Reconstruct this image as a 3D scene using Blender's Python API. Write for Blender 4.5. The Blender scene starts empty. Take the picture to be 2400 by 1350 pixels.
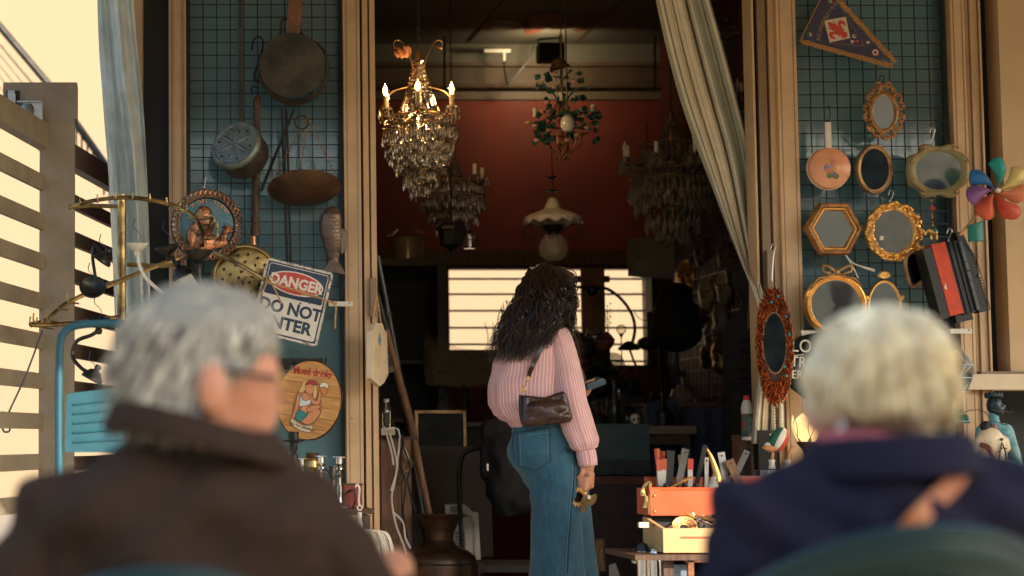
import bpy, math, random
from mathutils import Vector, Matrix, Euler, noise
random.seed(7)
R = math.radians
S = bpy.context.scene
COL = S.collection
# ---------------------------------------------------------------- camera
F, X0, Y0 = 4500.0, 300.0, 675.0           # focal length and optical axis, in pixels of the 2400 px photograph
PITCH = math.atan(355 / 4500)
CAM = Vector((-1.6, 0.0, 1.0))
cd = bpy.data.cameras.new('camera')
cam = bpy.data.objects.new('camera', cd); COL.objects.link(cam)
cam.location = CAM; cam.rotation_euler = (R(90) + PITCH, 0, 0)
cd.sensor_width = 36; cd.lens = F / 2400 * 36
cd.shift_x = (1200 - X0) / 2400
cd.clip_end = 500
cd.dof.use_dof = True; cd.dof.focus_distance = 7.75; cd.dof.aperture_fstop = 2.5
S.camera = cam
# ---------------------------------------------------------------- sky, sun, exposure
SUN_EL, SUN_AZ = 24.0, 140.0               # azimuth clockwise from +Y, degrees
w = bpy.data.worlds.new('World'); S.world = w; w.use_nodes = True
nt = w.node_tree; sky = nt.nodes.new('ShaderNodeTexSky'); sky.sky_type = 'NISHITA'; sky.sun_disc = False
sky.sun_elevation = R(SUN_EL); sky.sun_rotation = R(SUN_AZ); sky.dust_density = 1.6; sky.air_density = 1.0; sky.ozone_density = 1.0
nt.links.new(sky.outputs[0], nt.nodes['Background'].inputs[0]); nt.nodes['Background'].inputs[1].default_value = 0.15
sd = bpy.data.lights.new('sun', 'SUN'); sd.energy = 3.4; sd.angle = R(0.5); sd.color = (1.0, 0.86, 0.68)
sun = bpy.data.objects.new('sun', sd); COL.objects.link(sun)
sdir = Vector((math.sin(R(SUN_AZ)) * math.cos(R(SUN_EL)), math.cos(R(SUN_AZ)) * math.cos(R(SUN_EL)), math.sin(R(SUN_EL))))
sun.rotation_euler = sdir.to_track_quat('Z', 'Y').to_euler(); sun.location = (6, -6, 8)
S.view_settings.view_transform = 'Standard'; S.view_settings.look = 'None'; S.view_settings.gamma = 1
S.view_settings.use_curve_mapping = False
S.view_settings.exposure = 1.6
S.render.engine = 'CYCLES'
S.cycles.use_denoising = True; S.cycles.max_bounces = 8; S.cycles.transparent_max_bounces = 12
S.cycles.caustics_reflective = False; S.cycles.caustics_refractive = False; S.cycles.sample_clamp_indirect = 4

# ---------------------------------------------------------------- helpers
def P(x, y, Y):
    "world point on the plane at depth Y that photograph pixel (x, y) looks at"
    a, b = (x - X0) / F, (Y0 - y) / F
    c, s = math.cos(PITCH), math.sin(PITCH)
    d = Vector((a, c - b * s, s + b * c))
    return CAM + d * (Y / d.y)
class Px:
    "local metres around an anchor pixel at a depth: q(x, y, dy) -> local point"
    def __init__(s, cx, cy, Y): s.o = P(cx, cy, Y); s.cx, s.cy, s.Y = cx, cy, Y; s.k = (P(cx + 50, cy, Y).x - s.o.x) / 50
    def __call__(s, x, y, dy=0.0):
        if dy: return P(x, y, s.Y + dy) - s.o
        return Vector(((x - s.cx) * s.k, 0, (s.cy - y) * s.k))
    def flat(s, x, y): return ((x - s.cx) * s.k, (s.cy - y) * s.k)
def smooth(a, b, x):
    t = max(0, min(1, (x - a) / (b - a))); return t * t * (3 - 2 * t)
def interp(tab, x):
    for i in range(len(tab) - 1):
        a, b = tab[i], tab[i + 1]
        if x <= b[0] or i == len(tab) - 2:
            t = max(0, min(1, (x - a[0]) / (b[0] - a[0]))); t = t * t * (3 - 2 * t) if len(tab) > 2 else t
            return [p + (q - p) * t for p, q in zip(a[1:], b[1:])]
def lin(tab, x):
    for i in range(len(tab) - 1):
        a, b = tab[i], tab[i + 1]
        if x <= b[0] or i == len(tab) - 2:
            t = max(0, min(1, (x - a[0]) / (b[0] - a[0]))); return [p + (q - p) * t for p, q in zip(a[1:], b[1:])]
def soft(tab, x, w):
    r = [lin(tab, x + w * d) for d in (-1, -.5, 0, .5, 1)]
    return [sum(c) / 5 for c in zip(*r)]
def catmull(pts, n=6, closed=False):
    pts = [Vector(p) for p in pts]; out = []; m = len(pts)
    for i in range(m if closed else m - 1):
        if closed: a, b, c, d = pts[(i - 1) % m], pts[i], pts[(i + 1) % m], pts[(i + 2) % m]
        else: a, b, c, d = pts[max(i - 1, 0)], pts[i], pts[i + 1], pts[min(i + 2, m - 1)]
        for j in range(n):
            t = j / n
            out.append(0.5 * ((2 * b) + (c - a) * t + (2 * a - 5 * b + 4 * c - d) * t * t + (3 * b - a - 3 * c + d) * t ** 3))
    if not closed: out.append(pts[-1])
    return out

MATS = {}
def mat(name, col, rough=0.6, metal=0.0, var=0.18, scale=25, bump=0.0, bscale=None, trans=0.0, emit=None, es=0.0, spec=0.5, coat=0.0, col2=None, patch=6, alpha=1.0, stretch=(1, 1, 1), ior=1.45, sheen=0.0, thr=(0.42, 0.62)):
    if name in MATS: return MATS[name]
    m = bpy.data.materials.new(name); m.use_nodes = True; n = m.node_tree.nodes; l = m.node_tree.links
    b = n['Principled BSDF']; b.inputs['Roughness'].default_value = rough; b.inputs['Metallic'].default_value = metal
    b.inputs['Specular IOR Level'].default_value = spec; b.inputs['Transmission Weight'].default_value = trans; b.inputs['IOR'].default_value = ior
    b.inputs['Coat Weight'].default_value = coat; b.inputs['Alpha'].default_value = alpha; b.inputs['Sheen Weight'].default_value = sheen
    tc = n.new('ShaderNodeTexCoord'); mp = n.new('ShaderNodeMapping'); mp.inputs['Scale'].default_value = stretch; l.new(tc.outputs['Object'], mp.inputs[0])
    c = (*col, 1)
    if var or col2:
        nz = n.new('ShaderNodeTexNoise'); nz.inputs['Scale'].default_value = scale; nz.inputs['Detail'].default_value = 5; l.new(mp.outputs[0], nz.inputs[0])
        cr = n.new('ShaderNodeValToRGB'); l.new(nz.outputs[0], cr.inputs[0])
        cr.color_ramp.elements[0].position = 0.3; cr.color_ramp.elements[1].position = 0.7
        cr.color_ramp.elements[0].color = (*[max(0, v * (1 - var)) for v in col], 1); cr.color_ramp.elements[1].color = (*[min(1, v * (1 + var)) for v in col], 1)
        out = cr.outputs[0]
        if col2:
            n2 = n.new('ShaderNodeTexNoise'); n2.inputs['Scale'].default_value = patch; n2.inputs['Detail'].default_value = 8; n2.inputs['Roughness'].default_value = 0.65; l.new(mp.outputs[0], n2.inputs[0])
            r2 = n.new('ShaderNodeValToRGB'); r2.color_ramp.elements[0].position = thr[0]; r2.color_ramp.elements[1].position = thr[1]; l.new(n2.outputs[0], r2.inputs[0])
            mx = n.new('ShaderNodeMix'); mx.data_type = 'RGBA'; l.new(r2.outputs[0], mx.inputs['Factor']); l.new(out, mx.inputs['A']); mx.inputs['B'].default_value = (*col2, 1); out = mx.outputs['Result']
        l.new(out, b.inputs['Base Color'])
        if not metal and rough > .15:
            rr = n.new('ShaderNodeMapRange'); rr.inputs['To Min'].default_value = rough * .8; rr.inputs['To Max'].default_value = min(1, rough * 1.2); l.new(nz.outputs[0], rr.inputs[0]); l.new(rr.outputs[0], b.inputs['Roughness'])
    else: b.inputs['Base Color'].default_value = c
    if bump:
        nb = n.new('ShaderNodeTexNoise'); nb.inputs['Scale'].default_value = bscale or scale * 3; nb.inputs['Detail'].default_value = 6; l.new(mp.outputs[0], nb.inputs[0])
        bp = n.new('ShaderNodeBump'); bp.inputs['Strength'].default_value = bump; bp.inputs['Distance'].default_value = 0.01; l.new(nb.outputs[0], bp.inputs['Height']); l.new(bp.outputs[0], b.inputs['Normal'])
    if emit: b.inputs['Emission Color'].default_value = (*emit, 1); b.inputs['Emission Strength'].default_value = es
    MATS[name] = m; return m

class MB:
    "collects shapes into one mesh"
    def __init__(s): s.v = []; s.f = []; s.st = []
    def add(s, v, f, M=None, st=None):
        o = len(s.v)
        s.v += [tuple(M @ Vector(p)) for p in v] if M is not None else [tuple(p) for p in v]
        s.f += [tuple(i + o for i in q) for q in f]
        s.st += st if st else [(0.0, 0.0)] * len(v)
        return s
    def box(s, c, d, M=None, taper=1.0):
        x, y, z = [h / 2 for h in d]; c = Vector(c)
        v = [c + Vector((sx * x * (taper if sz > 0 else 1), sy * y * (taper if sz > 0 else 1), sz * z)) for sx in (-1, 1) for sy in (-1, 1) for sz in (-1, 1)]
        return s.add(v, [(0, 1, 3, 2), (4, 6, 7, 5), (0, 4, 5, 1), (2, 3, 7, 6), (0, 2, 6, 4), (1, 5, 7, 3)], M)
    def prism(s, pts, y0, y1, M=None):
        n = len(pts); v = [(p[0], y0, p[1]) for p in pts] + [(p[0], y1, p[1]) for p in pts]
        return s.add(v, [tuple(range(n)), tuple(range(2 * n - 1, n - 1, -1))] + [(i, i + n, (i + 1) % n + n, (i + 1) % n) for i in range(n)], M)
    def rings(s, rs, closed=True, cap=False, M=None, loop=False, st=None):
        n = len(rs[0]); v = [p for r in rs for p in r]; f = []
        m = len(rs)
        for i in range(m if loop else m - 1):
            for j in range(n if closed else n - 1):
                a, b = i * n, ((i + 1) % m) * n; k = (j + 1) % n
                f.append((a + j, a + k, b + k, b + j))
        if cap and closed: f += [tuple(range(n - 1, -1, -1)), tuple(range((m - 1) * n, m * n))]
        return s.add(v, f, M, st)
    def lathe(s, prof, n=16, M=None, cap=True):
        return s.rings([[(r * math.cos(2 * math.pi * j / n), r * math.sin(2 * math.pi * j / n), z) for j in range(n)] for r, z in prof], True, cap, M)
    def tube(s, pts, r, n=6, closed=False, M=None):
        pts = [Vector(p) for p in pts]; m = len(pts)
        if m < 2: return s
        rs = []; up = None
        for i, p in enumerate(pts):
            if closed: t = pts[(i + 1) % m] - pts[i - 1]
            else: t = pts[min(i + 1, m - 1)] - pts[max(i - 1, 0)]
            if t.length < 1e-9: t = Vector((0, 0, 1))
            t.normalize()
            if up is None: up = t.orthogonal()
            up = (up - t * up.dot(t)); up = up.normalized() if up.length > 1e-6 else t.orthogonal().normalized()
            q = t.cross(up); rad = r[i] if isinstance(r, (list, tuple)) else r
            rs.append([p + (up * math.cos(2 * math.pi * j / n) + q * math.sin(2 * math.pi * j / n)) * rad for j in range(n)])
        return s.rings(rs, True, not closed, M, closed)
    def ell(s, c, r, nu=12, nv=8, M=None):
        if not isinstance(r, (tuple, list)): r = (r, r, r)
        v = [(c[0], c[1], c[2] + r[2])]
        for i in range(1, nv):
            a = math.pi * i / nv
            for j in range(nu):
                b = 2 * math.pi * j / nu; v.append((c[0] + r[0] * math.sin(a) * math.cos(b), c[1] + r[1] * math.sin(a) * math.sin(b), c[2] + r[2] * math.cos(a)))
        v.append((c[0], c[1], c[2] - r[2])); f = [(0, 1 + j, 1 + (j + 1) % nu) for j in range(nu)]
        for i in range(nv - 2):
            a = 1 + i * nu; b = a + nu
            f += [(a + j, b + j, b + (j + 1) % nu, a + (j + 1) % nu) for j in range(nu)]
        a = 1 + (nv - 2) * nu; e = len(v) - 1
        f += [(a + j, e, a + (j + 1) % nu) for j in range(nu)]
        return s.add(v, f, M)
    def bead(s, c, r, l=None):
        l = l or r; x, y, z = c
        return s.add([(x, y, z + l), (x + r, y, z), (x, y + r, z), (x - r, y, z), (x, y - r, z), (x, y, z - l)], [(0, 1, 2), (0, 2, 3), (0, 3, 4), (0, 4, 1), (5, 2, 1), (5, 3, 2), (5, 4, 3), (5, 1, 4)])
    def torus(s, c, R_, r, n=24, k=6, M=None, axis='Y', sq=(1, 1)):
        pts = []
        for i in range(n):
            a = 2 * math.pi * i / n; u, w_ = R_ * math.cos(a) * sq[0], R_ * math.sin(a) * sq[1]
            pts.append(Vector(c) + Vector({'Y': (u, 0, w_), 'Z': (u, w_, 0), 'X': (0, u, w_)}[axis]))
        return s.tube(pts, r, k, True, M)
    def sheet(s, fn, nu, nv, M=None, thick=0.0):
        v = [fn(i / nu, j / nv) for j in range(nv + 1) for i in range(nu + 1)]; w_ = nu + 1
        f = [(j * w_ + i, j * w_ + i + 1, (j + 1) * w_ + i + 1, (j + 1) * w_ + i) for j in range(nv) for i in range(nu)]
        st = [(i / nu, j / nv) for j in range(nv + 1) for i in range(nu + 1)]
        s.add(v, f, M, st)
        return s
    def build(s, name, m, parent=None, loc=None, rot=None, sharp=40, flat=False, label=None, cat=None, group=None, kind=None, solid=0):
        me = bpy.data.meshes.new(name); me.from_pydata(s.v, [], s.f); me.validate()
        if any(t != (0.0, 0.0) for t in s.st) and len(me.vertices) == len(s.st):
            a = me.attributes.new('st', 'FLOAT2', 'POINT'); a.data.foreach_set('vector', [c for t in s.st for c in t])
        me.update()
        if not flat:
            me.polygons.foreach_set('use_smooth', [True] * len(me.polygons)); me.set_sharp_from_angle(angle=R(sharp))
        return link(name, me, m, parent, loc, rot, label, cat, group, kind, solid)
def link(name, me, m, parent=None, loc=None, rot=None, label=None, cat=None, group=None, kind=None, solid=0):
    o = bpy.data.objects.new(name, me); COL.objects.link(o)
    if m:
        for x in (m if isinstance(m, list) else [m]): me.materials.append(x)
    if parent: o.parent = parent
    if loc is not None: o.location = loc
    if rot is not None: o.rotation_euler = rot
    if solid:
        md = o.modifiers.new('solid', 'SOLIDIFY'); md.thickness = solid; md.offset = 0
    tag(o, label, cat, group, kind); return o
def tag(o, label=None, cat=None, group=None, kind=None):
    if label: o['label'] = label
    if cat: o['category'] = cat
    if group: o['group'] = group
    if kind: o['kind'] = kind
    return o
def thing(name, label, cat, loc=(0, 0, 0), rot=(0, 0, 0), group=None):
    o = bpy.data.objects.new(name, None); COL.objects.link(o); o.empty_display_size = 0.05
    o.location = loc; o.rotation_euler = rot
    return tag(o, label, cat, group)
def part(name, m, parent, fn, **kw):
    b = MB(); fn(b); return b.build(name, m, parent, **kw)
def blob(name, shapes, m, parent, voxel=0.008, iters=6, disp=0.0, dscale=0.05, loc=None, fac=0.5, fold=None, **kw):
    "tapered capsules (a, b, ra, rb) and ellipsoids (c, (r)) fused into one continuous skin"
    b = MB()
    for sh in shapes:
        if len(sh) == 4:
            a, c, ra, rb = sh; a, c = Vector(a), Vector(c); d = c - a
            pts = []; rad = []
            for t in (-1, -.92, -.7, -.4, 0): pts.append(a + d.normalized() * ra * t); rad.append(max(ra * math.sqrt(max(0, 1 - t * t)), ra * .05))
            for t in (0, .4, .7, .92, 1): pts.append(c + d.normalized() * rb * t); rad.append(max(rb * math.sqrt(max(0, 1 - t * t)), rb * .05))
            b.tube(pts, rad, 14)
        else: b.ell(sh[0], sh[1], 20, 14, sh[2] if len(sh) > 2 else None)
    o = b.build(name + '_tmp', None)
    md = o.modifiers.new('r', 'REMESH'); md.mode = 'VOXEL'; md.voxel_size = voxel
    sm = o.modifiers.new('s', 'SMOOTH'); sm.iterations = iters; sm.factor = fac
    dg = bpy.context.evaluated_depsgraph_get(); me = bpy.data.meshes.new_from_object(o.evaluated_get(dg))
    bpy.data.objects.remove(o); me.name = name
    if disp or fold:
        nr = [v.normal.copy() for v in me.vertices]
        for v, n_ in zip(me.vertices, nr):
            h = disp * noise.fractal(v.co / dscale, 0.9, 2.0, 3) if disp else 0
            if fold: h += fold(v.co)
            v.co += n_ * h
    me.polygons.foreach_set('use_smooth', [True] * len(me.polygons)); me.materials.clear()
    return link(name, me, m, parent, loc, **kw)
def text(name, body, size, m, parent, loc, rot=(R(90), 0, 0), depth=0.001, bold=0.0, xs=1.0, shear=0.0, align='CENTER', **kw):
    c = bpy.data.curves.new('t', 'FONT'); c.body = body; c.size = size; c.extrude = depth; c.offset = bold; c.align_x = align; c.align_y = 'CENTER'; c.shear = shear; c.resolution_u = 3
    o = bpy.data.objects.new('t', c); COL.objects.link(o)
    dg = bpy.context.evaluated_depsgraph_get(); me = bpy.data.meshes.new_from_object(o.evaluated_get(dg)); bpy.data.objects.remove(o); bpy.data.curves.remove(c)
    me.transform(Matrix.Diagonal((xs, 1, 1, 1))); me.name = name; me.materials.clear()
    return link(name, me, m, parent, loc, rot, **kw)
def copy_tree(o, parent=None):
    c = o.copy(); COL.objects.link(c); c.parent = parent
    for ch in list(o.children): copy_tree(ch, c)
    return c
def circ(n, rx, rz=None, cx=0, cz=0, a0=0): return [(cx + rx * math.cos(a0 + 2 * math.pi * i / n), cz + (rz or rx) * math.sin(a0 + 2 * math.pi * i / n)) for i in range(n)]
def RX(a): return Matrix.Rotation(a, 4, 'X')
def RY(a): return Matrix.Rotation(a, 4, 'Y')
def RZ(a): return Matrix.Rotation(a, 4, 'Z')
def T(*a): return Matrix.Translation(Vector(a if len(a) == 3 else a[0]))
FRONT = RX(R(90))                            # turns a lathe's +Z axis to face the camera (-Y)

# ---------------------------------------------------------------- shared materials
M_tan = mat('tan_painted_metal', (0.62, 0.42, 0.23), 0.42, var=.05, scale=8, bump=.06, col2=(.43, .29, .16), patch=2.2, thr=(.46, .72))
M_dtan = mat('bronze_channel', (0.24, 0.16, 0.09), 0.4, var=.1)
M_black = mat('black_gap', (0.006, 0.007, 0.008), 0.6, var=.2)
M_iron = mat('dark_iron', (0.035, 0.034, 0.03), 0.45, metal=.7, var=.3, bump=.15)
M_wire = mat('black_wire', (0.008, 0.013, 0.018), 0.4, var=.2)
M_chrome = mat('chrome', (0.75, 0.74, 0.70), 0.12, metal=1, var=.1)
M_steel = mat('dull_steel', (0.42, 0.42, 0.40), 0.35, metal=1, var=.2, bump=.05)
M_brass = mat('old_brass', (0.42, 0.29, 0.11), 0.34, metal=1, var=.35, scale=14, bump=.1, col2=(.12, .08, .04), patch=9)
M_gold = mat('gilt', (0.80, 0.46, 0.14), 0.30, metal=.85, var=.25, scale=40, bump=.12)
M_dgold = mat('aged_gilt', (0.48, 0.30, 0.13), 0.42, metal=.6, var=.3, scale=40, bump=.2, col2=(.16, .09, .04), patch=20)
M_copper = mat('old_copper', (0.60, 0.27, 0.13), 0.33, metal=.9, var=.3, bump=.12, col2=(.12, .07, .045), patch=10)
M_mirror = mat('mirror_glass', (0.62, 0.64, 0.62), 0.04, metal=1, var=.08, scale=9)
M_dmirror = mat('tarnished_mirror', (0.06, 0.075, 0.085), 0.10, metal=1, var=.5, scale=14)
M_white = mat('white_plastic', (0.72, 0.68, 0.58), 0.4, var=.06)
M_cream = mat('cream_paint', (0.66, 0.55, 0.38), 0.5, var=.06, bump=.03)
M_wood = mat('brown_wood', (0.20, 0.10, 0.045), 0.5, var=.45, scale=10, stretch=(12, 12, 1), bump=.15)
M_dwood = mat('dark_wood', (0.07, 0.035, 0.018), 0.5, var=.5, scale=8, stretch=(10, 10, 1), bump=.2)
M_rope = mat('jute', (0.45, 0.28, 0.13), 0.9, var=.3, scale=80, bump=.4)
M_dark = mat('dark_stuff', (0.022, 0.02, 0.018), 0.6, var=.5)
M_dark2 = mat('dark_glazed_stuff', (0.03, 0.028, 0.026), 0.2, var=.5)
def glassy(name, tint, rough=0.03, tr=0.75):
    m = bpy.data.materials.new(name); m.use_nodes = True; n = m.node_tree.nodes; l = m.node_tree.links; n.remove(n['Principled BSDF'])
    t = n.new('ShaderNodeBsdfTransparent'); t.inputs[0].default_value = (*tint, 1); g = n.new('ShaderNodeBsdfGlossy'); g.inputs['Roughness'].default_value = rough; g.inputs[0].default_value = (1, 1, 1, 1)
    fr = n.new('ShaderNodeLayerWeight'); fr.inputs[0].default_value = .5; pw = n.new('ShaderNodeMath'); pw.operation = 'POWER'; pw.inputs[1].default_value = 4; l.new(fr.outputs['Facing'], pw.inputs[0]); mr = n.new('ShaderNodeMapRange'); mr.inputs['To Min'].default_value = .03 + 1 - tr; mr.inputs['To Max'].default_value = 1; l.new(pw.outputs[0], mr.inputs[0])
    x = n.new('ShaderNodeMixShader'); l.new(mr.outputs[0], x.inputs[0]); l.new(t.outputs[0], x.inputs[1]); l.new(g.outputs[0], x.inputs[2]); l.new(x.outputs[0], n['Material Output'].inputs[0])
    MATS[name] = m; return m
M_glass = glassy('clear_glass', (.93, .93, .9), .02, .95)
M_crystal = glassy('crystal', (.72, .68, .58), .05, .62)
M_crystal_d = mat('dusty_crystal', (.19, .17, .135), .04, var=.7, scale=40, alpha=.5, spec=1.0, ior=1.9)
M_film = glassy('plastic_film', (.95, .95, .94), .16, 1.0)
# ================================================================= SETTING
def paving_mat():
    m = mat('terrace_paving', (0.40, 0.32, 0.22), 0.7, var=.2, scale=6, bump=.2, bscale=30)
    return m
part('ground', mat('street_ground', (0.30, 0.26, 0.20), .85, var=.2, scale=1.5, bump=.2), None, lambda b: b.sheet(lambda u, v: (-150 + 300 * u, -150 + 300 * v, -0.05), 2, 2), kind='structure')
ter = part('terrace', mat('mortar', (.2, .17, .13), .9), None, lambda b: b.box((0.5, 2.6, -0.025), (14, 11.0, .03)), kind='structure')
slab = MB().box((0, 0, 0), (.59, .59, .02), taper=.985).build('slab', paving_mat(), ter, (0, 0, 0))
for i in range(12):
    for j in range(13):
        o = slab if i == j == 0 else slab.copy()
        if o is not slab: COL.objects.link(o)
        o.location = (-2.9 + .6 * i, .6 + .6 * j - .3, 0.0 + random.uniform(-.0015, .0015)); o.rotation_euler = (random.uniform(-.004, .004), random.uniform(-.004, .004), 0)

YF = 8.0
def fx(x): return P(x, 900, YF).x
ZT = 3.05
bld = thing('shop_building', 'junk shop with tan metal door frames, open folding doors and red back wall', 'shop', (0, YF, 0))
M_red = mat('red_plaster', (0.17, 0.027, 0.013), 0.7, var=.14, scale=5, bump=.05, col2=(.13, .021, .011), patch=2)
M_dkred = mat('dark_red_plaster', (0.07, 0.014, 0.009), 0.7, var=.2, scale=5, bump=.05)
M_beam = mat('brown_ceiling_beam', (0.085, 0.052, 0.03), 0.6, var=.2, scale=5)
M_ceil = mat('ceiling_paint', (0.12, 0.11, 0.085), 0.7, var=.12, scale=4)
M_stucco = mat('shop_stucco', (0.55, 0.39, 0.22), 0.75, var=.08, scale=6, bump=.1)
def wall(name, m, p0, p1): 
    c = [(a + b) / 2 for a, b in zip(p0, p1)]; d = [abs(b - a) for a, b in zip(p0, p1)]
    c[1] -= YF; return part(name, m, bld, lambda b: b.box(c, d))
YR = 12.5
def rz(y, Y=YR): return P(1200, y, Y).z
def rx(x, Y=YR): return P(x, 600, Y).x
ZC = rz(104)                                   # shop ceiling
wall('floor', mat('shop_floor', (0.10, 0.075, 0.05), .5, var=.3, scale=4), (-1.5, 8.02, -.03), (1.95, 12.45, .012))
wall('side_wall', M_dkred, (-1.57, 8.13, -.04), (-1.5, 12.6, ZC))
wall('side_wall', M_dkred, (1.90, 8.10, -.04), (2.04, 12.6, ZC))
wall('ceiling', M_ceil, (-1.57, 8.10, ZC), (2.04, 12.75, ZC + .1))
wall('roof', M_stucco, (-1.56, 7.92, ZC + .1), (4.6, 12.9, ZC + .35))
wx0, wx1, wz0, wz1 = rx(1043), rx(1521), rz(864), rz(622)
zr1 = rz(234)
wall('rear_wall', M_red, (-1.5, YR, wz1), (1.9, YR + .14, zr1), )
wall('rear_wall', M_red, (-1.5, YR, -.04), (1.9, YR + .14, wz0))
wall('rear_wall', M_dwood, (-1.5, YR, wz0), (wx0, YR + .14, wz1))
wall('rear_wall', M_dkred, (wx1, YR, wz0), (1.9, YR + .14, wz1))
wall('rear_wall', M_beam, (-1.5, YR, zr1), (1.9, YR + .14, ZC))
wall('lintel', M_dwood, (-1.5, YR - .03, wz1), (1.9, YR - .001, rz(587)))
wall('picture_rail', mat('rail_paint', (.12, .085, .055), .6), (-1.5, YR - .015, zr1), (1.9, YR - .001, rz(212)))
wall('cornice', M_ceil, (-1.5, YR - .02, rz(150)), (1.9, YR - .001, ZC - .002))
wall('cornice', M_beam, (-1.5, YR - .05, rz(158)), (1.9, YR - .021, rz(149)))
part('pipe', M_beam, bld, lambda b: b.tube([(-1.5, YR - YF - .06, rz(206)), (1.9, YR - YF - .06, rz(206))], .014, 8))
for x in (1042, 1535): part('hanger_rod', M_iron, bld, lambda b: b.tube([P(x, 86, 12.0) - Vector((0, YF, 0)), P(x, 210, 12.0) - Vector((0, YF, 0))], .008, 6))
win = part('window', M_dwood, bld, lambda b: (b.box(((wx0 + wx1) / 2, YR - YF + .05, wz0 + .012), (wx1 - wx0, .1, .024)), b.box(((wx0 + wx1) / 2, YR - YF + .05, wz1 - .012), (wx1 - wx0, .1, .024)), b.box((wx0 + .012, YR - YF + .05, (wz0 + wz1) / 2), (.024, .1, wz1 - wz0 - .048)), b.box((wx1 - .012, YR - YF + .05, (wz0 + wz1) / 2), (.024, .1, wz1 - wz0 - .048))))
for y in (652, 688, 727, 767, 806, 846): part('bar', mat('window_bar', (.05, .06, .055), .5), win, lambda b: b.box(((wx0 + wx1) / 2, YR - YF + .06, rz(y)), (wx1 - wx0 - .05, .02, .013)))
part('pane', glassy('window_glass', (.98, .98, .97), .02, 1.01), win, lambda b: b.box(((wx0 + wx1) / 2, YR - YF + .09, (wz0 + wz1) / 2), (wx1 - wx0 - .048, .004, wz1 - wz0 - .05)))
# facade: posts, tracks and panels
def post(name, xa, xb, m, y0=7.94, y1=8.08, z0=0.0, z1=ZT):
    wall(name, m, (fx(xa), y0, z0), (fx(xb), y1, z1))
def fpost(name, xa, xb, m, y0, y1):            # mullion drawn from the photograph with its slight lean
    pass
post('door_post', 397, 437, M_tan); post('door_post', 807, 846, M_tan, 7.93)
post('door_channel', 846.5, 853, M_black, 7.99, 8.09); post('door_track', 853.5, 866, M_tan, 7.955); post('door_channel', 866.5, 871, M_dtan, 7.985); post('door_track', 871.5, 884, M_tan, 7.965)
post('recess_shade', 337, 396.5, M_black, 8.02, 8.1); post('corner_post', 309, 336.5, M_tan, 8.03, 8.12)  # black strip stands in for the shade of the door recess
post('door_track', 1776, 1781, M_tan, 7.965); post('door_channel', 1781.5, 1790, M_black, 7.995); post('door_track', 1790.5, 1810, M_dtan, 7.97); post('door_channel', 1810.5, 1815, M_black, 7.995); post('door_track', 1815.5, 1828, M_tan, 7.96)
post('door_post', 1828.5, 1874, M_tan, 7.93)
post('door_post', 2239, 2273, M_tan, 7.93); post('door_channel', 2273.5, 2276, M_black, 7.99); post('door_post', 2276.5, 2313, M_tan, 7.94)
zl = P(2300, 872, YF).z; zl2 = P(2300, 915, YF).z
post('recess_shade', 2313.5, 2349, M_black, 8.04, 8.1, zl); post('wall_pier', 2349.5, 2700, M_stucco, 7.92, 8.1, zl)  # black strip in place of the shaded gap beside the pier
wall('ledge_trim', M_dtan, (fx(2276), 7.90, zl - .012), (4.5, 8.1, zl - .001))
wall('ledge', M_cream, (fx(2240), 7.87, zl2), (4.5, 8.1, zl - .013))
wall('shop_window_back', M_black, (fx(2240), 8.3, 0), (4.5, 8.35, zl2 + .05))
wall('transom', M_stucco, (-1.56, 7.93, ZT + .001), (4.5, 8.1, ZC + .1))
wall('plinth', M_stucco, (fx(2240), 7.94, 0), (4.5, 8.1, .35))
# the two fixed panels: blue board behind glass
def panel_mat():
    m = mat('blue_panel', (0.15, 0.31, 0.37), .5, var=.16, scale=4, col2=(.23, .33, .35), patch=2.2); return m
for xa, xb in ((437, 807), (1874, 2239)):
    wall('door_panel', panel_mat(), (fx(xa + .5), 8.035, 0), (fx(xb - .5), 8.06, ZT))
    wall('panel_pane', glassy('panel_glass%d' % xa, (.90, .93, .93), .10, 1.012), (fx(xa + .6), 8.012, .0), (fx(xb - .6), 8.018, ZT))
    for xc in (xa + 4, xb - 4): wall('panel_seal', mat('panel_seal', (.02, .05, .06), .5), (fx(xc - 3.2), 7.985, 0), (fx(xc + 3.2), 8.011, ZT))
for x_ in (404, 429, 814, 838, 1836, 1866, 2246, 2266, 2284, 2305): wall('groove', M_dtan, (fx(x_ - .9), 7.9285, 0), (fx(x_ + .9), 7.941, ZT))
for x_, y_ in ((417, 180), (417, 560), (826, 120), (826, 620), (826, 980), (1850, 210), (1850, 640), (2256, 300), (2295, 600)): part('screw', M_steel, bld, lambda b: b.ell(P(x_, y_, 7.928) - Vector((0, YF, 0)), (.005, .002, .005), 8, 6))
for (x_, y_, h_) in ((872, 700, 90), (1800, 650, 120)): wall('door_handle', M_dtan, (fx(x_ - 7), 7.93, P(0, y_ + h_ / 2, YF).z), (fx(x_ + 7), 7.954, P(0, y_ - h_ / 2, YF).z))
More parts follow.
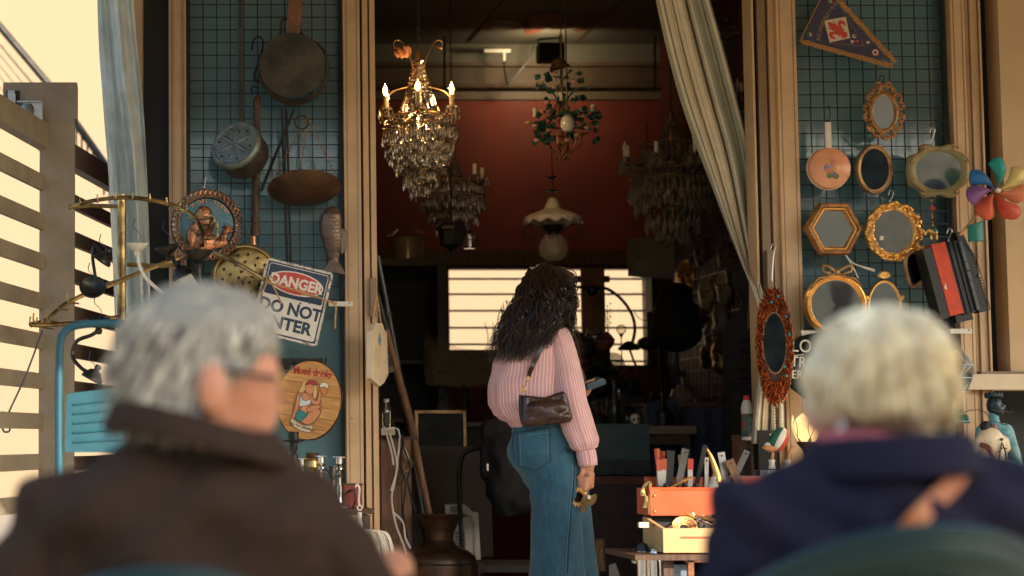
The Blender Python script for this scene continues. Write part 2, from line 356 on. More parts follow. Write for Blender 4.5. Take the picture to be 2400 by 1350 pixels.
# painted flourish on the ceiling
def flourish(b):
    c = P(1285, 22, 11.6); c.z = ZC - .006 ; c.y -= YF
    def pr(pts): b.add([(c.x + u, c.y + v, c.z) for u, v in pts] + [(c.x + u, c.y + v, c.z + .003) for u, v in pts], [tuple(range(len(pts))), tuple(range(2 * len(pts) - 1, len(pts) - 1, -1))])
    pr([(-.03, .55), (.03, .55), (.10, .25), (.13, .02), (.0, -.1), (-.13, .02), (-.10, .25)][::-1])
    for s in (-1, 1):
        for a, bb, r in ((.06, .30, .07), (.10, .12, .05), (.08, -.02, .03)):
            path = catmull([(s * .05, a + .25, 0), (s * .14, bb + .10, 0), (s * .25, bb, 0), (s * .33, bb + .08, 0), (s * .27, bb + .16, 0)], 5)
            for i in range(len(path) - 1):
                p, q = path[i], path[i + 1]; d = (q - p).normalized(); nn = Vector((-d.y, d.x, 0)) * (r * .35 * (0.4 + math.sin(3.0 * i / len(path))))
                pr([tuple((p + nn)[:2]), tuple((q + nn)[:2]), tuple((q - nn)[:2]), tuple((p - nn)[:2])])
part('ceiling_motif', mat('motif_red', (.16, .045, .03), .7), bld, flourish)
part('ceiling_seam', M_beam, bld, lambda b: (b.box((P(1420, 30, 11.6).x, 3.2, ZC - .004), (.02, 2.4, .008)), b.box((P(1155, 30, 11.6).x, 3.2, ZC - .004), (.015, 2.4, .008))))

# ---------------------------------------------------------------- far building and stair rail outside
fb = thing('apartment_building', 'sunlit cream building with shuttered window behind the slatted gate', 'building', (0, 30, 0))
M_fb = mat('cream_stucco', (0.278, 0.208, 0.132), .85, var=.03, scale=2, bump=.05)
part('wall', M_fb, fb, lambda b: b.box((0, 1, 6.5), (60, 2, 13.1)))
part('roof', mat('roof_tile', (.35, .15, .08), .8), fb, lambda b: b.box((0, 1, 13.3), (61, 3, .45)))
for cx_ in (-12, -4.35, 3, 10):
    wv = part('window', M_cream, fb, lambda b: (b.box((cx_, -.03, 7.95), (1.3, .06, 2.6))))
    for i in range(26): part('slat', mat('grey_shutter', (.42, .46, .44), .6), wv, lambda b: b.box((cx_, -.075, 6.8 + i * .09), (1.1, .03, .055)), rot=(0, 0, 0))
rl = thing('stair_rail', 'dark sloping stair handrail with thin rods beyond the gate', 'railing', P(60, 150, 14))
q = Px(60, 150, 14)
part('handrail', M_iron, rl, lambda b: b.tube([q(-60, -5), q(0, 62), q(112, 196), q(250, 392)], .028, 8))
for i in range(6): part('rod', mat('rail_rod', (.2, .16, .11), .5, metal=.3), rl, lambda b: b.tube([q(-60, 30 + i * 24), q(112, 238 + i * 24 + i * 4)], .007 if i else .012, 6))
for i in range(12): part('baluster', M_iron, rl, lambda b: b.tube([q(166 + i * 13, 276 + i * 18), q(166 + i * 13, 340 + i * 20)], .008, 6))

# ---------------------------------------------------------------- slatted gate and post
M_gate = mat('gate_paint', (0.29, 0.235, 0.16), .6, var=.12, scale=9, bump=.12, col2=(.22, .18, .125), patch=5)
g0 = P(50, 900, 7.4); gdir = Vector((.215, .976, 0)).normalized(); gang = math.atan2(gdir.y, gdir.x)
def gate_leaf(nm, lab, ta, tb, top):
    g = thing(nm, lab, 'gate', (g0.x, g0.y, 0), (0, 0, gang))
    n = int((top - .12) / .16)
    part('top_rail', M_gate, g, lambda b: b.box(((ta + tb) / 2, 0, top - .05), (tb - ta, .05, .10)))
    for i in range(n):
        z = top - .24 - i * .16
        if z > .1: part('slat', M_gate, g, lambda b: b.box(((ta + tb) / 2, 0, z), (tb - ta, .022, .062), RX(0)))
    for t in (ta - .03, tb + .03): part('stile', M_gate, g, lambda b: b.box((t, 0, top / 2 - .0), (.06, .055, top)))
    return g
gate_leaf('slatted_gate', 'tan slatted gate leaf carrying the steel latch, before the square gate post', -1.3, .36, P(50, 262, 7.4).z)
gate_leaf('slatted_fence', 'tan slatted fence panel between the gate post and the pale curtain', .66, 3.2, P(200, 352, 8.3).z)
gp = thing('gate_post', 'square tan gate post with flat top and steel latch', 'gate post', P(135, 1030, 7.75) * Vector((1, 1, 0)) if False else Vector((P(134, 900, 7.75).x, 7.75, 0)))
ztop = P(134, 200, 7.75).z
part('post', M_gate, gp, lambda b: b.box((0, 0, ztop / 2), (.138, .13, ztop)))
part('cap', M_gate, gp, lambda b: b.box((-.07, 0, ztop - .075), (.30, .134, .15)))
q = Px(134, 900, 7.75)
def lp(x, y): v = q(x, y); return Vector((v.x, 0, v.z + q.o.z))
lt = part('latch', M_steel, gp, lambda b: (b.box(lp(78, 272) + Vector((0, -.11, 0)), (.075, .06, .085)), b.box(lp(70, 246) + Vector((0, -.115, 0)), (.10, .07, .006)), b.box(lp(98, 275) + Vector((0, -.10, 0)), (.012, .05, .10))))
part('cylinder', mat('steel_blue', (.17, .2, .2), .4, metal=.8), lt, lambda b: b.lathe([(.024, -.04), (.026, -.035), (.026, .03), (.02, .04)], 14, T(lp(66, 277) + Vector((0, -.155, 0)))))
part('bolt', M_steel, gp, lambda b: (b.box(lp(26, 232) + Vector((0, -.075, 0)), (.028, .02, .065)), b.box(lp(33, 238) + Vector((0, -.09, 0)), (.012, .02, .05))))
part('plate_hole', M_dark, gp, lambda b: b.box(lp(30, 232) + Vector((0, -.0665, 0)), (.055, .005, .07)))
# cord tied to the gate
part('cord', mat('grey_cord', (.10, .10, .11), .7), None, lambda b: b.tube(catmull([P(100, 772, 7.3), P(60, 880, 7.3), P(12, 985, 7.3), P(8, 1010, 7.3), P(22, 1010, 7.3), P(20, 990, 7.3), P(6, 992, 7.3)], 5), .004, 5), label='grey cord knotted to the slatted gate below the lamp arm', cat='cord')

# ---------------------------------------------------------------- awning and parasol added out of view to block the sun
M_awn = mat('added_shade_cloth', (0.55, 0.47, 0.34), .85, var=.08, scale=3)
aw = thing('awning', 'cream cloth awning stretched out above the shop front', 'awning', (1.5, 8.0, 0))
part('cloth', M_awn, aw, lambda b: b.sheet(lambda u, v: (-4.0 + 8.6 * u, -4.8 + 4.78 * v, 3.06 + .16 * v - .03 * math.sin(math.pi * v) + .012 * math.sin(u * 40)), 40, 10), solid=.004)
part('front_bar', M_tan, aw, lambda b: b.tube([(-4.02, -4.8, 3.05), (4.62, -4.8, 3.05)], .025, 8))
for x in (-4.0, 0.3, 4.6): part('arm', M_tan, aw, lambda b: b.tube([(x, -4.8, 3.03), (x, -.06, 3.10)], .018, 6))
um = thing('parasol', 'square cream terrace parasol behind the seated couple', 'parasol', (1.9, -.95, 0))
part('canopy', M_awn, um, lambda b: b.add([(-1.5, -1.4, 2.95), (1.5, -1.4, 2.95), (1.5, 1.4, 2.95), (-1.5, 1.4, 2.95), (0, 0, 3.45)], [(0, 1, 4), (1, 2, 4), (2, 3, 4), (3, 0, 4)]), flat=True, solid=.005)
part('pole', M_wood, um, lambda b: b.tube([(0, 0, .05), (0, 0, 3.4)], .024, 10))
part('base', mat('concrete', (.3, .29, .27), .8), um, lambda b: b.lathe([(.28, 0.005), (.28, .05), (.1, .08), (.04, .3)], 20))
for a in range(4): part('rib', M_wood, um, lambda b: b.tube([(0, 0, 3.40), (1.48 * (1, 1, -1, -1)[a], 1.38 * (1, -1, 1, -1)[a], 2.93)], .012, 6))

ob = thing('unseen_reflected_building', 'plain ochre building facing the shop across the square', 'building', (0, -16, 0))  # unseen building, added so the mirrors reflect a wall instead of bright sky
part('wall', mat('ochre_stucco', (.36, .28, .18), .85, var=.1, scale=2), ob, lambda b: b.box((0, -1, 2.5), (70, 2, 5.0)))
part('roof', MATS['roof_tile'], ob, lambda b: b.box((0, -1, 5.15), (71, 2.8, .3)))
for i in range(-6, 7):
    part('shutter', mat('green_shutter', (.04, .07, .055), .6), ob, lambda b: b.box((i * 3.1, .03, 3.3), (1.0, .06, 1.4)))
    part('door', M_dwood, ob, lambda b: b.box((i * 3.1 + 1.4, .03, 1.05), (.95, .06, 2.1)))
# ================================================================= LEFT PANEL
def grid_panel(lab, xa, xb, ya, yb):
    t = thing('wire_grid_panel', lab, 'wire grid', P(xa, yb, 7.97)); q = Px(xa, yb, 7.97)
    W, H = (xb - xa) * q.k, (yb - ya) * q.k; n, m_ = int(W / .0527), int(H / .0527)
    def wires(b):
        for i in range(n + 1): b.box((W * i / n, 0, H / 2), (.0042, .004, H))
        for j in range(m_ + 1): b.box((W / 2, -.0045, H * j / m_), (W, .004, .0042))
    part('wire', M_wire, t, wires, kind='stuff')
    part('frame', M_wire, t, lambda b: (b.box((-.006, 0, H / 2), (.008, .012, H + .02)), b.box((W + .006, 0, H / 2), (.008, .012, H + .02)), b.box((W / 2, 0, -.008), (W + .02, .012, .008))))
grid_panel('black wire grid hung with old pans on the blue door panel', 446, 800, -60, 702)
grid_panel('black wire grid hung with gilt mirrors on the blue door panel', 1884, 2230, -60, 800)

# big round pan, underside out
Y = 7.86; q = Px(690, 160, Y)
t = thing('frying_pan', 'large blackened round pan hanging underside out from a leather strap', 'pan', q.o)
M_pan = mat('soot_iron', (0.042, 0.040, 0.032), .5, metal=.45, var=.4, scale=12, bump=.25, bscale=60, col2=(.085, .07, .045), patch=8)
r = 84 * q.k
part('base', M_pan, t, lambda b: b.lathe([(0.002, -.002), (r * .5, .0), (r * .88, .001), (r * .90, .004), (r * .9, .012)], 48, T(-.012, -.03, .006) @ FRONT @ RX(R(4)) @ T(0, 0, 0)))
part('side', M_pan, t, lambda b: b.rings([[(rr * math.cos(a), yy, rr * math.sin(a)) for a in [2 * math.pi * i / 48 for i in range(48)]] for rr, yy in ((r * .895, -.026), (r * 1.0, .03), (r * 1.015, .032), (r * 1.015, .036), (r * .98, .036))]))
part('strap', mat('leather_strap', (.17, .075, .04), .6, var=.3, bump=.2), t, lambda b: b.sheet(lambda u, v: ((668 - 690 + 34 * u + (v * 12)) * q.k * (1 - .1 * v), -.012 - .01 * math.sin(v * 3), ((160 - 92) + v * 140) * q.k), 3, 12), solid=.004)
part('wire_loop', M_iron, t, lambda b: b.tube(catmull([q(630, 110), q(655, 85), q(660, 50), q(672, 42), q(698, 42), q(704, 50), q(708, 80), q(750, 108), q(762, 125)], 5), .006, 6))
part('ferrule', M_copper, t, lambda b: b.box(q(674, 90) + Vector((0, -.02, 0)), (.065, .02, .014)))
for p_ in ((683, 42), (664, 91), (686, 91), (750, 121)): part('rivet', M_copper, t, lambda b: b.ell(q(*p_) + Vector((0, -.03, 0)), (.005, .004, .005), 8, 6))
# long handled roaster with pierced lid
q = Px(552, 340, 7.80)
t = thing('chestnut_roaster', 'round pot with pierced star-pattern lid on a long flat iron handle', 'roaster', q.o)
M_lid = mat('pale_tin', (.17, .20, .19), .45, metal=.6, var=.25, bump=.1)
Mx = RZ(R(-30)) @ RX(R(-22)) @ RY(R(-28))
rr = 62 * q.k
part('handle', M_pan, t, lambda b: b.box((0.025, .06, .45), (.017, .005, 1.0)))
lid = part('lid', M_lid, t, lambda b: b.rings([[Mx @ Vector((R_ * math.cos(a), yy, R_ * math.sin(a))) for a in [2 * math.pi * i / 40 for i in range(40)]] for R_, yy in ((.001, -.012), (rr * .3, -.012), (rr * .8, -.008), (rr * .84, -.012), (rr * .93, -.012), (rr * .97, -.006), (rr * 1.0, .0), (rr * 1.0, .012))]))
part('embossing', M_lid, lid, lambda b: [b.ell((0, 0, 0), (rr * .10, .007, rr * .32), 10, 8, Mx @ RY(R(30 + 60 * i)) @ T(0, -.011, rr * .36)) for i in range(6)])
part('pierced_hole', M_black, lid, lambda b: [b.lathe([(.0038, 0), (.0038, .003)], 8, Mx @ RY(R(30 * i + 9)) @ T(0, -.0105, rr * (.52 if i % 2 else .68)) @ FRONT) for i in range(24)])
part('rim_bead', M_lid, lid, lambda b: [b.ell((0, 0, 0), .0028, 6, 4, Mx @ RY(2 * math.pi * i / 56) @ T(0, -.0115, rr * .87)) for i in range(56)])
part('pot', M_pan, t, lambda b: b.rings([[Mx @ Vector((R_ * math.cos(a), yy, R_ * math.sin(a))) for a in [2 * math.pi * i / 40 for i in range(40)]] for R_, yy in ((rr * .98, .0125), (rr * .99, .03), (rr * .95, .034), (rr * .96, .1), (rr * .9, .115), (.001, .117))]))
# S hook
q = Px(605, 140, 7.9)
part('s_hook', M_iron, None, lambda b: b.tube(catmull([q(590, 118), q(594, 95), q(604, 85), q(615, 92), q(616, 110), q(605, 150), q(596, 180), q(603, 192), q(614, 188)], 6), .0045, 6), loc=q.o, label='bent black wire hook holding the warming pan handle', cat='hook')
# bed warmer
q = Px(575, 650, 7.84)
t = thing('bed_warmer', 'brass warming pan with pierced lid on a long turned wooden handle', 'bed warmer', q.o)
k = q.k
part('handle', M_dwood, t, lambda b: b.lathe([(.0, (650 - 210) * k), (.017, 430 * k), (.019, 412 * k), (.012, 402 * k), (.015, 385 * k), (.013, 360 * k), (.021, 330 * k), (.022, 300 * k), (.017, 240 * k), (.017, 165 * k), (.014, 152 * k), (.019, 140 * k), (.013, 133 * k), (.021, 118 * k), (.016, 100 * k)], 14, T(24 * k, .06, 0) @ RY(R(1.2))))
part('ring', M_iron, t, lambda b: b.torus((24 * k + .004, .055, 450 * k), .014, .003, 16, 5))
part('ferrule', M_copper, t, lambda b: b.lathe([(.013, 101 * k), (.0125, 60 * k), (.012, 30 * k)], 12, T(21 * k, .06, 0)))
lid = part('lid', M_brass, t, lambda b: b.rings([[Vector((R_ * math.cos(a), yy, R_ * math.sin(a))) for a in [2 * math.pi * i / 48 for i in range(48)]] for R_, yy in ((.001, -.01), (60 * k, -.008), (68 * k, -.004), (71 * k, -.010), (75 * k, -.010), (78 * k, 0), (78 * k, .01))]))
part('pierced_hole', M_black, lid, kind='stuff', fn=lambda b: [b.lathe([(.0062, 0), (.0062, .004)], 10, T(R_ * k * math.cos(a), -.0125, R_ * k * math.sin(a)) @ FRONT) for R_, n_ in ((54, 14), (16, 6)) for a in [2 * math.pi * i / n_ + .1 for i in range(n_)]])
part('pierced_leaf', M_black, lid, lambda b: [b.prism([(-.016 * .6, 0), (0, .0055), (.016 * .6, 0), (0, -.0055)], -.0115, -.009, RY(2 * math.pi * i / 9) @ T(0, 0, 36 * k) @ RY(R(30 if i % 2 else -40))) for i in range(9)])
part('pan', M_brass, t, lambda b: b.rings([[Vector((R_ * math.cos(a), yy, R_ * math.sin(a))) for a in [2 * math.pi * i / 48 for i in range(48)]] for R_, yy in ((78 * k, .011), (80 * k, .012), (80 * k, .016), (72 * k, .07), (50 * k, .078), (.001, .08))]))
# hanging scale pan
q = Px(713, 445, 7.82); k = q.k
t = thing('scale_pan', 'dark copper scale dish hanging from three thin chains', 'scale pan', q.o)
ra = 86 * k; tilt = RX(R(-23))
def dish(b): b.lathe([(.001, -.030), (ra * .5, -.024), (ra * .85, -.008), (ra * .98, .006), (ra, .008), (ra * .97, .009), (ra * .8, -.002), (ra * .4, -.018), (.001, -.024)], 48, tilt, cap=False)
part('dish', mat('brown_copper', (.075, .05, .03), .45, metal=.6, var=.35, bump=.2, col2=(.12, .06, .03), patch=8), t, dish)
def chain(b, p, e, n=None):
    p, e = Vector(p), Vector(e); L = (e - p).length; n = n or int(L / .017); d = (e - p).normalized()
    rot = d.to_track_quat('Z', 'Y').to_matrix().to_4x4()
    for i in range(n):
        c = p + (e - p) * ((i + .5) / n); l = L / n * .62
        b.tube([Vector((.0045 * math.cos(a), 0, l * math.sin(a))) for a in [2 * math.pi * j / 10 for j in range(10)]], .0013, 4, True, T(c) @ rot @ RZ(R(90 * (i % 2))))
top = q(722, 272)
for a, e in ((0, tilt @ Vector((ra * .97 * math.cos(R(200)), ra * .97 * math.sin(R(200)), .01))), (1, tilt @ Vector((ra * .97 * math.cos(R(100)), ra * .97 * math.sin(R(100)), .01))), (2, tilt @ Vector((ra * .97 * math.cos(R(-12)), ra * .97 * math.sin(R(-12)), .01)))):
    part('chain', M_brass, t, lambda b: chain(b, top, e))
part('ring', M_iron, t, lambda b: b.torus(q(708, 285), .028, .003, 20, 5))
# iron rods (tongs)
q = Px(672, 430, 7.9)
t = thing('fire_tongs', 'pair of thin dark iron rods hanging behind the scale dish', 'fire tongs', q.o)
part('rod', M_iron, t, lambda b: b.tube([q(662, 252), q(666, 400), q(672, 620)], .006, 6))
part('rod', M_iron, t, lambda b: b.tube([q(672, 255), q(676, 400), q(680, 620)], .0055, 6))
part('poker', M_iron, t, lambda b: b.tube([q(690, 255), q(660, 330), q(612, 448)], .006, 6))
# fish mould
q = Px(778, 565, 7.86); k = q.k
t = thing('fish_mould', 'tin fish-shaped baking mould with embossed scales hung head up', 'fish mould', q.o)
M_fish = mat('brown_tin', (.16, .11, .08), .36, metal=.65, var=.25, bump=.15)
prof = [(-82, 2, 5), (-74, 0, 17), (-60, -2, 24), (-40, -3, 26), (-15, -2, 25), (10, 1, 21), (32, 3, 15), (46, 4, 12), (52, 4, 14)]
def fishbody(b):
    rs = []
    for y, c, hw in [(lambda v: (yy, *v))(interp(prof, yy)) for yy in range(-82, 53, 4)]:
        rs.append([((c + hw * math.cos(a)) * k, -.034 * min(1, hw / 24) * max(0, math.sin(a)) ** .7 + (.004 if math.sin(a) < 0 else 0), -y * k) for a in [2 * math.pi * i / 20 for i in range(20)]])
    b.rings(rs, cap=True)
part('body', M_fish, t, fishbody)
part('tail', M_fish, t, lambda b: b.prism([(x * k, -y * k) for x, y in ((-8, 48), (12, 48), (20, 60), (30, 80), (16, 76), (2, 74), (-10, 78), (-24, 74), (-14, 60))], -.018, .003))
part('fin', M_fish, t, lambda b: b.prism([(x * k, -y * k) for x, y in ((22, -30), (34, -22), (33, 20), (22, 32), (18, 10))], -.014, .003))
part('tail_ray', M_fish, t, lambda b: [b.tube([(x0 * k, -.02, -52 * k), (x1 * k, -.019, -74 * k)], .0018, 5) for x0, x1 in ((-6, -18), (-2, -10), (2, -2), (6, 6), (10, 14), (13, 22))])
def scales(b):
    for j, yy in enumerate(range(-48, 42, 9)):
        c, hw = interp(prof, yy)
        for i in range(5):
            u = (-.68 + .34 * i + (.17 if j % 2 else 0)); 
            if abs(u) > .8: continue
            x = c + hw * u; yf = -.034 * min(1, hw / 24) * math.sqrt(1 - u * u) ** .7
            b.tube([((x + 5.2 * math.cos(a)) * k, yf - .001, -(yy + 5 * math.sin(a)) * k) for a in [math.pi * w_ / 6 for w_ in range(7)]], .0016, 5)
part('scale_relief', M_fish, t, scales, kind='stuff')
part('eye', M_fish, t, lambda b: b.ell((-10 * k, -.028, 66 * k), (.004, .004, .004), 8, 6))
part('gill', M_fish, t, lambda b: b.tube([((-24 + 44 * i / 8) * k, -.012 - .024 * math.sin(math.pi * i / 8), (46 + 8 * math.sin(math.pi * i / 8)) * k) for i in range(9)], .0022, 5))
# embossed copper plate
q = Px(485, 528, 7.76); k = q.k
t = thing('wall_plate', 'round embossed copper wall plate with a smiling bald man in relief', 'wall plate', q.o, (0, 0, R(6)))
M_plate = mat('patinated_plate', (.032, .085, .105), .28, metal=.8, var=.4, scale=14, bump=.1, col2=(.06, .07, .06), patch=8)
part('dish', M_plate, t, lambda b: b.rings([[(R_ * k * math.cos(a), yy, R_ * k * math.sin(a)) for a in [2 * math.pi * i / 64 for i in range(64)]] for R_, yy in ((.5, -.004), (55, -.003), (63, -.002), (66, -.012), (68, -.012), (70, -.008), (82, -.014), (85, -.006), (85, .008))]))
rim = part('rim_petal', M_copper, t, lambda b: [b.torus((0, 0, 0), .0115, .0024, 12, 5, RY(2 * math.pi * i / 40) @ T(0, -.014, 76 * k), sq=(.7, 1)) for i in range(40)], kind='stuff')
part('rim_bead', M_copper, t, lambda b: [b.ell((0, 0, 0), .0035, 6, 4, RY(2 * math.pi * i / 72) @ T(0, -.013, 67 * k)) for i in range(72)], kind='stuff')
def e3(x, y, rx_, rz_, d, dy=0): return ((x * k, -dy, -y * k), (rx_ * k, d, rz_ * k))
part('portrait', M_copper, t, lambda b: None or b.ell(*e3(-8, -22, 22, 24, .020), 20, 14) and None, sharp=60) if False else blob('portrait', [
    e3(-8, -24, 21, 22, .026), e3(-4, -8, 20, 20, .026), e3(2, 8, 15, 12, .024), e3(10, -8, 6, 11, .036), e3(13, -3, 5, 5, .040), e3(-2, -16, 15, 3.5, .034), e3(4, 8, 10, 2.5, .032), e3(4, 13, 9, 3, .030), e3(-22, -6, 5, 8, .026),
    e3(-8, 40, 38, 22, .018), e3(-36, 30, 14, 26, .016), e3(30, 42, 22, 14, .02), e3(40, 28, 9, 14, .022), e3(46, 14, 10, 8, .022), e3(52, 6, 10, 2.2, .024), e3(55, 11, 10, 2.2, .024), e3(54, 16, 9, 2.2, .024), e3(44, 3, 8, 2.2, .024), e3(-28, 5, 12, 14, .014)],
    M_copper, t, voxel=.0025, iters=2, disp=.0018, dscale=.006)
for i in range(13):
    ch = 'V.DEL.SLAND.'[i] if i < 12 else ''
    a = R(128 - i * 9.5)
    if ch: text('letter', ch, .022, M_copper, t, (56 * k * math.cos(a), -.006, 56 * k * math.sin(a)), (R(90), -(a - R(90)), 0), .002)
part('hanging_wire', M_steel, t, lambda b: b.tube([q(478, 440), q(484, 414), q(476, 425)], .002, 4))
# danger sign
q = Px(684, 708, 7.72); k = q.k
t = thing('warning_sign', 'tilted enamel danger do not enter sign with rusty edge', 'sign', q.o, (0, R(13.5), 0))
M_rust = mat('chipped_white', (.62, .58, .49), .5, var=.1, col2=(.10, .075, .05), patch=22, thr=(.50, .60)); M_navy = mat('navy_enamel', (.018, .038, .075), .4, var=.2, col2=(.2, .2, .18), patch=45, thr=(.60, .66)); M_sred = mat('sign_red', (.50, .05, .035), .42, var=.12, col2=(.45, .3, .22), patch=45, thr=(.61, .66)); M_swh = mat('sign_white', (.70, .67, .58), .45, var=.06, col2=(.12, .12, .11), patch=45, thr=(.61, .67))
def rrect(w_, h_, r_, n=5, cx=0, cz=0):
    return [(cx + sx * (w_ / 2 - r_) + r_ * math.cos(a0 + math.pi / 2 * i / n), cz + sz * (h_ / 2 - r_) + r_ * math.sin(a0 + math.pi / 2 * i / n)) for sx, sz, a0 in ((1, 1, 0), (-1, 1, math.pi / 2), (-1, -1, math.pi), (1, -1, math.pi * 1.5)) for i in range(n + 1)]
W, H = 160 * k, 178 * k
def wavy(b):
    o = []
    for x, z in rrect(W, H, 10 * k, 6): o.append((x, z))
    o2 = []
    for i in range(len(o)):
        a, c = Vector(o[i]), Vector(o[(i + 1) % len(o)]); n_ = max(1, int((c - a).length / .006))
        for j in range(n_): p = a.lerp(c, j / n_); o2.append((p.x + random.uniform(-.0012, .0012), p.y + random.uniform(-.0012, .0012)))
    b.prism(o2, -.001, .003)
part('plate', M_rust, t, wavy)
part('blue_field', M_navy, t, lambda b: b.prism(rrect(W * .93, H * .94, 7 * k), -.0026, -.0012))
part('white_line', M_swh, t, lambda b: b.prism(rrect(W * .885, H * .90, 6 * k), -.0036, -.0027))
part('top_field', M_navy, t, lambda b: b.prism(rrect(W * .865, H * .40, 4 * k, cz=H * .24), -.0046, -.0037))
part('white_field', M_swh, t, lambda b: b.prism(rrect(W * .868, H * .44, 4 * k, cz=-H * .205), -.0046, -.0038))
part('oval_rim', M_swh, t, lambda b: b.prism(circ(40, W * .405, H * .155, 0, H * .245), -.0056, -.0047))
part('oval', M_sred, t, lambda b: b.prism(circ(40, W * .385, H * .138, 0, H * .245), -.0066, -.0057))
text('lettering', 'DANGER', .058, M_swh, t, (0, -.0072, H * .245), depth=.0005, bold=.0022, xs=.92)
text('lettering', 'DO NOT', .067, M_navy, t, (0, -.0052, -H * .105), depth=.0005, bold=.0026, xs=.94)
text('lettering', 'ENTER', .067, M_navy, t, (0, -.0052, -H * .31), depth=.0005, bold=.0026, xs=1.0)
for sx in (-1, 1):
    for sz in (-1, 1): part('screw_hole', M_dark, t, lambda b: b.ell((sx * W * .455, -.004, sz * H * .46), (.0035, .002, .0035), 8, 6))
# string tied over the sign, shelf bracket
part('string', M_rope, None, lambda b: (b.tube(catmull([P(560, 628, 7.66), P(625, 660, 7.66), P(700, 682, 7.66), P(790, 712, 7.66)], 6), .0042, 5), b.tube(catmull([P(630, 655, 7.65), P(612, 690, 7.65), P(600, 730, 7.65)], 4), .003, 5), b.tube(catmull([P(632, 655, 7.65), P(650, 690, 7.65), P(660, 712, 7.65)], 4), .0035, 5), b.tube(catmull([P(645, 660, 7.65), P(640, 650, 7.64), P(625, 648, 7.64), P(628, 662, 7.64), P(648, 668, 7.65)], 4), .0035, 5), b.tube(catmull([P(705, 690, 7.66), P(750, 698, 7.66), P(785, 715, 7.66), P(786, 740, 7.66), P(785, 770, 7.66)], 5), .0035, 5)), label='frayed beige string tied across the danger sign', cat='string')
def bracket(x0_, x1_, y, lab):
    q = Px(x0_, y, 7.86); L = (x1_ - x0_) * q.k
    t = thing('shelf_bracket', lab, 'bracket', q.o)
    part('arm', M_white, t, lambda b: (b.box((L / 2, 0, 0), (L, .02, .011)), b.box((L / 2, -.008, -.008), (L, .003, .012))))
    part('screw', M_steel, t, lambda b: b.ell((L * .85, -.011, 0), (.004, .003, .004), 8, 6))
bracket(770, 827, 710, 'small white metal bracket at the corner of the danger sign')
bracket(1876, 1930, 778, 'small white metal bracket above the chalkboard')
bracket(2225, 2276, 774, 'small white metal bracket below the red accordion')
# mixed drinks board
q = Px(724, 938, 7.70); k = q.k
t = thing('wooden_sign', 'round plank sign reading Mixed drinks with a painted pin-up', 'sign', q.o, (0, R(8), R(-10)))
rx_, rzz = 74 * k, 92 * k
Mb = [mat('sign_plank%d' % i, c, .5, var=.25, scale=9, stretch=(1.5, 8, 9), bump=.08) for i, c in enumerate(((.50, .25, .07), (.46, .22, .06), (.54, .28, .085)))]
nb = 7
def clip_strip(z0, z1, R1=1.0, n=14):
    pts = []
    for i in range(n + 1):
        z = z0 + (z1 - z0) * i / n; x = math.sqrt(max(0, 1 - (z / rzz) ** 2)) * rx_ * R1; pts.append((x, z))
    return pts + [(-x, z) for x, z in reversed(pts)]
for i in range(nb):
    z0, z1 = -rzz + 2 * rzz * i / nb + .0008, -rzz + 2 * rzz * (i + 1) / nb - .0008
    part('plank', Mb[i % 3], t, lambda b: b.prism(clip_strip(max(z0, -rzz + .001), min(z1, rzz - .001)), -.002, .018))
part('backing', M_dwood, t, lambda b: b.prism(circ(40, rx_ * .985, rzz * .985), .0, .016))
part('bark_edge', M_dwood, t, lambda b: b.rings([[(R_ * rx_ * math.cos(a) * (1 + .015 * math.sin(a * 7)), yy, R_ * rzz * math.sin(a) * (1 + .015 * math.sin(a * 5))) for a in [2 * math.pi * i / 60 for i in range(60)]] for R_, yy in ((1.001, .0), (1.03, .01), (1.04, .03), (.9, .034))]))
for i in range(16):
    ch = 'Mixed drinks'[i] if i < 12 else ''
    if ch.strip(): text('lettering', ch, .043, mat('sign_lettering', (.36, .035, .025), .6), t, ((-38 + i * 7.3) * k, -.003, (66 - .0035 * (i - 5.5) ** 2 * 10) * k), (R(90), R(2.2 * (i - 5.5)), 0), depth=.0008, bold=.0008, xs=.72)
M_skin_p = mat('print_skin', (.62, .26, .11), .55, var=.1); M_ol = mat('print_outline', (.10, .035, .02), .6, var=.1)
def poly(nm, m, pts, y, par=None, ol=True):
    pp = catmull([(a, b, 0) for a, b in pts], 5, True); pp = [((p.x - 724) * k, (938 - p.y) * k) for p in pp]
    part(nm, m, par or t, lambda b: b.prism(pp, y, y + .0006))
    if ol: part('outline', M_ol, par or t, lambda b: b.tube([(x, y, z) for x, z in pp], .0009, 4, True))
fig = part('pin_up_print', mat('barrel_print', (.34, .16, .055), .6, var=.2), t, lambda b: b.prism([((x - 724) * k, (938 - y) * k) for x, y in [(p.x, p.y) for p in catmull([(688, 950, 0), (700, 915, 0), (725, 905, 0), (748, 925, 0), (757, 955, 0), (745, 990, 0), (715, 1000, 0), (692, 985, 0)], 5, True)]], -.0032, -.0025))
hair_m = mat('print_hair', (.62, .42, .15), .6)
poly('print_hair', hair_m, [(704, 905), (706, 895), (718, 890), (730, 893), (738, 905), (741, 925), (734, 935), (730, 918), (716, 914), (702, 928), (698, 918)], -.0042, fig)
poly('print_arm', M_skin_p, [(703, 922), (708, 930), (702, 955), (698, 980), (690, 984), (694, 955), (696, 930)], -.0050, fig)
poly('print_face', M_skin_p, [(714, 904), (722, 900), (731, 904), (732, 916), (726, 927), (718, 924), (713, 914)], -.0052, fig)
poly('print_torso', M_skin_p, [(704, 925), (716, 922), (724, 922), (734, 932), (728, 950), (722, 958), (724, 972), (708, 972), (709, 955), (704, 945)], -.0048, fig)
poly('print_bandana', mat('print_red', (.34, .05, .03), .6), [(711, 905), (716, 893), (728, 890), (740, 896), (733, 901), (722, 899)], -.0058, fig)
poly('print_arm', M_skin_p, [(726, 928), (742, 938), (746, 915), (751, 916), (750, 942), (744, 947), (730, 942)], -.0056, fig)
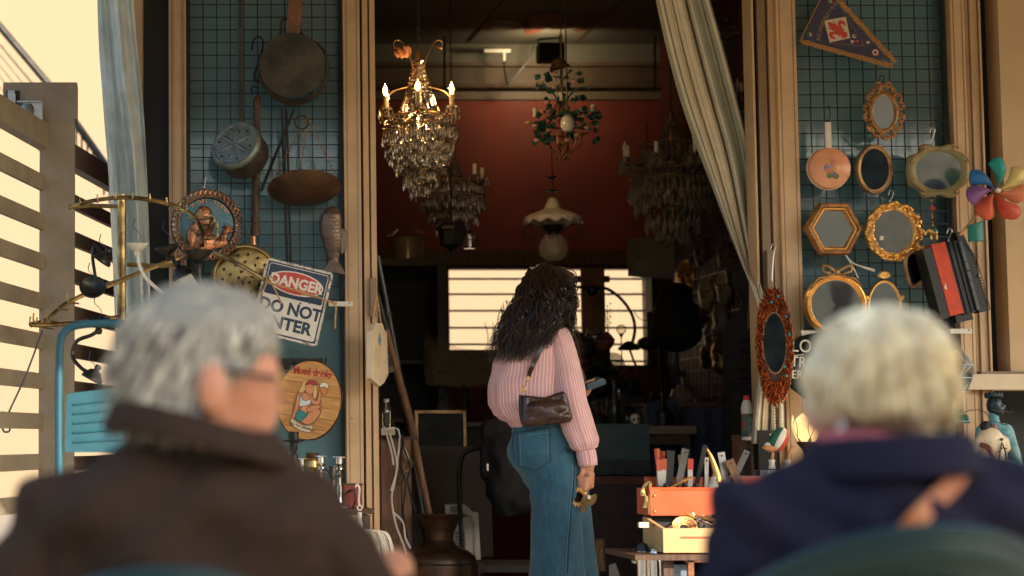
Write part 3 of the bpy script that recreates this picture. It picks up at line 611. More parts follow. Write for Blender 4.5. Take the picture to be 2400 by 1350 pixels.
poly('print_top', mat('print_pale_blue', (.52, .58, .56), .6), [(705, 927), (710, 938), (718, 940), (728, 935), (728, 946), (718, 952), (705, 955), (703, 943)], -.0062, fig)
poly('print_shorts', mat('print_teal', (.03, .20, .18), .6), [(702, 965), (716, 966), (726, 972), (716, 986), (706, 990), (698, 980)], -.0062, fig)
poly('print_leg', M_skin_p, [(712, 984), (728, 968), (745, 955), (755, 962), (750, 974), (738, 990), (722, 994)], -.0060, fig)
poly('print_leg', M_skin_p, [(722, 958), (742, 946), (752, 948), (746, 960), (730, 966)], -.0054, fig)
poly('print_beer', mat('print_beer', (.55, .22, .06), .6), [(748, 905), (762, 903), (763, 918), (750, 920)], -.0055, fig)
poly('print_foam', mat('print_foam', (.78, .72, .56), .6), [(746, 905), (747, 896), (755, 892), (764, 896), (764, 905), (755, 902)], -.0064, fig)
poly('print_banner', mat('print_paper', (.66, .55, .36), .6), [(690, 985), (705, 993), (722, 998), (740, 996), (738, 1010), (722, 1012), (702, 1006), (690, 998)], -.0066, fig)
text('lettering', 'are for pansies', .0165, M_ol, fig, ((715 - 724) * k, -.0076, (938 - 1001) * k), (R(90), R(9), 0), depth=.0003, bold=.0003, xs=1.0)
# dark hung things beside the boards
q = Px(690, 860, 7.86)
t = thing('iron_trivet', 'black iron hook rack behind the round wooden sign', 'hook rack', q.o)
part('bar', M_iron, t, lambda b: b.box(q(700, 848), (.2, .015, .03)))
for x in (664, 690, 746): part('hook', M_iron, t, lambda b: b.tube(catmull([q(x, 848), q(x + 4, 862), q(x + 14, 858), q(x + 18, 838)], 5), [.011 - .0005 * i for i in range(16)], 6))
# candlesticks on a shelf
sh = thing('display_shelf', 'low dark shelf carrying brass and silver candlesticks', 'shelf', P(720, 1190, 7.55))
part('board', M_dwood, sh, lambda b: b.box((0, 0, -.012), (.5, .2, .02))); 
for x in (-.22, .22): part('leg', M_dwood, sh, lambda b: b.box((x, 0, -sh.location.z / 2 - .012), (.03, .18, sh.location.z - .03)))
zs = sh.location.z
def candlestick(x, y, prof, m, lab, Yc=7.55, n=16, arm=False):
    o = P(x, y, Yc); h = o.z - zs; t = thing('candlestick', lab, 'candlestick', (o.x, o.y, zs - .002))
    part('stem', m, t, lambda b: b.lathe([(.038, 0), (.036, .008), (.014, .02), (.010, .04)] + [(r_, h - d_) for r_, d_ in prof[::-1] if h - d_ > .045][::1], n))
    return t, h
P1 = [(.012, 0), (.030, .001), (.031, .005), (.016, .009), (.015, .03), (.021, .036), (.013, .046), (.020, .052), (.009, .064), (.015, .075), (.008, .085), (.010, .12)]
P2 = [(.020, .0), (.020, .032), (.042, .034), (.044, .038), (.015, .045), (.016, .07), (.009, .08), (.018, .1), (.012, .14)]
candlestick(688, 1010, P2, mat('black_bronze', (.03, .03, .028), .35, metal=.7), 'black bronze candlestick with wide drip tray below the wooden sign', 7.5)
t, h = candlestick(795, 1068, P1, M_chrome, 'tall pewter candlestick with bright silver cup next to the door post', 7.6)
t, h = candlestick(780, 1090, [(.018, 0), (.019, .004), (.013, .008), (.016, .04), (.008, .055), (.012, .07), (.008, .1)], mat('pewter', (.10, .10, .09), .35, metal=.8), 'dark pewter candlestick with curved side arm beside the silver cup', 7.56)
part('side_arm', MATS['pewter'], t, lambda b: b.tube(catmull([(0, 0, h - .06), (-.02, 0, h - .02), (-.045, 0, h - .012), (-.055, 0, h - .03)], 5), .005, 6))
candlestick(752, 1066, P1, M_chrome, 'bright silver candlestick with pinched waist among the brass ones', 7.5)
candlestick(732, 1060, [(.03, 0), (.022, .012), (.034, .02), (.026, .03), (.03, .055), (.014, .07), (.02, .08), (.01, .1)], M_brass, 'bulbous brass candlestick with a flared lip', 7.52)
candlestick(706, 1072, P1, M_chrome, 'silver candlestick half hidden behind the brown coat', 7.52)
# red box, wire hook and white tassel by the door post
q = Px(828, 1170, 7.6); k = q.k
t = thing('red_box', 'rust red wooden box hung by the door post', 'box', q.o)
part('body', mat('rust_red', (.26, .05, .025), .55, var=.3, bump=.1), t, lambda b: b.box((0, .03, 0), (.07, .06, .11)))
part('trim', M_dwood, t, lambda b: (b.box((0, .03, .058), (.078, .066, .006)), b.box((0, .03, -.058), (.078, .066, .006))))
part('cable', M_iron, t, lambda b: [b.tube(catmull([q(808 + i * 4, 1160 - i * 3, -.03), q(822 + i * 3, 1148, -.04), q(833, 1165 + i * 4, -.04), q(826 - i * 2, 1195, -.03)], 5), .0025, 5) for i in range(4)])
q = Px(844, 1190, 7.45); k = q.k
t = thing('tassel', 'white plastic tassel of looped cords hanging from a white hook', 'tassel', q.o)
part('hook', M_white, t, lambda b: b.tube(catmull([q(833, 1142), q(838, 1136), q(843, 1146), q(841, 1172), q(843, 1186)], 6), .004, 6))
part('ring', M_white, t, lambda b: b.torus(q(843, 1190), .009, .0028, 16, 5))
part('grip', M_white, t, lambda b: b.lathe([(.008, 0), (.009, -.02), (.007, -.03), (.012, -.045), (.013, -.07), (.010, -.085)], 12, T(q(843, 1200))))
for i in range(14): part('strand', M_white, t, lambda b: b.tube(catmull([q(846, 1250, .002 * (i % 5)), q(850 + i * 3.2, 1240 + i * .4, -.005 * (i % 3)), q(856 + i * 4.5, 1262, .004 * (i % 4)), q(862 + i * 5, 1330 + i % 3 * 6)], 5), .0032, 5))
# ================================================================= FAR LEFT: curtain, lamp stand, blue chair
def cloth_mat(name, col, stripe=None, freq=120.0, rough=.85, trl=0.25):
    m = bpy.data.materials.new(name); m.use_nodes = True; n = m.node_tree.nodes; l = m.node_tree.links; b = n['Principled BSDF']; b.inputs['Roughness'].default_value = rough; b.inputs['Sheen Weight'].default_value = .2
    at = n.new('ShaderNodeAttribute'); at.attribute_name = 'st'; sx = n.new('ShaderNodeSeparateXYZ'); l.new(at.outputs['Vector'], sx.inputs[0])
    nz = n.new('ShaderNodeTexNoise'); nz.inputs['Scale'].default_value = 9; nz.inputs['Detail'].default_value = 6; tc = n.new('ShaderNodeTexCoord'); l.new(tc.outputs['Object'], nz.inputs[0])
    ramp = n.new('ShaderNodeValToRGB'); cr = ramp.color_ramp
    if stripe:
        mu = n.new('ShaderNodeMath'); mu.operation = 'MULTIPLY'; mu.inputs[1].default_value = freq; l.new(sx.outputs[0], mu.inputs[0]); fr = n.new('ShaderNodeMath'); fr.operation = 'FRACT'; l.new(mu.outputs[0], fr.inputs[0]); l.new(fr.outputs[0], ramp.inputs[0])
        cr.interpolation = 'CONSTANT'; cr.elements[0].color = (*stripe[0][1], 1); cr.elements[0].position = 0
        cr.elements[1].position = stripe[1][0]; cr.elements[1].color = (*stripe[1][1], 1)
        for p_, c_ in stripe[2:]: e = cr.elements.new(p_); e.color = (*c_, 1)
    else: cr.elements[0].color = (*col, 1); cr.elements[1].color = (*col, 1)
    mx = n.new('ShaderNodeMix'); mx.data_type = 'RGBA'; mx.blend_type = 'MULTIPLY'; mx.inputs['Factor'].default_value = .35; l.new(ramp.outputs[0], mx.inputs['A']); l.new(nz.outputs['Color'], mx.inputs['B'])
    hs = n.new('ShaderNodeHueSaturation'); hs.inputs['Saturation'].default_value = .0; l.new(nz.outputs['Color'], hs.inputs['Color']); hs.inputs['Value'].default_value = 1.7; l.new(hs.outputs[0], mx.inputs['B'])
    l.new(mx.outputs['Result'], b.inputs['Base Color'])
    wv = n.new('ShaderNodeTexNoise'); wv.inputs['Scale'].default_value = 60; l.new(tc.outputs['Object'], wv.inputs[0]); bp = n.new('ShaderNodeBump'); bp.inputs['Strength'].default_value = .2; bp.inputs['Distance'].default_value = .004; l.new(wv.outputs[0], bp.inputs['Height']); l.new(bp.outputs[0], b.inputs['Normal'])
    if trl:
        t_ = n.new('ShaderNodeBsdfTranslucent'); l.new(mx.outputs['Result'], t_.inputs[0]); x = n.new('ShaderNodeMixShader'); x.inputs[0].default_value = trl; l.new(b.outputs[0], x.inputs[1]); l.new(t_.outputs[0], x.inputs[2]); l.new(x.outputs[0], n['Material Output'].inputs[0])
    MATS[name] = m; return m
M_pale = cloth_mat('pale_blue_cloth', (.78, .84, .82), trl=.5)
CL = [(0, 228, 312), (120, 232, 322), (250, 242, 336), (400, 254, 344), (560, 262, 350), (700, 268, 352), (1000, 280, 352)]
def pale(u, v):
    y = -60 + 1100 * v; a, c = soft(CL, y, 60); x = a + (c - a) * u
    d = .05 * math.sin(u * 8.5 - v * 5 + 1.1 * math.sin(v * 3.1)) + .022 * math.sin(u * 19 + v * 7 + math.sin(v * 5)) * smooth(.0, .5, v) + .010 * math.sin(u * 33 - v * 12) + .025 * noise.noise(Vector((u * 3, v * 7, 3)))
    return P(x, y, 7.88 + d)
part('door_curtain', M_pale, None, lambda b: b.sheet(pale, 70, 60), label='pale blue gathered curtain hanging at the edge of the gate', cat='curtain', solid=.002)

ls = thing('lamp_display_stand', 'brass display stand with curved peg arms for old lamps', 'display stand', (P(285, 900, 7.3).x, 7.3, 0))
q0 = ls.location
def lq(x, y, Y=7.3): return P(x, y, Y) - q0
part('pole', M_brass, ls, lambda b: b.tube([(0, 0, .02), (0, 0, P(285, 456, 7.3).z)], .0165, 12))
part('base', M_iron, ls, lambda b: b.lathe([(.2, 0.004), (.2, .02), (.03, .04)], 24))
toparm = [lq(162, 487, 7.32), lq(215, 471, 7.25), lq(285, 463, 7.22), lq(350, 468, 7.2), lq(410, 483, 7.16), lq(452, 506, 7.08), lq(472, 540, 7.0), lq(474, 575, 6.95)]
am = part('arm', M_brass, ls, lambda b: b.tube(catmull(toparm, 6), .0085, 8))
part('arm', M_brass, ls, lambda b: b.tube([lq(160, 485, 7.34), lq(220, 482, 7.34), lq(285, 484, 7.3)], .0085, 8))
for x, y, Yp in ((186, 478, 7.28), (227, 470, 7.25), (269, 464, 7.22), (309, 465, 7.21), (350, 468, 7.2), (389, 477, 7.18)):
    part('peg', M_brass, ls, lambda b: b.tube(catmull([lq(x, y, Yp), lq(x + 2, y + 4, Yp - .06), lq(x + 1, y - 14, Yp - .065)], 4), .0035, 6))
for i, (x, y) in enumerate(((395, 490), (410, 500), (435, 512), (462, 516), (475, 528), (482, 538), (484, 552), (482, 562))):
    part('peg', M_brass, ls, lambda b: b.tube(catmull([lq(x, y, 7.12 - .02 * i), lq(x + 26, y - 5, 7.05 - .02 * i), lq(x + 29, y - 22, 7.05 - .02 * i)], 4), .0035, 6))
for pts in ([(298, 620, 7.3), (395, 622, 7.25), (440, 600, 7.1), (475, 585, 7.0)], [(250, 672, 7.2), (330, 638, 7.25), (430, 600, 7.3)], [(285, 655, 7.3), (220, 680, 7.25), (150, 715, 7.2), (108, 750, 7.15), (70, 760, 7.1)], [(285, 742, 7.3), (215, 752, 7.2), (140, 760, 7.1), (72, 762, 7.0)], [(500, 590, 7.1), (560, 620, 7.0), (620, 655, 6.95)]):
    part('arm', M_brass, ls, lambda b: b.tube(catmull([lq(*p) for p in pts], 6), .0085, 8))
for x, y in ((72, 760), (80, 752), (88, 762), (112, 748), (135, 720), (160, 705), (100, 765)): part('peg', M_brass, ls, lambda b: b.tube(catmull([lq(x + 24, y + 6, 7.1), lq(x, y + 2, 7.05), lq(x - 1, y - 18, 7.05)], 4), .0035, 6))
M_bell = mat('blackened_bronze', (.035, .035, .032), .33, metal=.7, var=.3)
CUP = [(.004, -.05), (.010, -.048), (.013, -.036), (.009, -.03), (.022, -.022), (.036, -.008), (.040, 0), (.037, .001), (.03, -.006), (.012, -.014), (.003, -.016)]
BELL = [(.003, .04), (.010, .038), (.012, .028), (.008, .022), (.022, .015), (.028, .004), (.036, -.004), (.038, -.016), (.034, -.018), (.02, -.01), (.002, -.01)]
def sconce(x, y, Yp, prof, m, rot, lab, stem=None, sc=1.0):
    o = P(x, y, Yp); t = thing('lamp_fitting', lab, 'lamp part', o)
    part('cup', m, t, lambda b: b.lathe([(r_ * sc, z_ * sc) for r_, z_ in prof], 24, rot))
    if stem: part('stem', m if m is not M_white else M_white, t, lambda b: b.tube(catmull([P(a, b_, Yp + (d or 0)) - o for a, b_, d in stem], 6), .0065 * sc, 8))
    part('wire', mat('lamp_wire', (.02, .05, .09), .5), t, lambda b: b.tube(catmull([Vector((0, -.005, -.01)), Vector((.01, -.02, .03)), Vector((-.015, -.02, .06)), Vector((-.01, 0, .09))], 5), .0018, 4))
    return t
sconce(322, 570, 7.1, CUP, M_white, RX(R(8)), 'white porcelain ceiling rose with curved white stem', [(324, 590, 0), (326, 620, 0), (345, 655, 0), (385, 690, 0)], 1.05)
sconce(243, 605, 7.15, BELL, M_bell, RY(R(35)), 'black bronze bell fitting with a curled brass arm below the stand top', [(235, 590, 0), (222, 575, .02), (217, 600, .02), (222, 640, 0), (226, 660, 0)])
sconce(217, 672, 7.1, CUP, M_bell, RX(R(62)), 'round black lamp backplate showing a white connector', None, 1.25)
sconce(231, 748, 7.1, CUP, M_bell, RX(R(14)), 'shallow black lamp cup above a rope-twist arm', [(236, 770, 0), (215, 785, 0), (180, 800, .03), (170, 835, .03), (190, 862, 0), (206, 872, 0)], 1.15)
sconce(219, 880, 7.1, BELL, M_bell, RY(R(28)), 'black bronze bell fitting at the end of the rope-twist arm', None, 1.1)
sconce(392, 576, 7.05, CUP, M_bell, RY(R(-12)) @ RX(R(10)), 'black lamp cup tilted beside the copper wall plate', [(400, 590, 0), (408, 612, 0), (418, 630, 0)], 1.15)
t = sconce(425, 638, 7.05, BELL, M_bell, RY(R(-24)), 'black bronze fitting holding a milky glass shade', None, 1.15)
part('shade', mat('milk_glass', (.62, .60, .50), .3, var=.05), t, lambda b: b.lathe([(.030, -.012), (.036, -.05), (.05, -.09), (.06, -.14), (.058, -.14), (.03, -.05)], 20, RY(R(-24))))
sconce(465, 586, 6.98, CUP, M_bell, RX(R(4)), 'black lamp cup on a thin stem before the copper plate', [(466, 600, 0), (466, 630, 0), (468, 660, 0), (480, 690, 0)], 1.4)
# blue folding chair behind the man
ch = thing('folding_chair', 'sky blue metal folding chair with ribbed backrest behind the brown coat', 'chair', (P(210, 900, 6.3).x, 6.3, 0))
M_sky = mat('sky_blue_paint', (.013, .080, .108), .5, var=.1, scale=12, bump=.04)
def cq(x, y, Y=6.3): return P(x, y, Y) - ch.location
part('tube_frame', M_sky, ch, lambda b: b.tube(catmull([cq(140, 1300), cq(138, 1000), cq(140, 820), cq(152, 778), cq(185, 762), cq(260, 758), cq(330, 762)], 6), .0135, 10))
part('tube_frame', M_sky, ch, lambda b: b.tube(catmull([cq(330, 762), cq(352, 780), cq(356, 820), cq(356, 1300)], 6), .0135, 10))
bk = part('backrest', M_sky, ch, lambda b: b.prism([(v.x, v.z) for v in [cq(x, y) for x, y in ((162, 922), (286, 908), (330, 906), (332, 1060), (152, 1060), (156, 930))]], -.012, .012))
for i in range(5): part('rib', M_sky, bk, lambda b: b.tube([cq(172, 948 + i * 22) + Vector((0, -.014, 0)), cq(318, 932 + i * 24) + Vector((0, -.014, 0))], .004, 6))
part('seat', M_sky, ch, lambda b: b.box((.05, -.15, .45), (.4, .38, .025)))
for sx in (-.14, .24):
    for sy in (-.3, .05): part('leg', M_sky, ch, lambda b: b.tube([(sx, sy * .2 - .1, .44), (sx, sy, .0)], .012, 8))

# ================================================================= DOORWAY, LEFT SIDE
q = Px(884, 830, 7.75); k = q.k
t = thing('hanging_board', 'whitewashed welcome board hanging edge-on from jute cord at the door', 'board', q.o, (0, 0, R(62)))
W = .10
part('board', M_cream, t, lambda b: b.prism([(-W, -.10), (-W * .9, .09), (-W * .6, .10), (-W * .4, .125), (W * .4, .125), (W * .6, .10), (W * .9, .09), (W, -.08), (W * .5, -.115), (0, -.13), (-W * .5, -.115)], -.01, .01))
part('relief', M_cream, t, lambda b: [b.box((x, -.013, z), (.006, .006, h)) for x, z, h in ((-.05, .0, .07), (-.03, -.01, .09), (-.005, .0, .07), (.02, .01, .06), (.045, 0, .07))], kind='stuff')
part('cord', M_rope, t, lambda b: (b.tube([(-W * .5, 0, .12), (0, 0, .245)], .004, 6), b.tube([(W * .5, 0, .12), (0, 0, .245)], .004, 6)))
part('blue_motif', mat('faded_blue', (.18, .3, .36), .6), t, lambda b: b.prism([(-.02, .05), (.0, .09), (.02, .06), (.005, .03)], -.0115, -.01))
# long poles
t = thing('iron_pole', 'long dark steel tube leaning inside the left of the doorway', 'pole', P(1010, 1335, 8.5))
part('tube', mat('blue_steel', (.055, .065, .07), .35, metal=.6, var=.2), t, lambda b: b.tube([P(1010, 1335, 8.5) - t.location, P(940, 900, 8.45) - t.location, P(884, 600, 8.4) - t.location], .014, 10))
t = thing('pitchfork', 'wooden tool handle with dark iron socket leaning in the doorway', 'tool', P(1010, 1240, 8.35))
part('handle', M_wood, t, lambda b: b.tube([P(1012, 1240, 8.35) - t.location, P(960, 980, 8.35) - t.location, P(903, 770, 8.3) - t.location], [.017, .018, .017], 10))
part('socket', M_iron, t, lambda b: b.tube([P(904, 772, 8.3) - t.location, P(886, 690, 8.28) - t.location], [.019, .008], 10))
part('collar', M_iron, t, lambda b: b.tube([P(909, 745, 8.3) - t.location, P(906, 732, 8.3) - t.location], .022, 10))
# cabinet with power strip, bottle and cables
q = Px(905, 1200, 8.3)
cab = thing('wooden_crate', 'narrow brown wooden box behind the door post', 'box', (P(915, 1200, 8.4).x, 8.4, 0))
zc = P(905, 1030, 8.35).z
part('side', M_wood, cab, lambda b: b.box((0, 0, zc / 2), (.14, .3, zc)))
part('top', M_dwood, cab, lambda b: b.box((.01, 0, zc + .006), (.18, .32, .012)))
part('front_slat', M_wood, cab, lambda b: (b.box((-.045, -.156, zc / 2), (.03, .012, zc - .02)), b.box((.045, -.156, zc / 2), (.03, .012, zc - .02))))
o = Vector((P(908, 1000, 8.25).x, 8.28, zc + .013))
bt = thing('plastic_bottle', 'small clear plastic water bottle with white cap behind the door post', 'bottle', o)
hh = P(905, 935, 8.28).z - o.z
part('body', glassy('bottle_plastic', (.82, .82, .78), .06, .86), bt, lambda b: b.lathe([(.001, 0), (.026, .002), (.028, .012)] + [(.028 - .002 * (i % 2), .02 + i * (hh - .07) / 10) for i in range(10)] + [(.027, hh - .05), (.012, hh - .02), (.011, hh - .012)], 16))
part('cap', M_white, bt, lambda b: b.lathe([(.013, hh - .014), (.013, hh), (.001, hh + .001)], 14))
t = thing('power_strip', 'white multi-socket plug with tangled white cables', 'power strip', P(908, 1012, 8.22))
part('body', M_white, t, lambda b: b.box((0, 0, 0), (.06, .05, .028)))
for pts, r_, m_ in (([(905, 1005), (935, 1010), (932, 1080), (925, 1130), (918, 1170), (928, 1230), (950, 1290), (958, 1340)], .0045, M_white), ([(912, 1012), (925, 1060), (930, 1100), (916, 1150)], .0045, M_white), ([(900, 1000), (915, 1050), (922, 1090)], .004, M_white), ([(920, 1200), (945, 1225), (950, 1260), (962, 1285)], .005, M_white), ([(915, 985), (945, 1030), (935, 1080), (950, 1130), (945, 1200), (955, 1260)], .004, M_wire), ([(925, 1000), (960, 1090), (955, 1130), (975, 1200)], .004, M_wire)):
    part('cable', m_, t, lambda b: b.tube(catmull([P(x, y, 8.15) - t.location for x, y in pts], 6), r_, 6))
t = thing('wall_bracket_lamp', 'thin brass sconce hook hanging among the cables', 'lamp part', P(955, 1075, 8.2))
part('arm', M_brass, t, lambda b: b.tube(catmull([P(x, y, 8.2) - t.location for x, y in ((952, 1060), (965, 1085), (960, 1100), (945, 1110), (938, 1125))], 6), .005, 6))
part('flame', M_cream, t, lambda b: b.ell((0, 0, .02), (.010, .010, .035), 10, 8, RY(R(-20))))
part('rosette', M_brass, t, lambda b: b.torus(P(936, 1127, 8.2) - t.location, .02, .004, 16, 6))
t = part('paper_pack', mat('printed_pack', (.25, .16, .05), .5, var=.8, scale=30, col2=(.02, .02, .02), patch=22, thr=(.45, .5)), None, lambda b: b.box((0, 0, 0), (.04, .03, .09), taper=.8), loc=P(908, 850, 8.3), rot=(0, R(-12), 0), label='small black and yellow printed packet behind the hanging board', cat='packet')
# bronze vase
Yv = 8.15; q = Px(1030, 1290, Yv); k = q.k
t = thing('bronze_vase', 'large dark embossed bronze vase with flared neck', 'vase', (q.o.x, q.o.y, 0.013))
zb = q.o.z - .013
M_vase = mat('dark_bronze', (.045, .035, .022), .38, metal=.75, var=.35, scale=12, bump=.2, col2=(.13, .06, .03), patch=5)
def vz(y): return zb + (1290 - y) * k
part('body', M_vase, t, lambda b: b.lathe([(.001, 0), (.09, .005), (.10, .02), (.08, .05), (.10, .12), (.15, .22), (.158, vz(1330)), (.152, vz(1312)), (.148, vz(1303)), (.12, vz(1290)), (.07, vz(1277)), (.058, vz(1265))], 36))
nk = part('neck', M_vase, t, lambda b: b.lathe([(.058, vz(1265)), (.062, vz(1245)), (.085, vz(1218)), (.118, vz(1208)), (.114, vz(1207)), (.07, vz(1225)), (.05, vz(1250))], 36, cap=False))
part('embossed_arch', M_vase, t, lambda b: [b.torus((0, 0, 0), .017, .0022, 14, 5, RZ(2 * math.pi * i / 22) @ T(0, -.150, vz(1322)) @ RX(R(-12))) for i in range(22)], kind='stuff')
part('rim_band', M_vase, t, lambda b: b.torus((0, 0, vz(1318)), .156, .004, 40, 6, axis='Z'))
part('lattice', M_vase, nk, lambda b: [b.tube([RZ(R(a)) @ Vector((0, -.0625, vz(1245))), RZ(R(a + s * 16)) @ Vector((0, -.082, vz(1220)))], .0022, 5) for a in range(0, 360, 12) for s in (-1, 1)], kind='stuff')
part('handle', M_vase, t, lambda b: b.torus((.165, 0, vz(1335)), .028, .006, 18, 6, axis='Y', sq=(.6, 1)))
part('handle', M_vase, t, lambda b: b.torus((-.165, 0, vz(1335)), .028, .006, 18, 6, axis='Y', sq=(.6, 1)))
# white fan heater
Yh = 8.9; q = Px(1085, 1270, Yh); k = q.k
t = thing('fan_heater', 'white plastic tower heater standing behind the bronze vase', 'heater', (q.o.x, q.o.y, .013))
zb = q.o.z - .013
def hp(x, y): return ((x - 1085) * k, zb + (1270 - y) * k)
M_heat = mat('heater_plastic', (.60, .54, .43), .45, var=.05)
part('shell', M_heat, t, lambda b: b.prism([hp(1044, 1184), hp(1090, 1183), hp(1100, 1190), hp(1108, 1200), hp(1122, 1202), hp(1126, 1300), (hp(1126, 0)[0], .01), (hp(1050, 0)[0], .01), hp(1050, 1300), hp(1046, 1206)], 0, .12))
part('label_plate', mat('grey_label', (.22, .23, .21), .5), t, lambda b: b.prism([hp(1056, 1187), hp(1074, 1187), hp(1074, 1202), hp(1056, 1202)], -.002, 0))
part('inset', mat('heater_inset', (.45, .42, .35), .5), t, lambda b: b.tube([(v[0], -.002, v[1]) for v in (hp(1085, 1207), hp(1104, 1212), hp(1111, 1230), hp(1112, 1330))], .006, 6))
for i in range(12): part('grille_slot', M_dark, t, lambda b: b.box((hp(1078, 0)[0], -.002, hp(0, 1248 + i * 5)[1]), (.05, .006, .005)))
# ================================================================= SHOP INTERIOR
M_bulb = mat('lit_bulb', (1, .75, .4), .3, var=0, emit=(1.0, .52, .17), es=9.0)
M_fil = mat('lit_filament', (1, .8, .5), .3, var=0, emit=(1.0, .72, .36), es=24.0)
M_candle = mat('candle_sleeve', (.62, .45, .26), .6, var=.1)
M_wcandle = mat('white_candle', (.62, .58, .50), .6, var=.1)
M_bronze = mat('chandelier_bronze', (.30, .18, .07), .32, metal=.9, var=.3)
def drop(b, c, l, r): # faceted pear drop
    x, y, z = c; n = 6
    v = [(x, y, z)] + [(x + r * math.cos(2 * math.pi * i / n), y + r * math.sin(2 * math.pi * i / n), z - l * .66) for i in range(n)] + [(x, y, z - l)]
    b.add(v, [(0, 1 + i, 1 + (i + 1) % n) for i in range(n)] + [(n + 1, 1 + (i + 1) % n, 1 + i) for i in range(n)])
def strand(b, p, e, sag, n, r):
    p, e = Vector(p), Vector(e)
    for i in range(n + 1):
        t_ = i / n; c = p.lerp(e, t_); c.z -= sag * 4 * t_ * (1 - t_); b.bead(c, r)
def arm_path(a, R0, z0, R1, z1, dip, n=5):
    return catmull([(R0 * math.cos(a), R0 * math.sin(a), z0), ((R0 * .6 + R1 * .4) * math.cos(a), (R0 * .6 + R1 * .4) * math.sin(a), z0 - dip), (R1 * 1.02 * math.cos(a), R1 * 1.02 * math.sin(a), (z0 + z1) / 2 - dip), (R1 * math.cos(a), R1 * math.sin(a), z1)], n)
def chandelier(cx, cy, Yc, lab, px_r, arms, ztop, zlow, tiers, lit, seed, mt=M_crystal, sleeve=M_candle, rot=.3, topbeads=True, chain_top=-40, big=1.0):
    rnd = random.Random(seed); q = Px(cx, cy, Yc); k = q.k
    t = thing('chandelier', lab, 'chandelier', q.o); Ra = px_r * k
    part('stem', M_bronze, t, lambda b: b.lathe([(.006, -zlow * k * .8), (.014, -zlow * k * .5), (.007, 0), (.016, .02), (.006, .05), (.018, ztop * k * .45), (.006, ztop * k * .6), (.013, ztop * k * .9), (.004, ztop * k)], 10))
    def ch(b):
        z = ztop * k
        while z < (cy - chain_top) * k: b.torus((0, 0, z), .010, .0022, 8, 4, axis='Y' if int(z / .018) % 2 else 'X', sq=(.6, 1)); z += .018
    part('chain', M_iron, t, ch, kind='stuff')
    for i in range(arms):
        a = rot + 2 * math.pi * i / arms; ca, sa = math.cos(a), math.sin(a)
        am_ = part('arm', M_bronze, t, lambda b: b.tube(arm_path(a, .012, .03, Ra, .0, .045), .0045, 6))
        part('drip_pan', M_bronze if not topbeads else mt, am_, lambda b: b.lathe([(.003, -.008), (.03, .0), (.034, .007), (.03, .006), (.004, .0)], 12, T(Ra * ca, Ra * sa, 0)))
        part('candle', sleeve, am_, lambda b: b.lathe([(.0105, .002), (.0105, .062), (.003, .063)], 10, T(Ra * ca, Ra * sa, 0)))
        if lit:
            part('bulb', glassy('bulb_glass', (1, .82, .55), .03, .93) if 'bulb_glass' not in MATS else MATS['bulb_glass'], am_, lambda b: b.lathe([(.007, .063), (.013, .072), (.0155, .086), (.012, .102), (.005, .116), (.001, .122)], 14, T(Ra * ca, Ra * sa, 0)))
            part('filament', M_fil, am_, lambda b: b.lathe([(.001, .070), (.0085, .078), (.0095, .088), (.0065, .102), (.001, .112)], 10, T(Ra * ca, Ra * sa, 0)))
        elif lit is None and i % 3 == 0:
            part('bulb', M_wcandle, am_, lambda b: b.lathe([(.007, .063), (.013, .072), (.015, .084), (.008, .102), (.001, .118)], 10, T(Ra * ca, Ra * sa, 0)))
    for rr, zz, r_ in tiers: part('hoop', M_bronze, t, lambda b: b.torus((0, 0, zz * k), rr * k, r_, 28, 6, axis='Z'))
    def cry(b):
        if topbeads:
            for i in range(20):                                    # strands from the crown down to the main hoop
                a = 2 * math.pi * i / 20; strand(b, (.016 * math.cos(a), .016 * math.sin(a), ztop * k * .8), (Ra * .62 * math.cos(a), Ra * .62 * math.sin(a), -.035), .03, 18, .0085)
        for i in range(arms):                                       # swags between arms
            a, c = rot + 2 * math.pi * i / arms, rot + 2 * math.pi * (i + 1) / arms
            strand(b, (Ra * math.cos(a), Ra * math.sin(a), 0), (Ra * math.cos(c), Ra * math.sin(c), 0), .06, 15, .0088)
            strand(b, (Ra * math.cos(a), Ra * math.sin(a), -.005), (Ra * .55 * math.cos(a), Ra * .55 * math.sin(a), -zlow * k * .45), .03, 15, .0085)
            for d_ in range(5): drop(b, (Ra * math.cos(a) + .034 * math.cos(d_ * 1.25), Ra * math.sin(a) + .034 * math.sin(d_ * 1.25), .002), rnd.uniform(.03, .05) * big, .0085 * big)
        for rr, zz, _ in tiers:
            n_ = max(10, int(rr * k * 2 * math.pi / (.0135 * big * 1.3 if big > 1 else .0135)))
            for i in range(n_):
                a = 2 * math.pi * i / n_; R_ = rr * k
                z = zz * k; 
                for j in range(rnd.choice((1, 2, 2, 3))): b.bead((R_ * math.cos(a), R_ * math.sin(a), z - .007), .0058); z -= .0125
                drop(b, (R_ * math.cos(a), R_ * math.sin(a), z), rnd.uniform(.035, .06) * big, rnd.uniform(.008, .0115) * big)
        for i in range(int(px_r * 2.2)):
            a, R_ = rnd.uniform(0, 6.28), Ra * rnd.uniform(.1, .7); drop(b, (R_ * math.cos(a), R_ * math.sin(a), -rnd.uniform(.05, .9) * zlow * k * (1 - R_ / Ra * .6)), .04, .008)
    part('crystal', mt, t, cry, kind='stuff', flat=True)
    if lit:
        for i in range(arms):
            a = rot + 2 * math.pi * i / arms; ld = bpy.data.lights.new('bulb_light', 'POINT'); ld.energy = lit; ld.color = (1, .62, .28); ld.shadow_soft_size = .02
            lo = bpy.data.objects.new('bulb_light', ld); COL.objects.link(lo); lo.parent = t; lo.location = (Ra * 1.0 * math.cos(a), Ra * 1.0 * math.sin(a), .15)
    return t
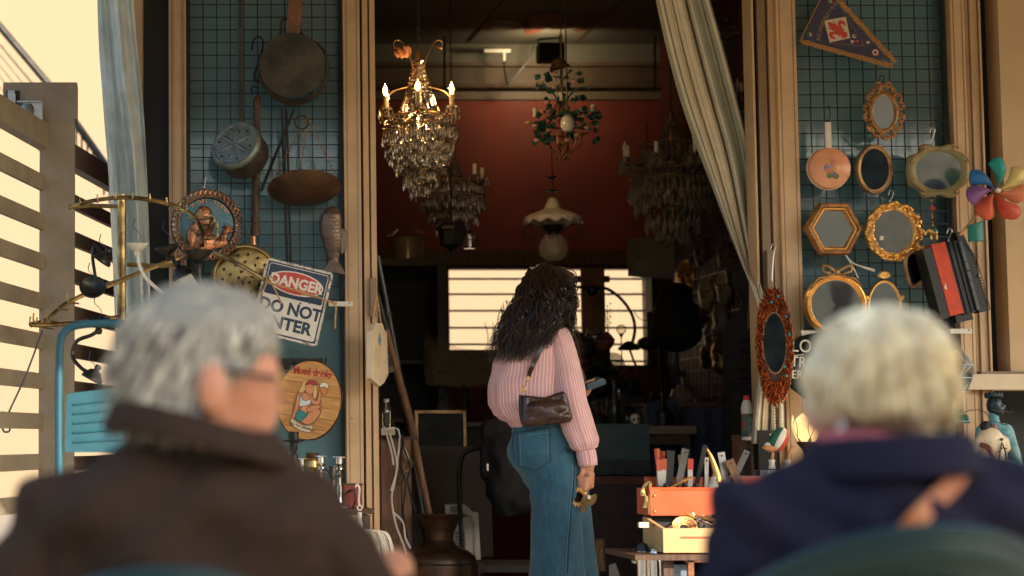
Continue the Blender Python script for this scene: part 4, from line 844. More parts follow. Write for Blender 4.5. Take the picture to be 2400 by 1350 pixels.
c1 = chandelier(982, 262, 8.75, 'lit crystal chandelier with six glowing candle bulbs', 88, 6, 150, 205, [(62, -10, .004), (86, -38, .003), (80, -70, .004), (70, -88, .003), (58, -105, .003), (40, -140, .003), (24, -165, .003)], .55, 3, rot=.35)
q = Px(982, 262, 8.75)
for s in (-1, 1):
    part('crown_scroll', M_bronze, c1, lambda b: b.tube(catmull([q(982 + s * 10, 170), q(982 + s * 20, 130), q(982 + s * 40, 95), q(982 + s * 56, 95), q(982 + s * 55, 110), q(982 + s * 44, 108)], 6), .004, 6))
    part('side_scroll', M_bronze, c1, lambda b: b.tube(catmull([q(982 + s * 20, 180), q(982 + s * 18, 200), q(982 + s * 60, 215), q(982 + s * 85, 250), q(982 + s * 80, 300), q(982 + s * 40, 320), q(982, 322)], 6), .004, 6))
    part('lower_scroll', M_bronze, c1, lambda b: b.tube(catmull([q(982 + s * 78, 320), q(982 + s * 62, 345), q(982 + s * 40, 362), q(982 + s * 20, 368)], 6), .004, 6))
part('dried_rose', mat('dried_rose', (.24, .09, .04), .8, var=.4), c1, lambda b: [b.ell((0, 0, 0), (.022, .008, .03), 8, 6, T(q(945, 120) + Vector((.02 * math.cos(a), .02 * math.sin(a), .0))) @ RZ(a) @ RX(R(30))) for a in [i * 1.05 for i in range(6)]], kind='stuff')
part('price_tag', M_white, c1, lambda b: b.box(q(983, 393) + Vector((0, -.12, 0)), (.014, .002, .02), None))
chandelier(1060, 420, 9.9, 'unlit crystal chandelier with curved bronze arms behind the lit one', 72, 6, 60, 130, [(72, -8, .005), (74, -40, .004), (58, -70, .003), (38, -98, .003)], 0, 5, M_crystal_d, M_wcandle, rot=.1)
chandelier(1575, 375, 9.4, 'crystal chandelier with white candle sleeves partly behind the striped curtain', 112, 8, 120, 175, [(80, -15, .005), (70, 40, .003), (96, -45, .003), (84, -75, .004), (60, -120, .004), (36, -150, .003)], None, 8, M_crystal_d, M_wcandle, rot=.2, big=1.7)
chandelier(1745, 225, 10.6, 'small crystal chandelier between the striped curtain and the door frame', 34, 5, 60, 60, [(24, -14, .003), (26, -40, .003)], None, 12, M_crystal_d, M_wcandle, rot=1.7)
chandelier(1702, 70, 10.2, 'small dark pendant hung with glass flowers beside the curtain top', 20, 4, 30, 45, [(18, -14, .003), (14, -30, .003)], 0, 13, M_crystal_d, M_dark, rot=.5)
# black lantern under the second chandelier
q = Px(1058, 560, 9.6); k = q.k
t = thing('lantern', 'black iron lantern hanging below the unlit chandelier', 'lantern', q.o)
part('cage', M_iron, t, lambda b: b.lathe([(.02, .09), (.05, .08), (.075, .06), (.078, .045), (.065, .04), (.058, -.03), (.03, -.045), (.012, -.06), (.003, -.07)], 8), flat=True)
part('finial', M_iron, t, lambda b: b.ell((0, 0, -.075), .012, 8, 6)); part('rod', M_iron, t, lambda b: b.tube([(0, 0, .09), (0, 0, .5)], .004, 5))
q = Px(1100, 560, 9.9)
part('glass_lampshade', M_crystal, None, lambda b: b.lathe([(.01, .06), (.035, .04), (.045, 0), (.03, -.05), (.025, -.05)], 16), loc=q.o, label='round clear glass shade beside the black lantern', cat='lamp shade')
# flower chandelier with bulb
q = Px(1318, 300, 9.2); k = q.k
t = thing('flower_chandelier', 'painted metal chandelier with green leaves and porcelain roses', 'chandelier', q.o)
M_leaf = mat('leaf_enamel', (.022, .085, .068), .45, var=.5, scale=30, bump=.1); M_rose = mat('rose_porcelain', (.42, .24, .17), .45, var=.3, scale=30); M_yrose = mat('ochre_rose', (.40, .27, .11), .5, var=.3)
part('frame', M_brass, t, lambda b: (b.tube(catmull([(0, 0, .46), (0, 0, .2), (0, 0, -.12)], 4), .007, 6), [b.tube(catmull([(0, 0, .18), (.06 * math.cos(a), .06 * math.sin(a), .06), (.145 * math.cos(a), .145 * math.sin(a), .02)], 5), .004, 5) for a in [i * 1.05 for i in range(6)]], b.torus((0, 0, -.02), .13, .004, 28, 5, axis='Z'), [b.tube(catmull([(.1 * math.cos(a), .1 * math.sin(a), -.02), (.08 * math.cos(a), .08 * math.sin(a), -.09), (.02 * math.cos(a), .02 * math.sin(a), -.13), (.035 * math.cos(a), .035 * math.sin(a), -.155)], 5), .004, 5) for a in [i * 1.05 for i in range(6)]]))
rnd = random.Random(4)
def leaf(b, c, l, w_, M):
    b.add([(0, 0, 0), (w_ * .5, -.004, l * .35), (w_ * .55, .0, l * .55), (0, .004, l), (-w_ * .55, 0, l * .55), (-w_ * .5, -.004, l * .35), (0, .008, l * .4)], [(0, 1, 6), (1, 2, 6), (2, 3, 6), (3, 4, 6), (4, 5, 6), (5, 0, 6)], T(c) @ M)
for i in range(120):
    a = i * 2.4; R_ = .04 + .115 * (i % 7) / 6; z = rnd.uniform(-.07, .06) if i < 80 else rnd.uniform(.06, .27); R_ = R_ if i < 80 else R_ * .7
    part('leaf', M_leaf, t, lambda b: leaf(b, (R_ * math.cos(a), R_ * math.sin(a), z), .04, .032, RZ(a) @ RX(rnd.uniform(-1, 1)) @ RY(R(70) + rnd.uniform(-.6, .6))), flat=True)
def rose(b, c, r_, rnd=rnd):
    for j in range(3):
        for i in range(5):
            a = i * 1.257 + j * .6; rr = r_ * (1 - .28 * j)
            b.ell((0, 0, 0), (rr * .5, rr * .16, rr * .5), 7, 5, T(c) @ RZ(a) @ T(0, -rr * .55, r_ * .15 * j) @ RX(R(28 - j * 12)))
for x, y, Yd in ((1238, 288, -.06), (1254, 296, -.1), (1288, 305, -.13), (1376, 300, -.12), (1400, 298, -.03), (1258, 330, -.08), (1268, 195, -.02), (1300, 205, -.06), (1340, 262, -.12), (1390, 255, -.05), (1272, 262, -.1), (1330, 330, -.11), (1300, 170, -.05), (1348, 190, -.06), (1352, 318, -.1), (1282, 240, -.06), (1366, 272, -.09)):
    part('rose', M_rose if (x // 10) % 3 else M_yrose, t, lambda b: rose(b, q(x, y, Yd), .019), kind='stuff')
for x, y in ((1254, 260), (1315, 222), (1390, 250)): part('candle', M_wcandle, t, lambda b: b.lathe([(.0105, 0), (.0105, .04), (.002, .041)], 10, T(q(x, y + 14, -.05))))
part('twig', M_leaf, t, lambda b: [b.tube(catmull([q(1318, 250, 0), q(1318 + s * 25, 215, -.03), q(1318 + s * 50, 205, -.05), q(1318 + s * 62, 210, -.04)], 5), .004, 5) for s in (-1, 1)])
part('bell_shade', M_bronze, t, lambda b: b.lathe([(.008, .03), (.03, .02), (.04, -.005), (.05, -.02), (.047, -.02), (.02, .01)], 16, T(q(1310, 150, -.1)) @ RY(R(-12))))
part('chain', M_iron, t, lambda b: chain(b, (0, 0, .75), (0, 0, .40)))
q2 = Px(1330, 285, 8.95)
t2 = thing('opal_bulb', 'round opal bulb hanging in front of the leafy chandelier', 'bulb', q2.o)
part('globe', mat('opal_glass', (.58, .56, .48), .15, var=.04), t2, lambda b: b.lathe([(.001, -.05), (.02, -.045), (.032, -.028), (.034, -.01), (.028, .012), (.018, .03), (.014, .045)], 20))
part('shade', M_leaf, t2, lambda b: b.lathe([(.014, .05), (.03, .046), (.055, .03), (.053, .028), (.02, .04)], 20))
part('cord', M_iron, t2, lambda b: b.tube([(0, 0, .05), (0, 0, .7)], .003, 5))
# oil lamp pendant
q = Px(1296, 520, 9.6); k = q.k
t = thing('pendant_lamp', 'white scalloped porcelain pendant with clear glass globe', 'pendant lamp', q.o)
M_porc = mat('porcelain', (.60, .53, .42), .22, var=.06)
def scal(b):
    rs = []
    for R_, y, w_ in ((3, 462, 0), (9, 466, 0), (14, 476, 0), (20, 490, 0), (34, 496, 0), (54, 503, 0), (66, 512, 2), (68, 522, 4)):
        rs.append([(R_ * k * math.cos(a), R_ * k * math.sin(a), (520 - y) * k + w_ * k * math.sin(a * 12)) for a in [2 * math.pi * i / 96 for i in range(96)]])
    b.rings(rs, cap=False)
part('shade', M_porc, t, scal, solid=.003)
part('burner', M_iron, t, lambda b: b.lathe([(.05, (520 - 528) * k), (.055, (520 - 536) * k), (.03, (520 - 545) * k), (.028, (520 - 560) * k)], 20))
part('scroll', M_iron, t, lambda b: [b.tube(catmull([q(1296 + s * 20, 545), q(1296 + s * 52, 525), q(1296 + s * 70, 548), q(1296 + s * 45, 560), q(1296 + s * 38, 548)], 6), .004, 6) for s in (-1, 1)])
part('globe', mat('globe_glass', (.50, .44, .32), .05, var=.1, alpha=.34, spec=1.0), t, lambda b: b.lathe([(20 * k, (520 - 552) * k), (28 * k, (520 - 562) * k), (35 * k, (520 - 580) * k), (31 * k, (520 - 598) * k), (18 * k, (520 - 609) * k), (.001, (520 - 612) * k)], 28))
part('hanger', M_iron, t, lambda b: (b.tube([(0, 0, 60 * k), (0, 0, 165 * k)], .003, 5), b.lathe([(.004, 78 * k), (.03, 74 * k), (.032, 72 * k), (.005, 70 * k)], 14), b.lathe([(.004, 110 * k), (.022, 107 * k), (.024, 104 * k), (.005, 100 * k)], 14)))
# floodlight, cable strip
q = Px(1290, 125, 11.9); k = q.k
t = thing('floodlight', 'black box floodlight on the ceiling cornice washing the wall', 'floodlight', q.o)
part('housing', M_black, t, lambda b: b.prism(rrect(60 * k, 44 * k, 5 * k), -.05, .05))
part('bracket', M_iron, t, lambda b: b.tube([q(1262, 105), q(1262, 92), q(1310, 88), q(1315, 105)], .007, 6))
part('lens', mat('floodlight_lens', (1, .9, .7), .4, var=0, emit=(1, .8, .5), es=4), t, lambda b: b.box((0, .052, 0), (.13, .004, .08)))
ld = bpy.data.lights.new('flood_beam', 'AREA'); ld.energy = 1.3; ld.color = (1, .78, .45); ld.shape = 'RECTANGLE'; ld.size = .13; ld.size_y = .08
lo = bpy.data.objects.new('flood_beam', ld); COL.objects.link(lo); lo.parent = t; lo.location = (0, .062, .02); lo.rotation_euler = (R(80), 0, 0)
q = Px(1165, 122, 12.3)
t = thing('cable_junction', 'white cable strip with plug and black lead on the ceiling beam', 'cable strip', q.o)
part('strip', M_white, t, lambda b: b.box(q(1165, 120), (.17, .03, .02))); part('plug', M_white, t, lambda b: b.lathe([(.010, 0), (.010, -.04), (.006, -.055)], 10, T(q(1181, 124))))
part('lead', M_wire, t, lambda b: b.tube(catmull([q(1181, 140), q(1183, 175), q(1192, 198), q(1215, 170), q(1240, 140), q(1252, 105), q(1262, 95)], 6), .006, 6))
# striped curtain
ST = [(0, (.86, .79, .60)), (.18, (.52, .42, .33)), (.21, (.86, .79, .60)), (.40, (.66, .57, .41)), (.43, (.88, .80, .62)), (.52, (.40, .46, .36)), (.78, (.44, .50, .38)), (.82, (.84, .77, .59)), (.93, (.24, .27, .22))]
M_strp = cloth_mat('striped_cloth', (.6, .55, .4), ST, 5.0, trl=.15)
CR = [(-80, 1516, 1640), (0, 1530, 1662), (120, 1556, 1696), (240, 1588, 1726), (360, 1632, 1756), (450, 1668, 1764), (540, 1702, 1769), (620, 1738, 1771), (670, 1758, 1774), (700, 1772, 1796), (760, 1788, 1815), (800, 1786, 1820), (860, 1778, 1830), (920, 1768, 1834), (1000, 1758, 1836), (1060, 1756, 1838)]
def strp(u, v):
    y = -70 + 1110 * v; a, c = soft(CR, y, 50); x = a + (c - a) * u
    ph = .25 * math.sin(v * 2)
    d = .045 * math.sin(u * 24 + ph) + .02 * math.sin(u * 11 + 2) + .008 * math.sin(u * 60)
    x += (c - a) * .055 * math.sin(u * 24 + ph + 1.4)
    sq = 1 - .55 * math.exp(-((y - 750) / 90) ** 2)
    return P(x + 1.5 * noise.noise(Vector((u * 3, v * 5, 1))), y, 8.14 - .30 * smooth(610, 730, y) + d * sq)
part('striped_curtain', M_strp, None, lambda b: b.sheet(strp, 130, 70), label='cream and sage striped curtain gathered to the right of the doorway', cat='curtain', solid=.002)
# hanging board beside window
q = Px(1522, 606, 10.4); k = q.k
t = thing('sheet_metal_box', 'grey sheet metal box hanging in front of the window corner', 'metal box', q.o, (0, 0, R(8)))
part('panel', mat('grey_board', (.135, .125, .10), .55, var=.25, scale=6, bump=.05), t, lambda b: b.prism([((x - 1522) * k, (606 - y) * k) for x, y in ((1473, 560), (1578, 553), (1578, 654), (1474, 647))], -.03, .03))
part('knob', M_iron, t, lambda b: b.ell(((1489 - 1522) * k, -.032, 4 * k), .008, 8, 6)); part('ring', M_steel, t, lambda b: b.torus(((1492 - 1522) * k, -.01, -46 * k), .012, .002, 14, 4))
part('hanger', M_iron, t, lambda b: b.tube([(0, 0, 50 * k), (0, 0, .75)], .004, 5))
# masks on a grid, right wall
X_W = 1.895
rg = thing('mask_grid', 'wire grid on the dark red side wall holding masks', 'wire grid', (X_W - .012, 11.2, 1.9))
part('wire', M_wire, rg, lambda b: ([b.box((0, -1.2 + i * .08, 0), (.005, .005, 1.6)) for i in range(31)], [b.box((-.005, 0, -.8 + j * .08), (.005, 2.4, .005)) for j in range(21)]), kind='stuff')
M_mask = [mat('mask_white', (.42, .38, .30), .4, var=.25), mat('mask_gold', (.40, .24, .08), .35, metal=.6, var=.3), mat('mask_dark', (.10, .075, .06), .4, var=.4)]
MASKS = [('ivory', 'with slit eyes'), ('gilt', 'with a beaked nose'), ('dark brown', 'with round cheeks')]
MLAB = ['dark carnival mask hung highest on the side-wall grid', 'large gilt carnival mask, biggest on the side-wall grid', 'ivory carnival mask next to the large gilt mask', 'ivory carnival mask between the large gilt mask and the curtain', 'ivory carnival mask beside the black padded jacket shoulder', 'ivory carnival mask above the lowest gilt mask', 'small dark carnival mask beside the lowest gilt mask', 'gilt carnival mask hung lowest on the side-wall grid', 'smallest ivory carnival mask, tucked against the black jacket', 'dark carnival mask half covered by the striped curtain', 'small dark carnival mask right under the curtain fold', 'small dark carnival mask beside the dress form']
for i, (x, y, s, m_) in enumerate(((1645, 590, 1, 2), (1610, 655, 1.5, 1), (1658, 690, 1.1, 0), (1700, 675, 1.1, 0), (1690, 745, 1, 0), (1668, 790, 1, 0), (1658, 835, .9, 2), (1690, 835, 1.2, 1), (1685, 780, .8, 0), (1720, 640, 1, 2), (1700, 600, .9, 2), (1640, 740, .9, 2))):
    Ym = (X_W + 1.6 - .03) * F / (x - X0); o = P(x, y, Ym)
    mk = thing('carnival_mask', MLAB[i], 'mask', o, (0, 0, R(-52)), 'masks on the shop side wall')
    blob('face', [((0, 0, .01), (.055 * s, .04, .08 * s)), ((0, -.012, -.045 * s), (.04 * s, .035, .045 * s)), ((0, -.05, -.01 * s), (.010 * s, .02, .025 * s)), ((0, -.035, -.05 * s), (.018 * s, .01, .007 * s)), ((-.022 * s, -.03, .028 * s), (.016 * s, .012, .006)), ((.022 * s, -.03, .028 * s), (.016 * s, .012, .006))], M_mask[m_], mk, voxel=.007, iters=2)
    [part('eye_slit', M_black, mk, lambda b: b.ell((sx * .022 * s, -.037, .014 * s), (.011 * s, .006, .006 * s), 8, 6)) for sx in (-1, 1)]
    part('strap', M_dark, mk, lambda b: b.tube([(0, -.005, .08 * s), (0, .02, .14 * s)], .003, 4))
# left cupboard with wrapped box
q = Px(960, 800, 11.4); k = q.k
t = thing('cupboard', 'dark green wooden cupboard against the back wall left of the window', 'cupboard', (q.o.x, 11.6, .013))
H = P(960, 605, 11.3).z
M_cup = mat('cupboard_paint', (.075, .065, .045), .5, var=.3, scale=5)
part('carcass', mat('cupboard_inside', (.02, .018, .014), .6), t, lambda b: b.box((0, .2, H / 2), (.38, .02, H)))
part('top', M_cup, t, lambda b: b.box((0, .05, H - .02), (.46, .34, .04)))
for sx in (-.2, .2): part('stile', M_cup, t, lambda b: b.box((sx, -.05, H / 2 - .02), (.055, .26, H - .04)))
for z in (.3, .7, 1.1, 1.45): part('shelf', M_cup, t, lambda b: b.box((0, .05, z), (.34, .28, .02)))
q = Px(970, 580, 11.3)
t = thing('wrapped_basket', 'drum-shaped basket wrapped in clear plastic on the cupboard', 'basket', (q.o.x, 11.55, H + .013))
part('basket', mat('pale_wicker', (.30, .24, .16), .6, var=.3, scale=40, bump=.4), t, lambda b: b.lathe([(.001, .0), (.085, .002), (.10, .13), (.09, .135), (.001, .12)], 20))
part('wrap', M_film, t, lambda b: b.rings([[(R_ * math.cos(a) * (1 + .1 * noise.noise(Vector((math.cos(a) * 3, math.sin(a) * 3, z * 20)))), R_ * math.sin(a), z) for a in [2 * math.pi * i / 30 for i in range(30)]] for R_, z in ((.12, .0), (.115, .08), (.12, .15), (.06, .19))]))
t = thing('wall_sconce', 'dark iron wall sconce with one pale candle by the window', 'sconce', P(1015, 740, 12.2))
part('arm', M_iron, t, lambda b: b.tube(catmull([(-.1, .1, .02), (-.05, 0, -.03), (0, 0, -.02), (0, 0, .02)], 5), .009, 6)); part('cup', M_iron, t, lambda b: b.lathe([(.01, .015), (.03, .03), (.02, .03)], 10)); part('candle', M_rose, t, lambda b: b.lathe([(.014, .03), (.013, .12), (.002, .122)], 10))
part('fixing', M_iron, t, lambda b: b.box((-.11, .13, .02), (.03, .3, .09)))
# pram-like basket under plastic below the window, framed pictures
q = Px(1090, 870, 11.4)
t = thing('wicker_pram', 'old wicker doll pram under clear plastic below the window', 'pram', (q.o.x, 11.4, 0)); zp = q.o.z
part('body', mat('dark_wicker', (.16, .12, .07), .7, var=.4, scale=60, bump=.5), t, lambda b: b.box((0, 0, zp + .02), (.42, .3, .2), taper=1.12))
part('wheel', M_iron, t, lambda b: [b.torus((x, -.17, zp - .22), .085, .006, 24, 6) for x in (-.11, .14)], kind='stuff')
part('spoke', M_iron, t, lambda b: [b.tube([(x, -.17, zp - .22), (x + .085 * math.cos(a), -.17, zp - .22 + .085 * math.sin(a))], .002, 4) for x in (-.11, .14) for a in [i * .785 for i in range(8)]], kind='stuff')
part('chassis', M_iron, t, lambda b: (b.tube([(-.11, -.17, zp - .22), (.14, -.17, zp - .09)], .006, 5), b.tube([(.14, -.17, zp - .22), (-.11, -.17, zp - .09)], .006, 5), b.tube([(0, 0, .02), (0, 0, zp - .08)], .02, 6)))
part('plastic_cover', mat('dusty_film', (.40, .33, .21), .5, var=.3, scale=8, alpha=.30), t, lambda b: b.sheet(lambda u, v: (-.27 + .56 * u, -.19 + .05 * noise.noise(Vector((u * 5, v * 5, 0))), zp - .1 + .34 * v * (1 - .35 * math.sin(u * 3.1)) + .03 * noise.noise(Vector((u * 6, v, 5)))), 20, 14))
for i in range(5): part('dried_stem', mat('dried_stem', (.35, .25, .12), .8), t, lambda b: b.tube(catmull([(.12 + .03 * i, 0, zp + .1), (.14 + .035 * i, 0, zp + .2), (.12 + .05 * i, 0, zp + .29)], 4), .003, 4))
def picture(x0_, y0_, x1_, y1_, Yp, lab, fm, cm, fw=10, lean=4, nm='framed_picture', foot=False):
    q = Px((x0_ + x1_) / 2, y1_, Yp); k = q.k; W, H = (x1_ - x0_) * k, (y1_ - y0_) * k; f_ = fw * k
    t = thing(nm, lab, 'picture', q.o, (R(-lean), 0, 0))
    for nm_, c, d in (('frame_rail', (0, 0, H - f_ / 2), (W, .025, f_)), ('frame_rail', (0, 0, f_ / 2), (W, .025, f_)), ('frame_stile', (-W / 2 + f_ / 2, 0, H / 2), (f_, .025, H - 2 * f_)), ('frame_stile', (W / 2 - f_ / 2, 0, H / 2), (f_, .025, H - 2 * f_))): part(nm_, fm, t, lambda b: b.box(c, d))
    part('canvas', cm, t, lambda b: b.box((0, .006, H / 2), (W - 2 * f_, .006, H - 2 * f_)))
    return t
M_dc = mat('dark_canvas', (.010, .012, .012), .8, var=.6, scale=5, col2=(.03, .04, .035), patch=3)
picture(975, 962, 1095, 1120, 9.6, 'large dark painting in a thin gilt frame leaning at the back', M_dgold, M_dc, 7)
picture(1060, 990, 1150, 1110, 10.0, 'small dark picture in a brown frame behind the leaning painting', M_dwood, M_dc, 10)
t = part('cardboard_sheet', mat('brown_card', (.055, .04, .028), .7, var=.15), None, lambda b: b.box((0, 0, .25), (.40, .03, .52)), loc=P(1055, 1300, 9.1), rot=(R(-5), 0, 0), label='dark brown cardboard sheet leaning behind the white heater', cat='cardboard')
# chair with black jacket
q = Px(1180, 1080, 8.6); k = q.k
t = thing('jacket', 'black jacket draped over a chair back beside the standing woman', 'jacket', q.o)
M_jack = mat('black_cloth', (.012, .012, .013), .85, var=.3, bump=.2)
blob('cloth', [(q(1150, 1010), q(1230, 1000), .05, .06), (q(1142, 1050), q(1140, 1110), .03, .03), (q(1190, 1040), q(1190, 1150), .09, .10), (q(1220, 1050), q(1225, 1170), .07, .07), (q(1165, 1120), q(1180, 1180), .05, .06)], M_jack, t, voxel=.012, iters=6, disp=.012, dscale=.08)
part('price_label', M_white, t, lambda b: b.box(q(1143, 1095, -.12), (.008, .002, .03)))
t = thing('bentwood_chair', 'dark metal chair under the black jacket', 'chair', (q.o.x, 8.75, .013)); zz = q.o.z
part('back_frame', M_iron, t, lambda b: b.tube(catmull([(-.16, 0, .43), (-.17, 0, zz - .05), (-.1, 0, zz + .04), (.1, 0, zz + .04), (.17, 0, zz - .05), (.16, 0, .43)], 6), .011, 8))
part('seat', M_dark, t, lambda b: b.box((0, -.2, .43), (.38, .40, .03)))
for sx in (-.16, .16):
    for sy in (-.37, -.02): part('leg', M_iron, t, lambda b: b.tube([(sx, sy, .0), (sx, sy, .42)], .011, 8))
# table with sea painting
q = Px(1455, 1000, 9.3); k = q.k
t = thing('sea_painting', 'unframed teal seascape canvas leaning against the table', 'painting', q.o)
part('canvas', mat('sea_paint', (.035, .085, .095), .45, var=.35, scale=3, stretch=(1, 1, 5), col2=(.06, .085, .08), patch=3), t, lambda b: b.prism([((x - 1455) * k, (1000 - y) * k) for x, y in ((1375, 993), (1520, 993), (1520, 1078), (1375, 1078))], -.012, .012))
part('shore', mat('shore_paint', (.022, .03, .032), .5, var=.5, scale=18), t, lambda b: b.prism([((x - 1455) * k, (1000 - y) * k) for x, y in ((1374, 1078.5), (1521, 1078.5), (1521, 1112), (1374, 1112))], -.014, .012))
t = thing('trestle_table', 'pale wooden trestle table crowded with curios under the window', 'table', (P(1440, 1000, 9.9).x, 9.9, .013))
zt = P(1440, 998, 9.6).z - .013
part('top', mat('pale_table', (.17, .14, .095), .5, var=.25, scale=5), t, lambda b: b.box((.06, 0, zt - .02), (.56, .55, .04)))
for sx in (-.18, .30):
    for sy in (-.22, .22): part('leg', mat('grey_leg', (.10, .11, .105), .5), t, lambda b: b.box((sx, sy, zt / 2 - .02), (.04, .04, zt - .04)))
part('apron', M_dwood, t, lambda b: b.box((.06, -.255, zt - .07), (.5, .02, .05)))
zt += .013
rnd = random.Random(21)
curios = [('dark_bottle', 'dark glass bottle', [(.001, 0), (.022, .002), (.024, .01), (.024, .09), (.009, .12), (.008, .16), (.011, .162), (.001, .163)]), ('ink_jar', 'squat dark jar', [(.001, 0), (.03, .003), (.036, .03), (.03, .06), (.02, .065), (.022, .075), (.001, .076)]), ('goblet', 'dark metal goblet', [(.026, 0), (.024, .005), (.005, .012), (.005, .05), (.02, .07), (.026, .11), (.022, .11), (.001, .075)]), ('oil_can', 'small dark oil can', [(.001, 0), (.035, .002), (.035, .05), (.01, .075), (.003, .13), (.001, .131)])]
CPOS = ['beside the sea painting', 'in the front row on the trestle table', 'at the back of the trestle table', 'near the trestle table edge']
for i in range(26):
    nm, lb, pr = curios[i % 4]; s = rnd.uniform(.8, 1.5); xx = t.location.x - .2 + .53 * ((i * .618) % 1); yy = 9.68 + .44 * ((i * .37) % 1)
    o = thing(nm, lb + ' among the curios on the trestle table', 'curio', (xx, yy, zt), group=lb + 's on the trestle table')
    part('body', (M_dark2, M_iron, M_crystal_d, M_dark2, M_bell)[i % 5], o, lambda b: b.lathe([(r_ * s, z_ * s) for r_, z_ in pr], 14))
    part('rim', M_bell, o, lambda b: b.torus((0, 0, pr[-2][1] * s * .98), max(.006, pr[-2][0] * s), .002, 12, 4, axis='Z'))
q = Px(1488, 978, 9.62)
t = thing('china_skull', 'small white china skull on the trestle table edge', 'figurine', (q.o.x, q.o.y, zt))
blob('skull', [((0, 0, .035), (.026, .028, .026)), ((0, -.012, .014), (.016, .016, .016))], M_white, t, voxel=.004, iters=1); part('eye_socket', M_black, t, lambda b: [b.ell((s * .01, -.025, .034), (.006, .005, .007), 8, 6) for s in (-1, 1)])
# tall wooden easel board + arc lamp + hat heap by the window
q = Px(1390, 720, 11.0); k = q.k
t = thing('wooden_easel', 'brown wooden easel post with crosspiece silhouetted against the window', 'easel', (q.o.x, 11.0, .013)); zz = q.o.z - .013
part('post', mat('easel_wood', (.15, .075, .035), .5, var=.3, scale=8, stretch=(10, 10, 1)), t, lambda b: b.box((0, 0, (zz + 92 * k) / 2), (54 * k, .03, zz + 92 * k)))
part('crosspiece', M_dwood, t, lambda b: b.box((0, .03, zz + 67 * k), (84 * k, .03, 15 * k)))
part('foot', M_dwood, t, lambda b: b.box((0, 0, .03), (.3, .3, .06)))
t = thing('arc_lamp', 'black arched floor lamp in front of the shop window', 'lamp', P(1385, 680, 10.8))
aq = lambda x, y: P(x, y, 10.8) - t.location
part('arc', M_iron, t, lambda b: b.tube(catmull([aq(1352, 672), aq(1385, 676), aq(1420, 676), aq(1455, 700), aq(1480, 735), aq(1488, 770), aq(1482, 805)], 8), .009, 8))
part('hub', M_iron, t, lambda b: b.ell(aq(1388, 680), (.035, .04, .032), 12, 8)); part('shade', M_iron, t, lambda b: b.lathe([(.012, .03), (.03, .02), (.062, -.01), (.058, -.02), (.002, -.01)], 16, T(aq(1474, 812))))
part('stand', M_iron, t, lambda b: b.tube(catmull([aq(1474, 815), aq(1485, 845), aq(1496, 880), aq(1500, 1000)], 5), .006, 6))
part('wire', M_iron, t, lambda b: b.tube(catmull([aq(1484, 725), aq(1492, 740), aq(1505, 750), aq(1520, 750)], 5), .003, 4))
t = thing('glass_ball_stand', 'small clear glass ball on a thin black stand before the window', 'ornament', P(1456, 790, 10.6))
gq = lambda x, y: P(x, y, 10.6) - t.location
part('ball', glassy('ball_glass', (.9, .88, .8), .02, .9), t, lambda b: b.ell(gq(1456, 772), .024, 18, 12)); part('ring', M_iron, t, lambda b: b.torus(gq(1456, 772), .025, .0025, 22, 5)); part('stem', M_iron, t, lambda b: (b.lathe([(.014, .0), (.003, -.02), (.004, -.3)], 8, T(gq(1456, 783)))))
# dark mass of hats, toys and jars left of the window bottom
heap = [('felt_hat', 'black felt hat on the curio heap', 1372, 818, .06, M_dark), ('glass_dome', 'dusty glass dome on the curio heap', 1395, 790, .055, M_crystal_d), ('red_toy', 'rusty orange toy on the curio heap', 1420, 800, .05, mat('orange_toy', (.30, .07, .03), .6, var=.4)), ('teddy_bear', 'small brown stuffed bear on the curio heap', 1365, 860, .06, mat('brown_plush', (.10, .05, .03), .95, var=.3, bump=.4)), ('glass_jar', 'large clear jar on the curio heap', 1440, 850, .055, M_crystal_d), ('dark_basket', 'dark woven basket on the curio heap', 1405, 850, .065, M_dark), ('black_kettle', 'black iron kettle on the curio heap', 1375, 890, .06, M_iron), ('tin_drum', 'small tin drum on the curio heap', 1440, 900, .06, M_dark2), ('ink_pot', 'black pot on the curio heap', 1480, 905, .05, M_dark), ('stone_urn', 'grey urn on the curio heap', 1410, 905, .05, M_dark), ('carved_head', 'dark carved head on the curio heap', 1352, 790, .04, M_dwood)]
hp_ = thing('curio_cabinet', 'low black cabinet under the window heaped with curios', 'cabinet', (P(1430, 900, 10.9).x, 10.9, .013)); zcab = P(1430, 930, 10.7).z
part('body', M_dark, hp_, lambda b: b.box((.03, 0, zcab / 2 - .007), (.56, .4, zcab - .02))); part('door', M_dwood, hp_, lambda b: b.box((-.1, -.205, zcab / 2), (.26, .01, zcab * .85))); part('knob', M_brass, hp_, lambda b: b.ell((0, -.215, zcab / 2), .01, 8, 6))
for nm, lb, x, y, r_, m_ in heap:
    o = P(x, y, 10.75); t = thing(nm, lb, nm.split('_')[-1], o)
    blob('body', [((0, 0, 0), (r_, r_ * .9, r_ * rnd.uniform(.7, 1.1))), ((rnd.uniform(-.4, .4) * r_, 0, r_ * .6), (r_ * .6, r_ * .5, r_ * .5)), ((rnd.uniform(-.6, .6) * r_, 0, -r_ * .5), (r_ * .9, r_ * .7, r_ * .6))], m_, t, voxel=.009, iters=3)
    part('trim', M_bell, t, lambda b: b.torus((0, 0, r_ * .2), r_ * .95, .004, 20, 5, axis='Z'))
    part('prop', M_dark, t, lambda b: b.box((0, .03, -(o.z - zcab) / 2 - r_ * .3), (r_, .05, max(.02, o.z - zcab - r_ * .3))))
t = thing('dried_flowers', 'sprig of dried flowers standing before the window', 'flowers', P(1425, 770, 10.7))
part('stem', M_dark, t, lambda b: [b.tube([(0, 0, -.05), (.02 * math.sin(i), .01, .10 + .01 * i)], .0015, 4) for i in range(5)], kind='stuff'); part('bloom', M_dark, t, lambda b: [b.bead((.022 * math.sin(i * 2.1), .01, .02 + .012 * i), .006) for i in range(12)], kind='stuff')
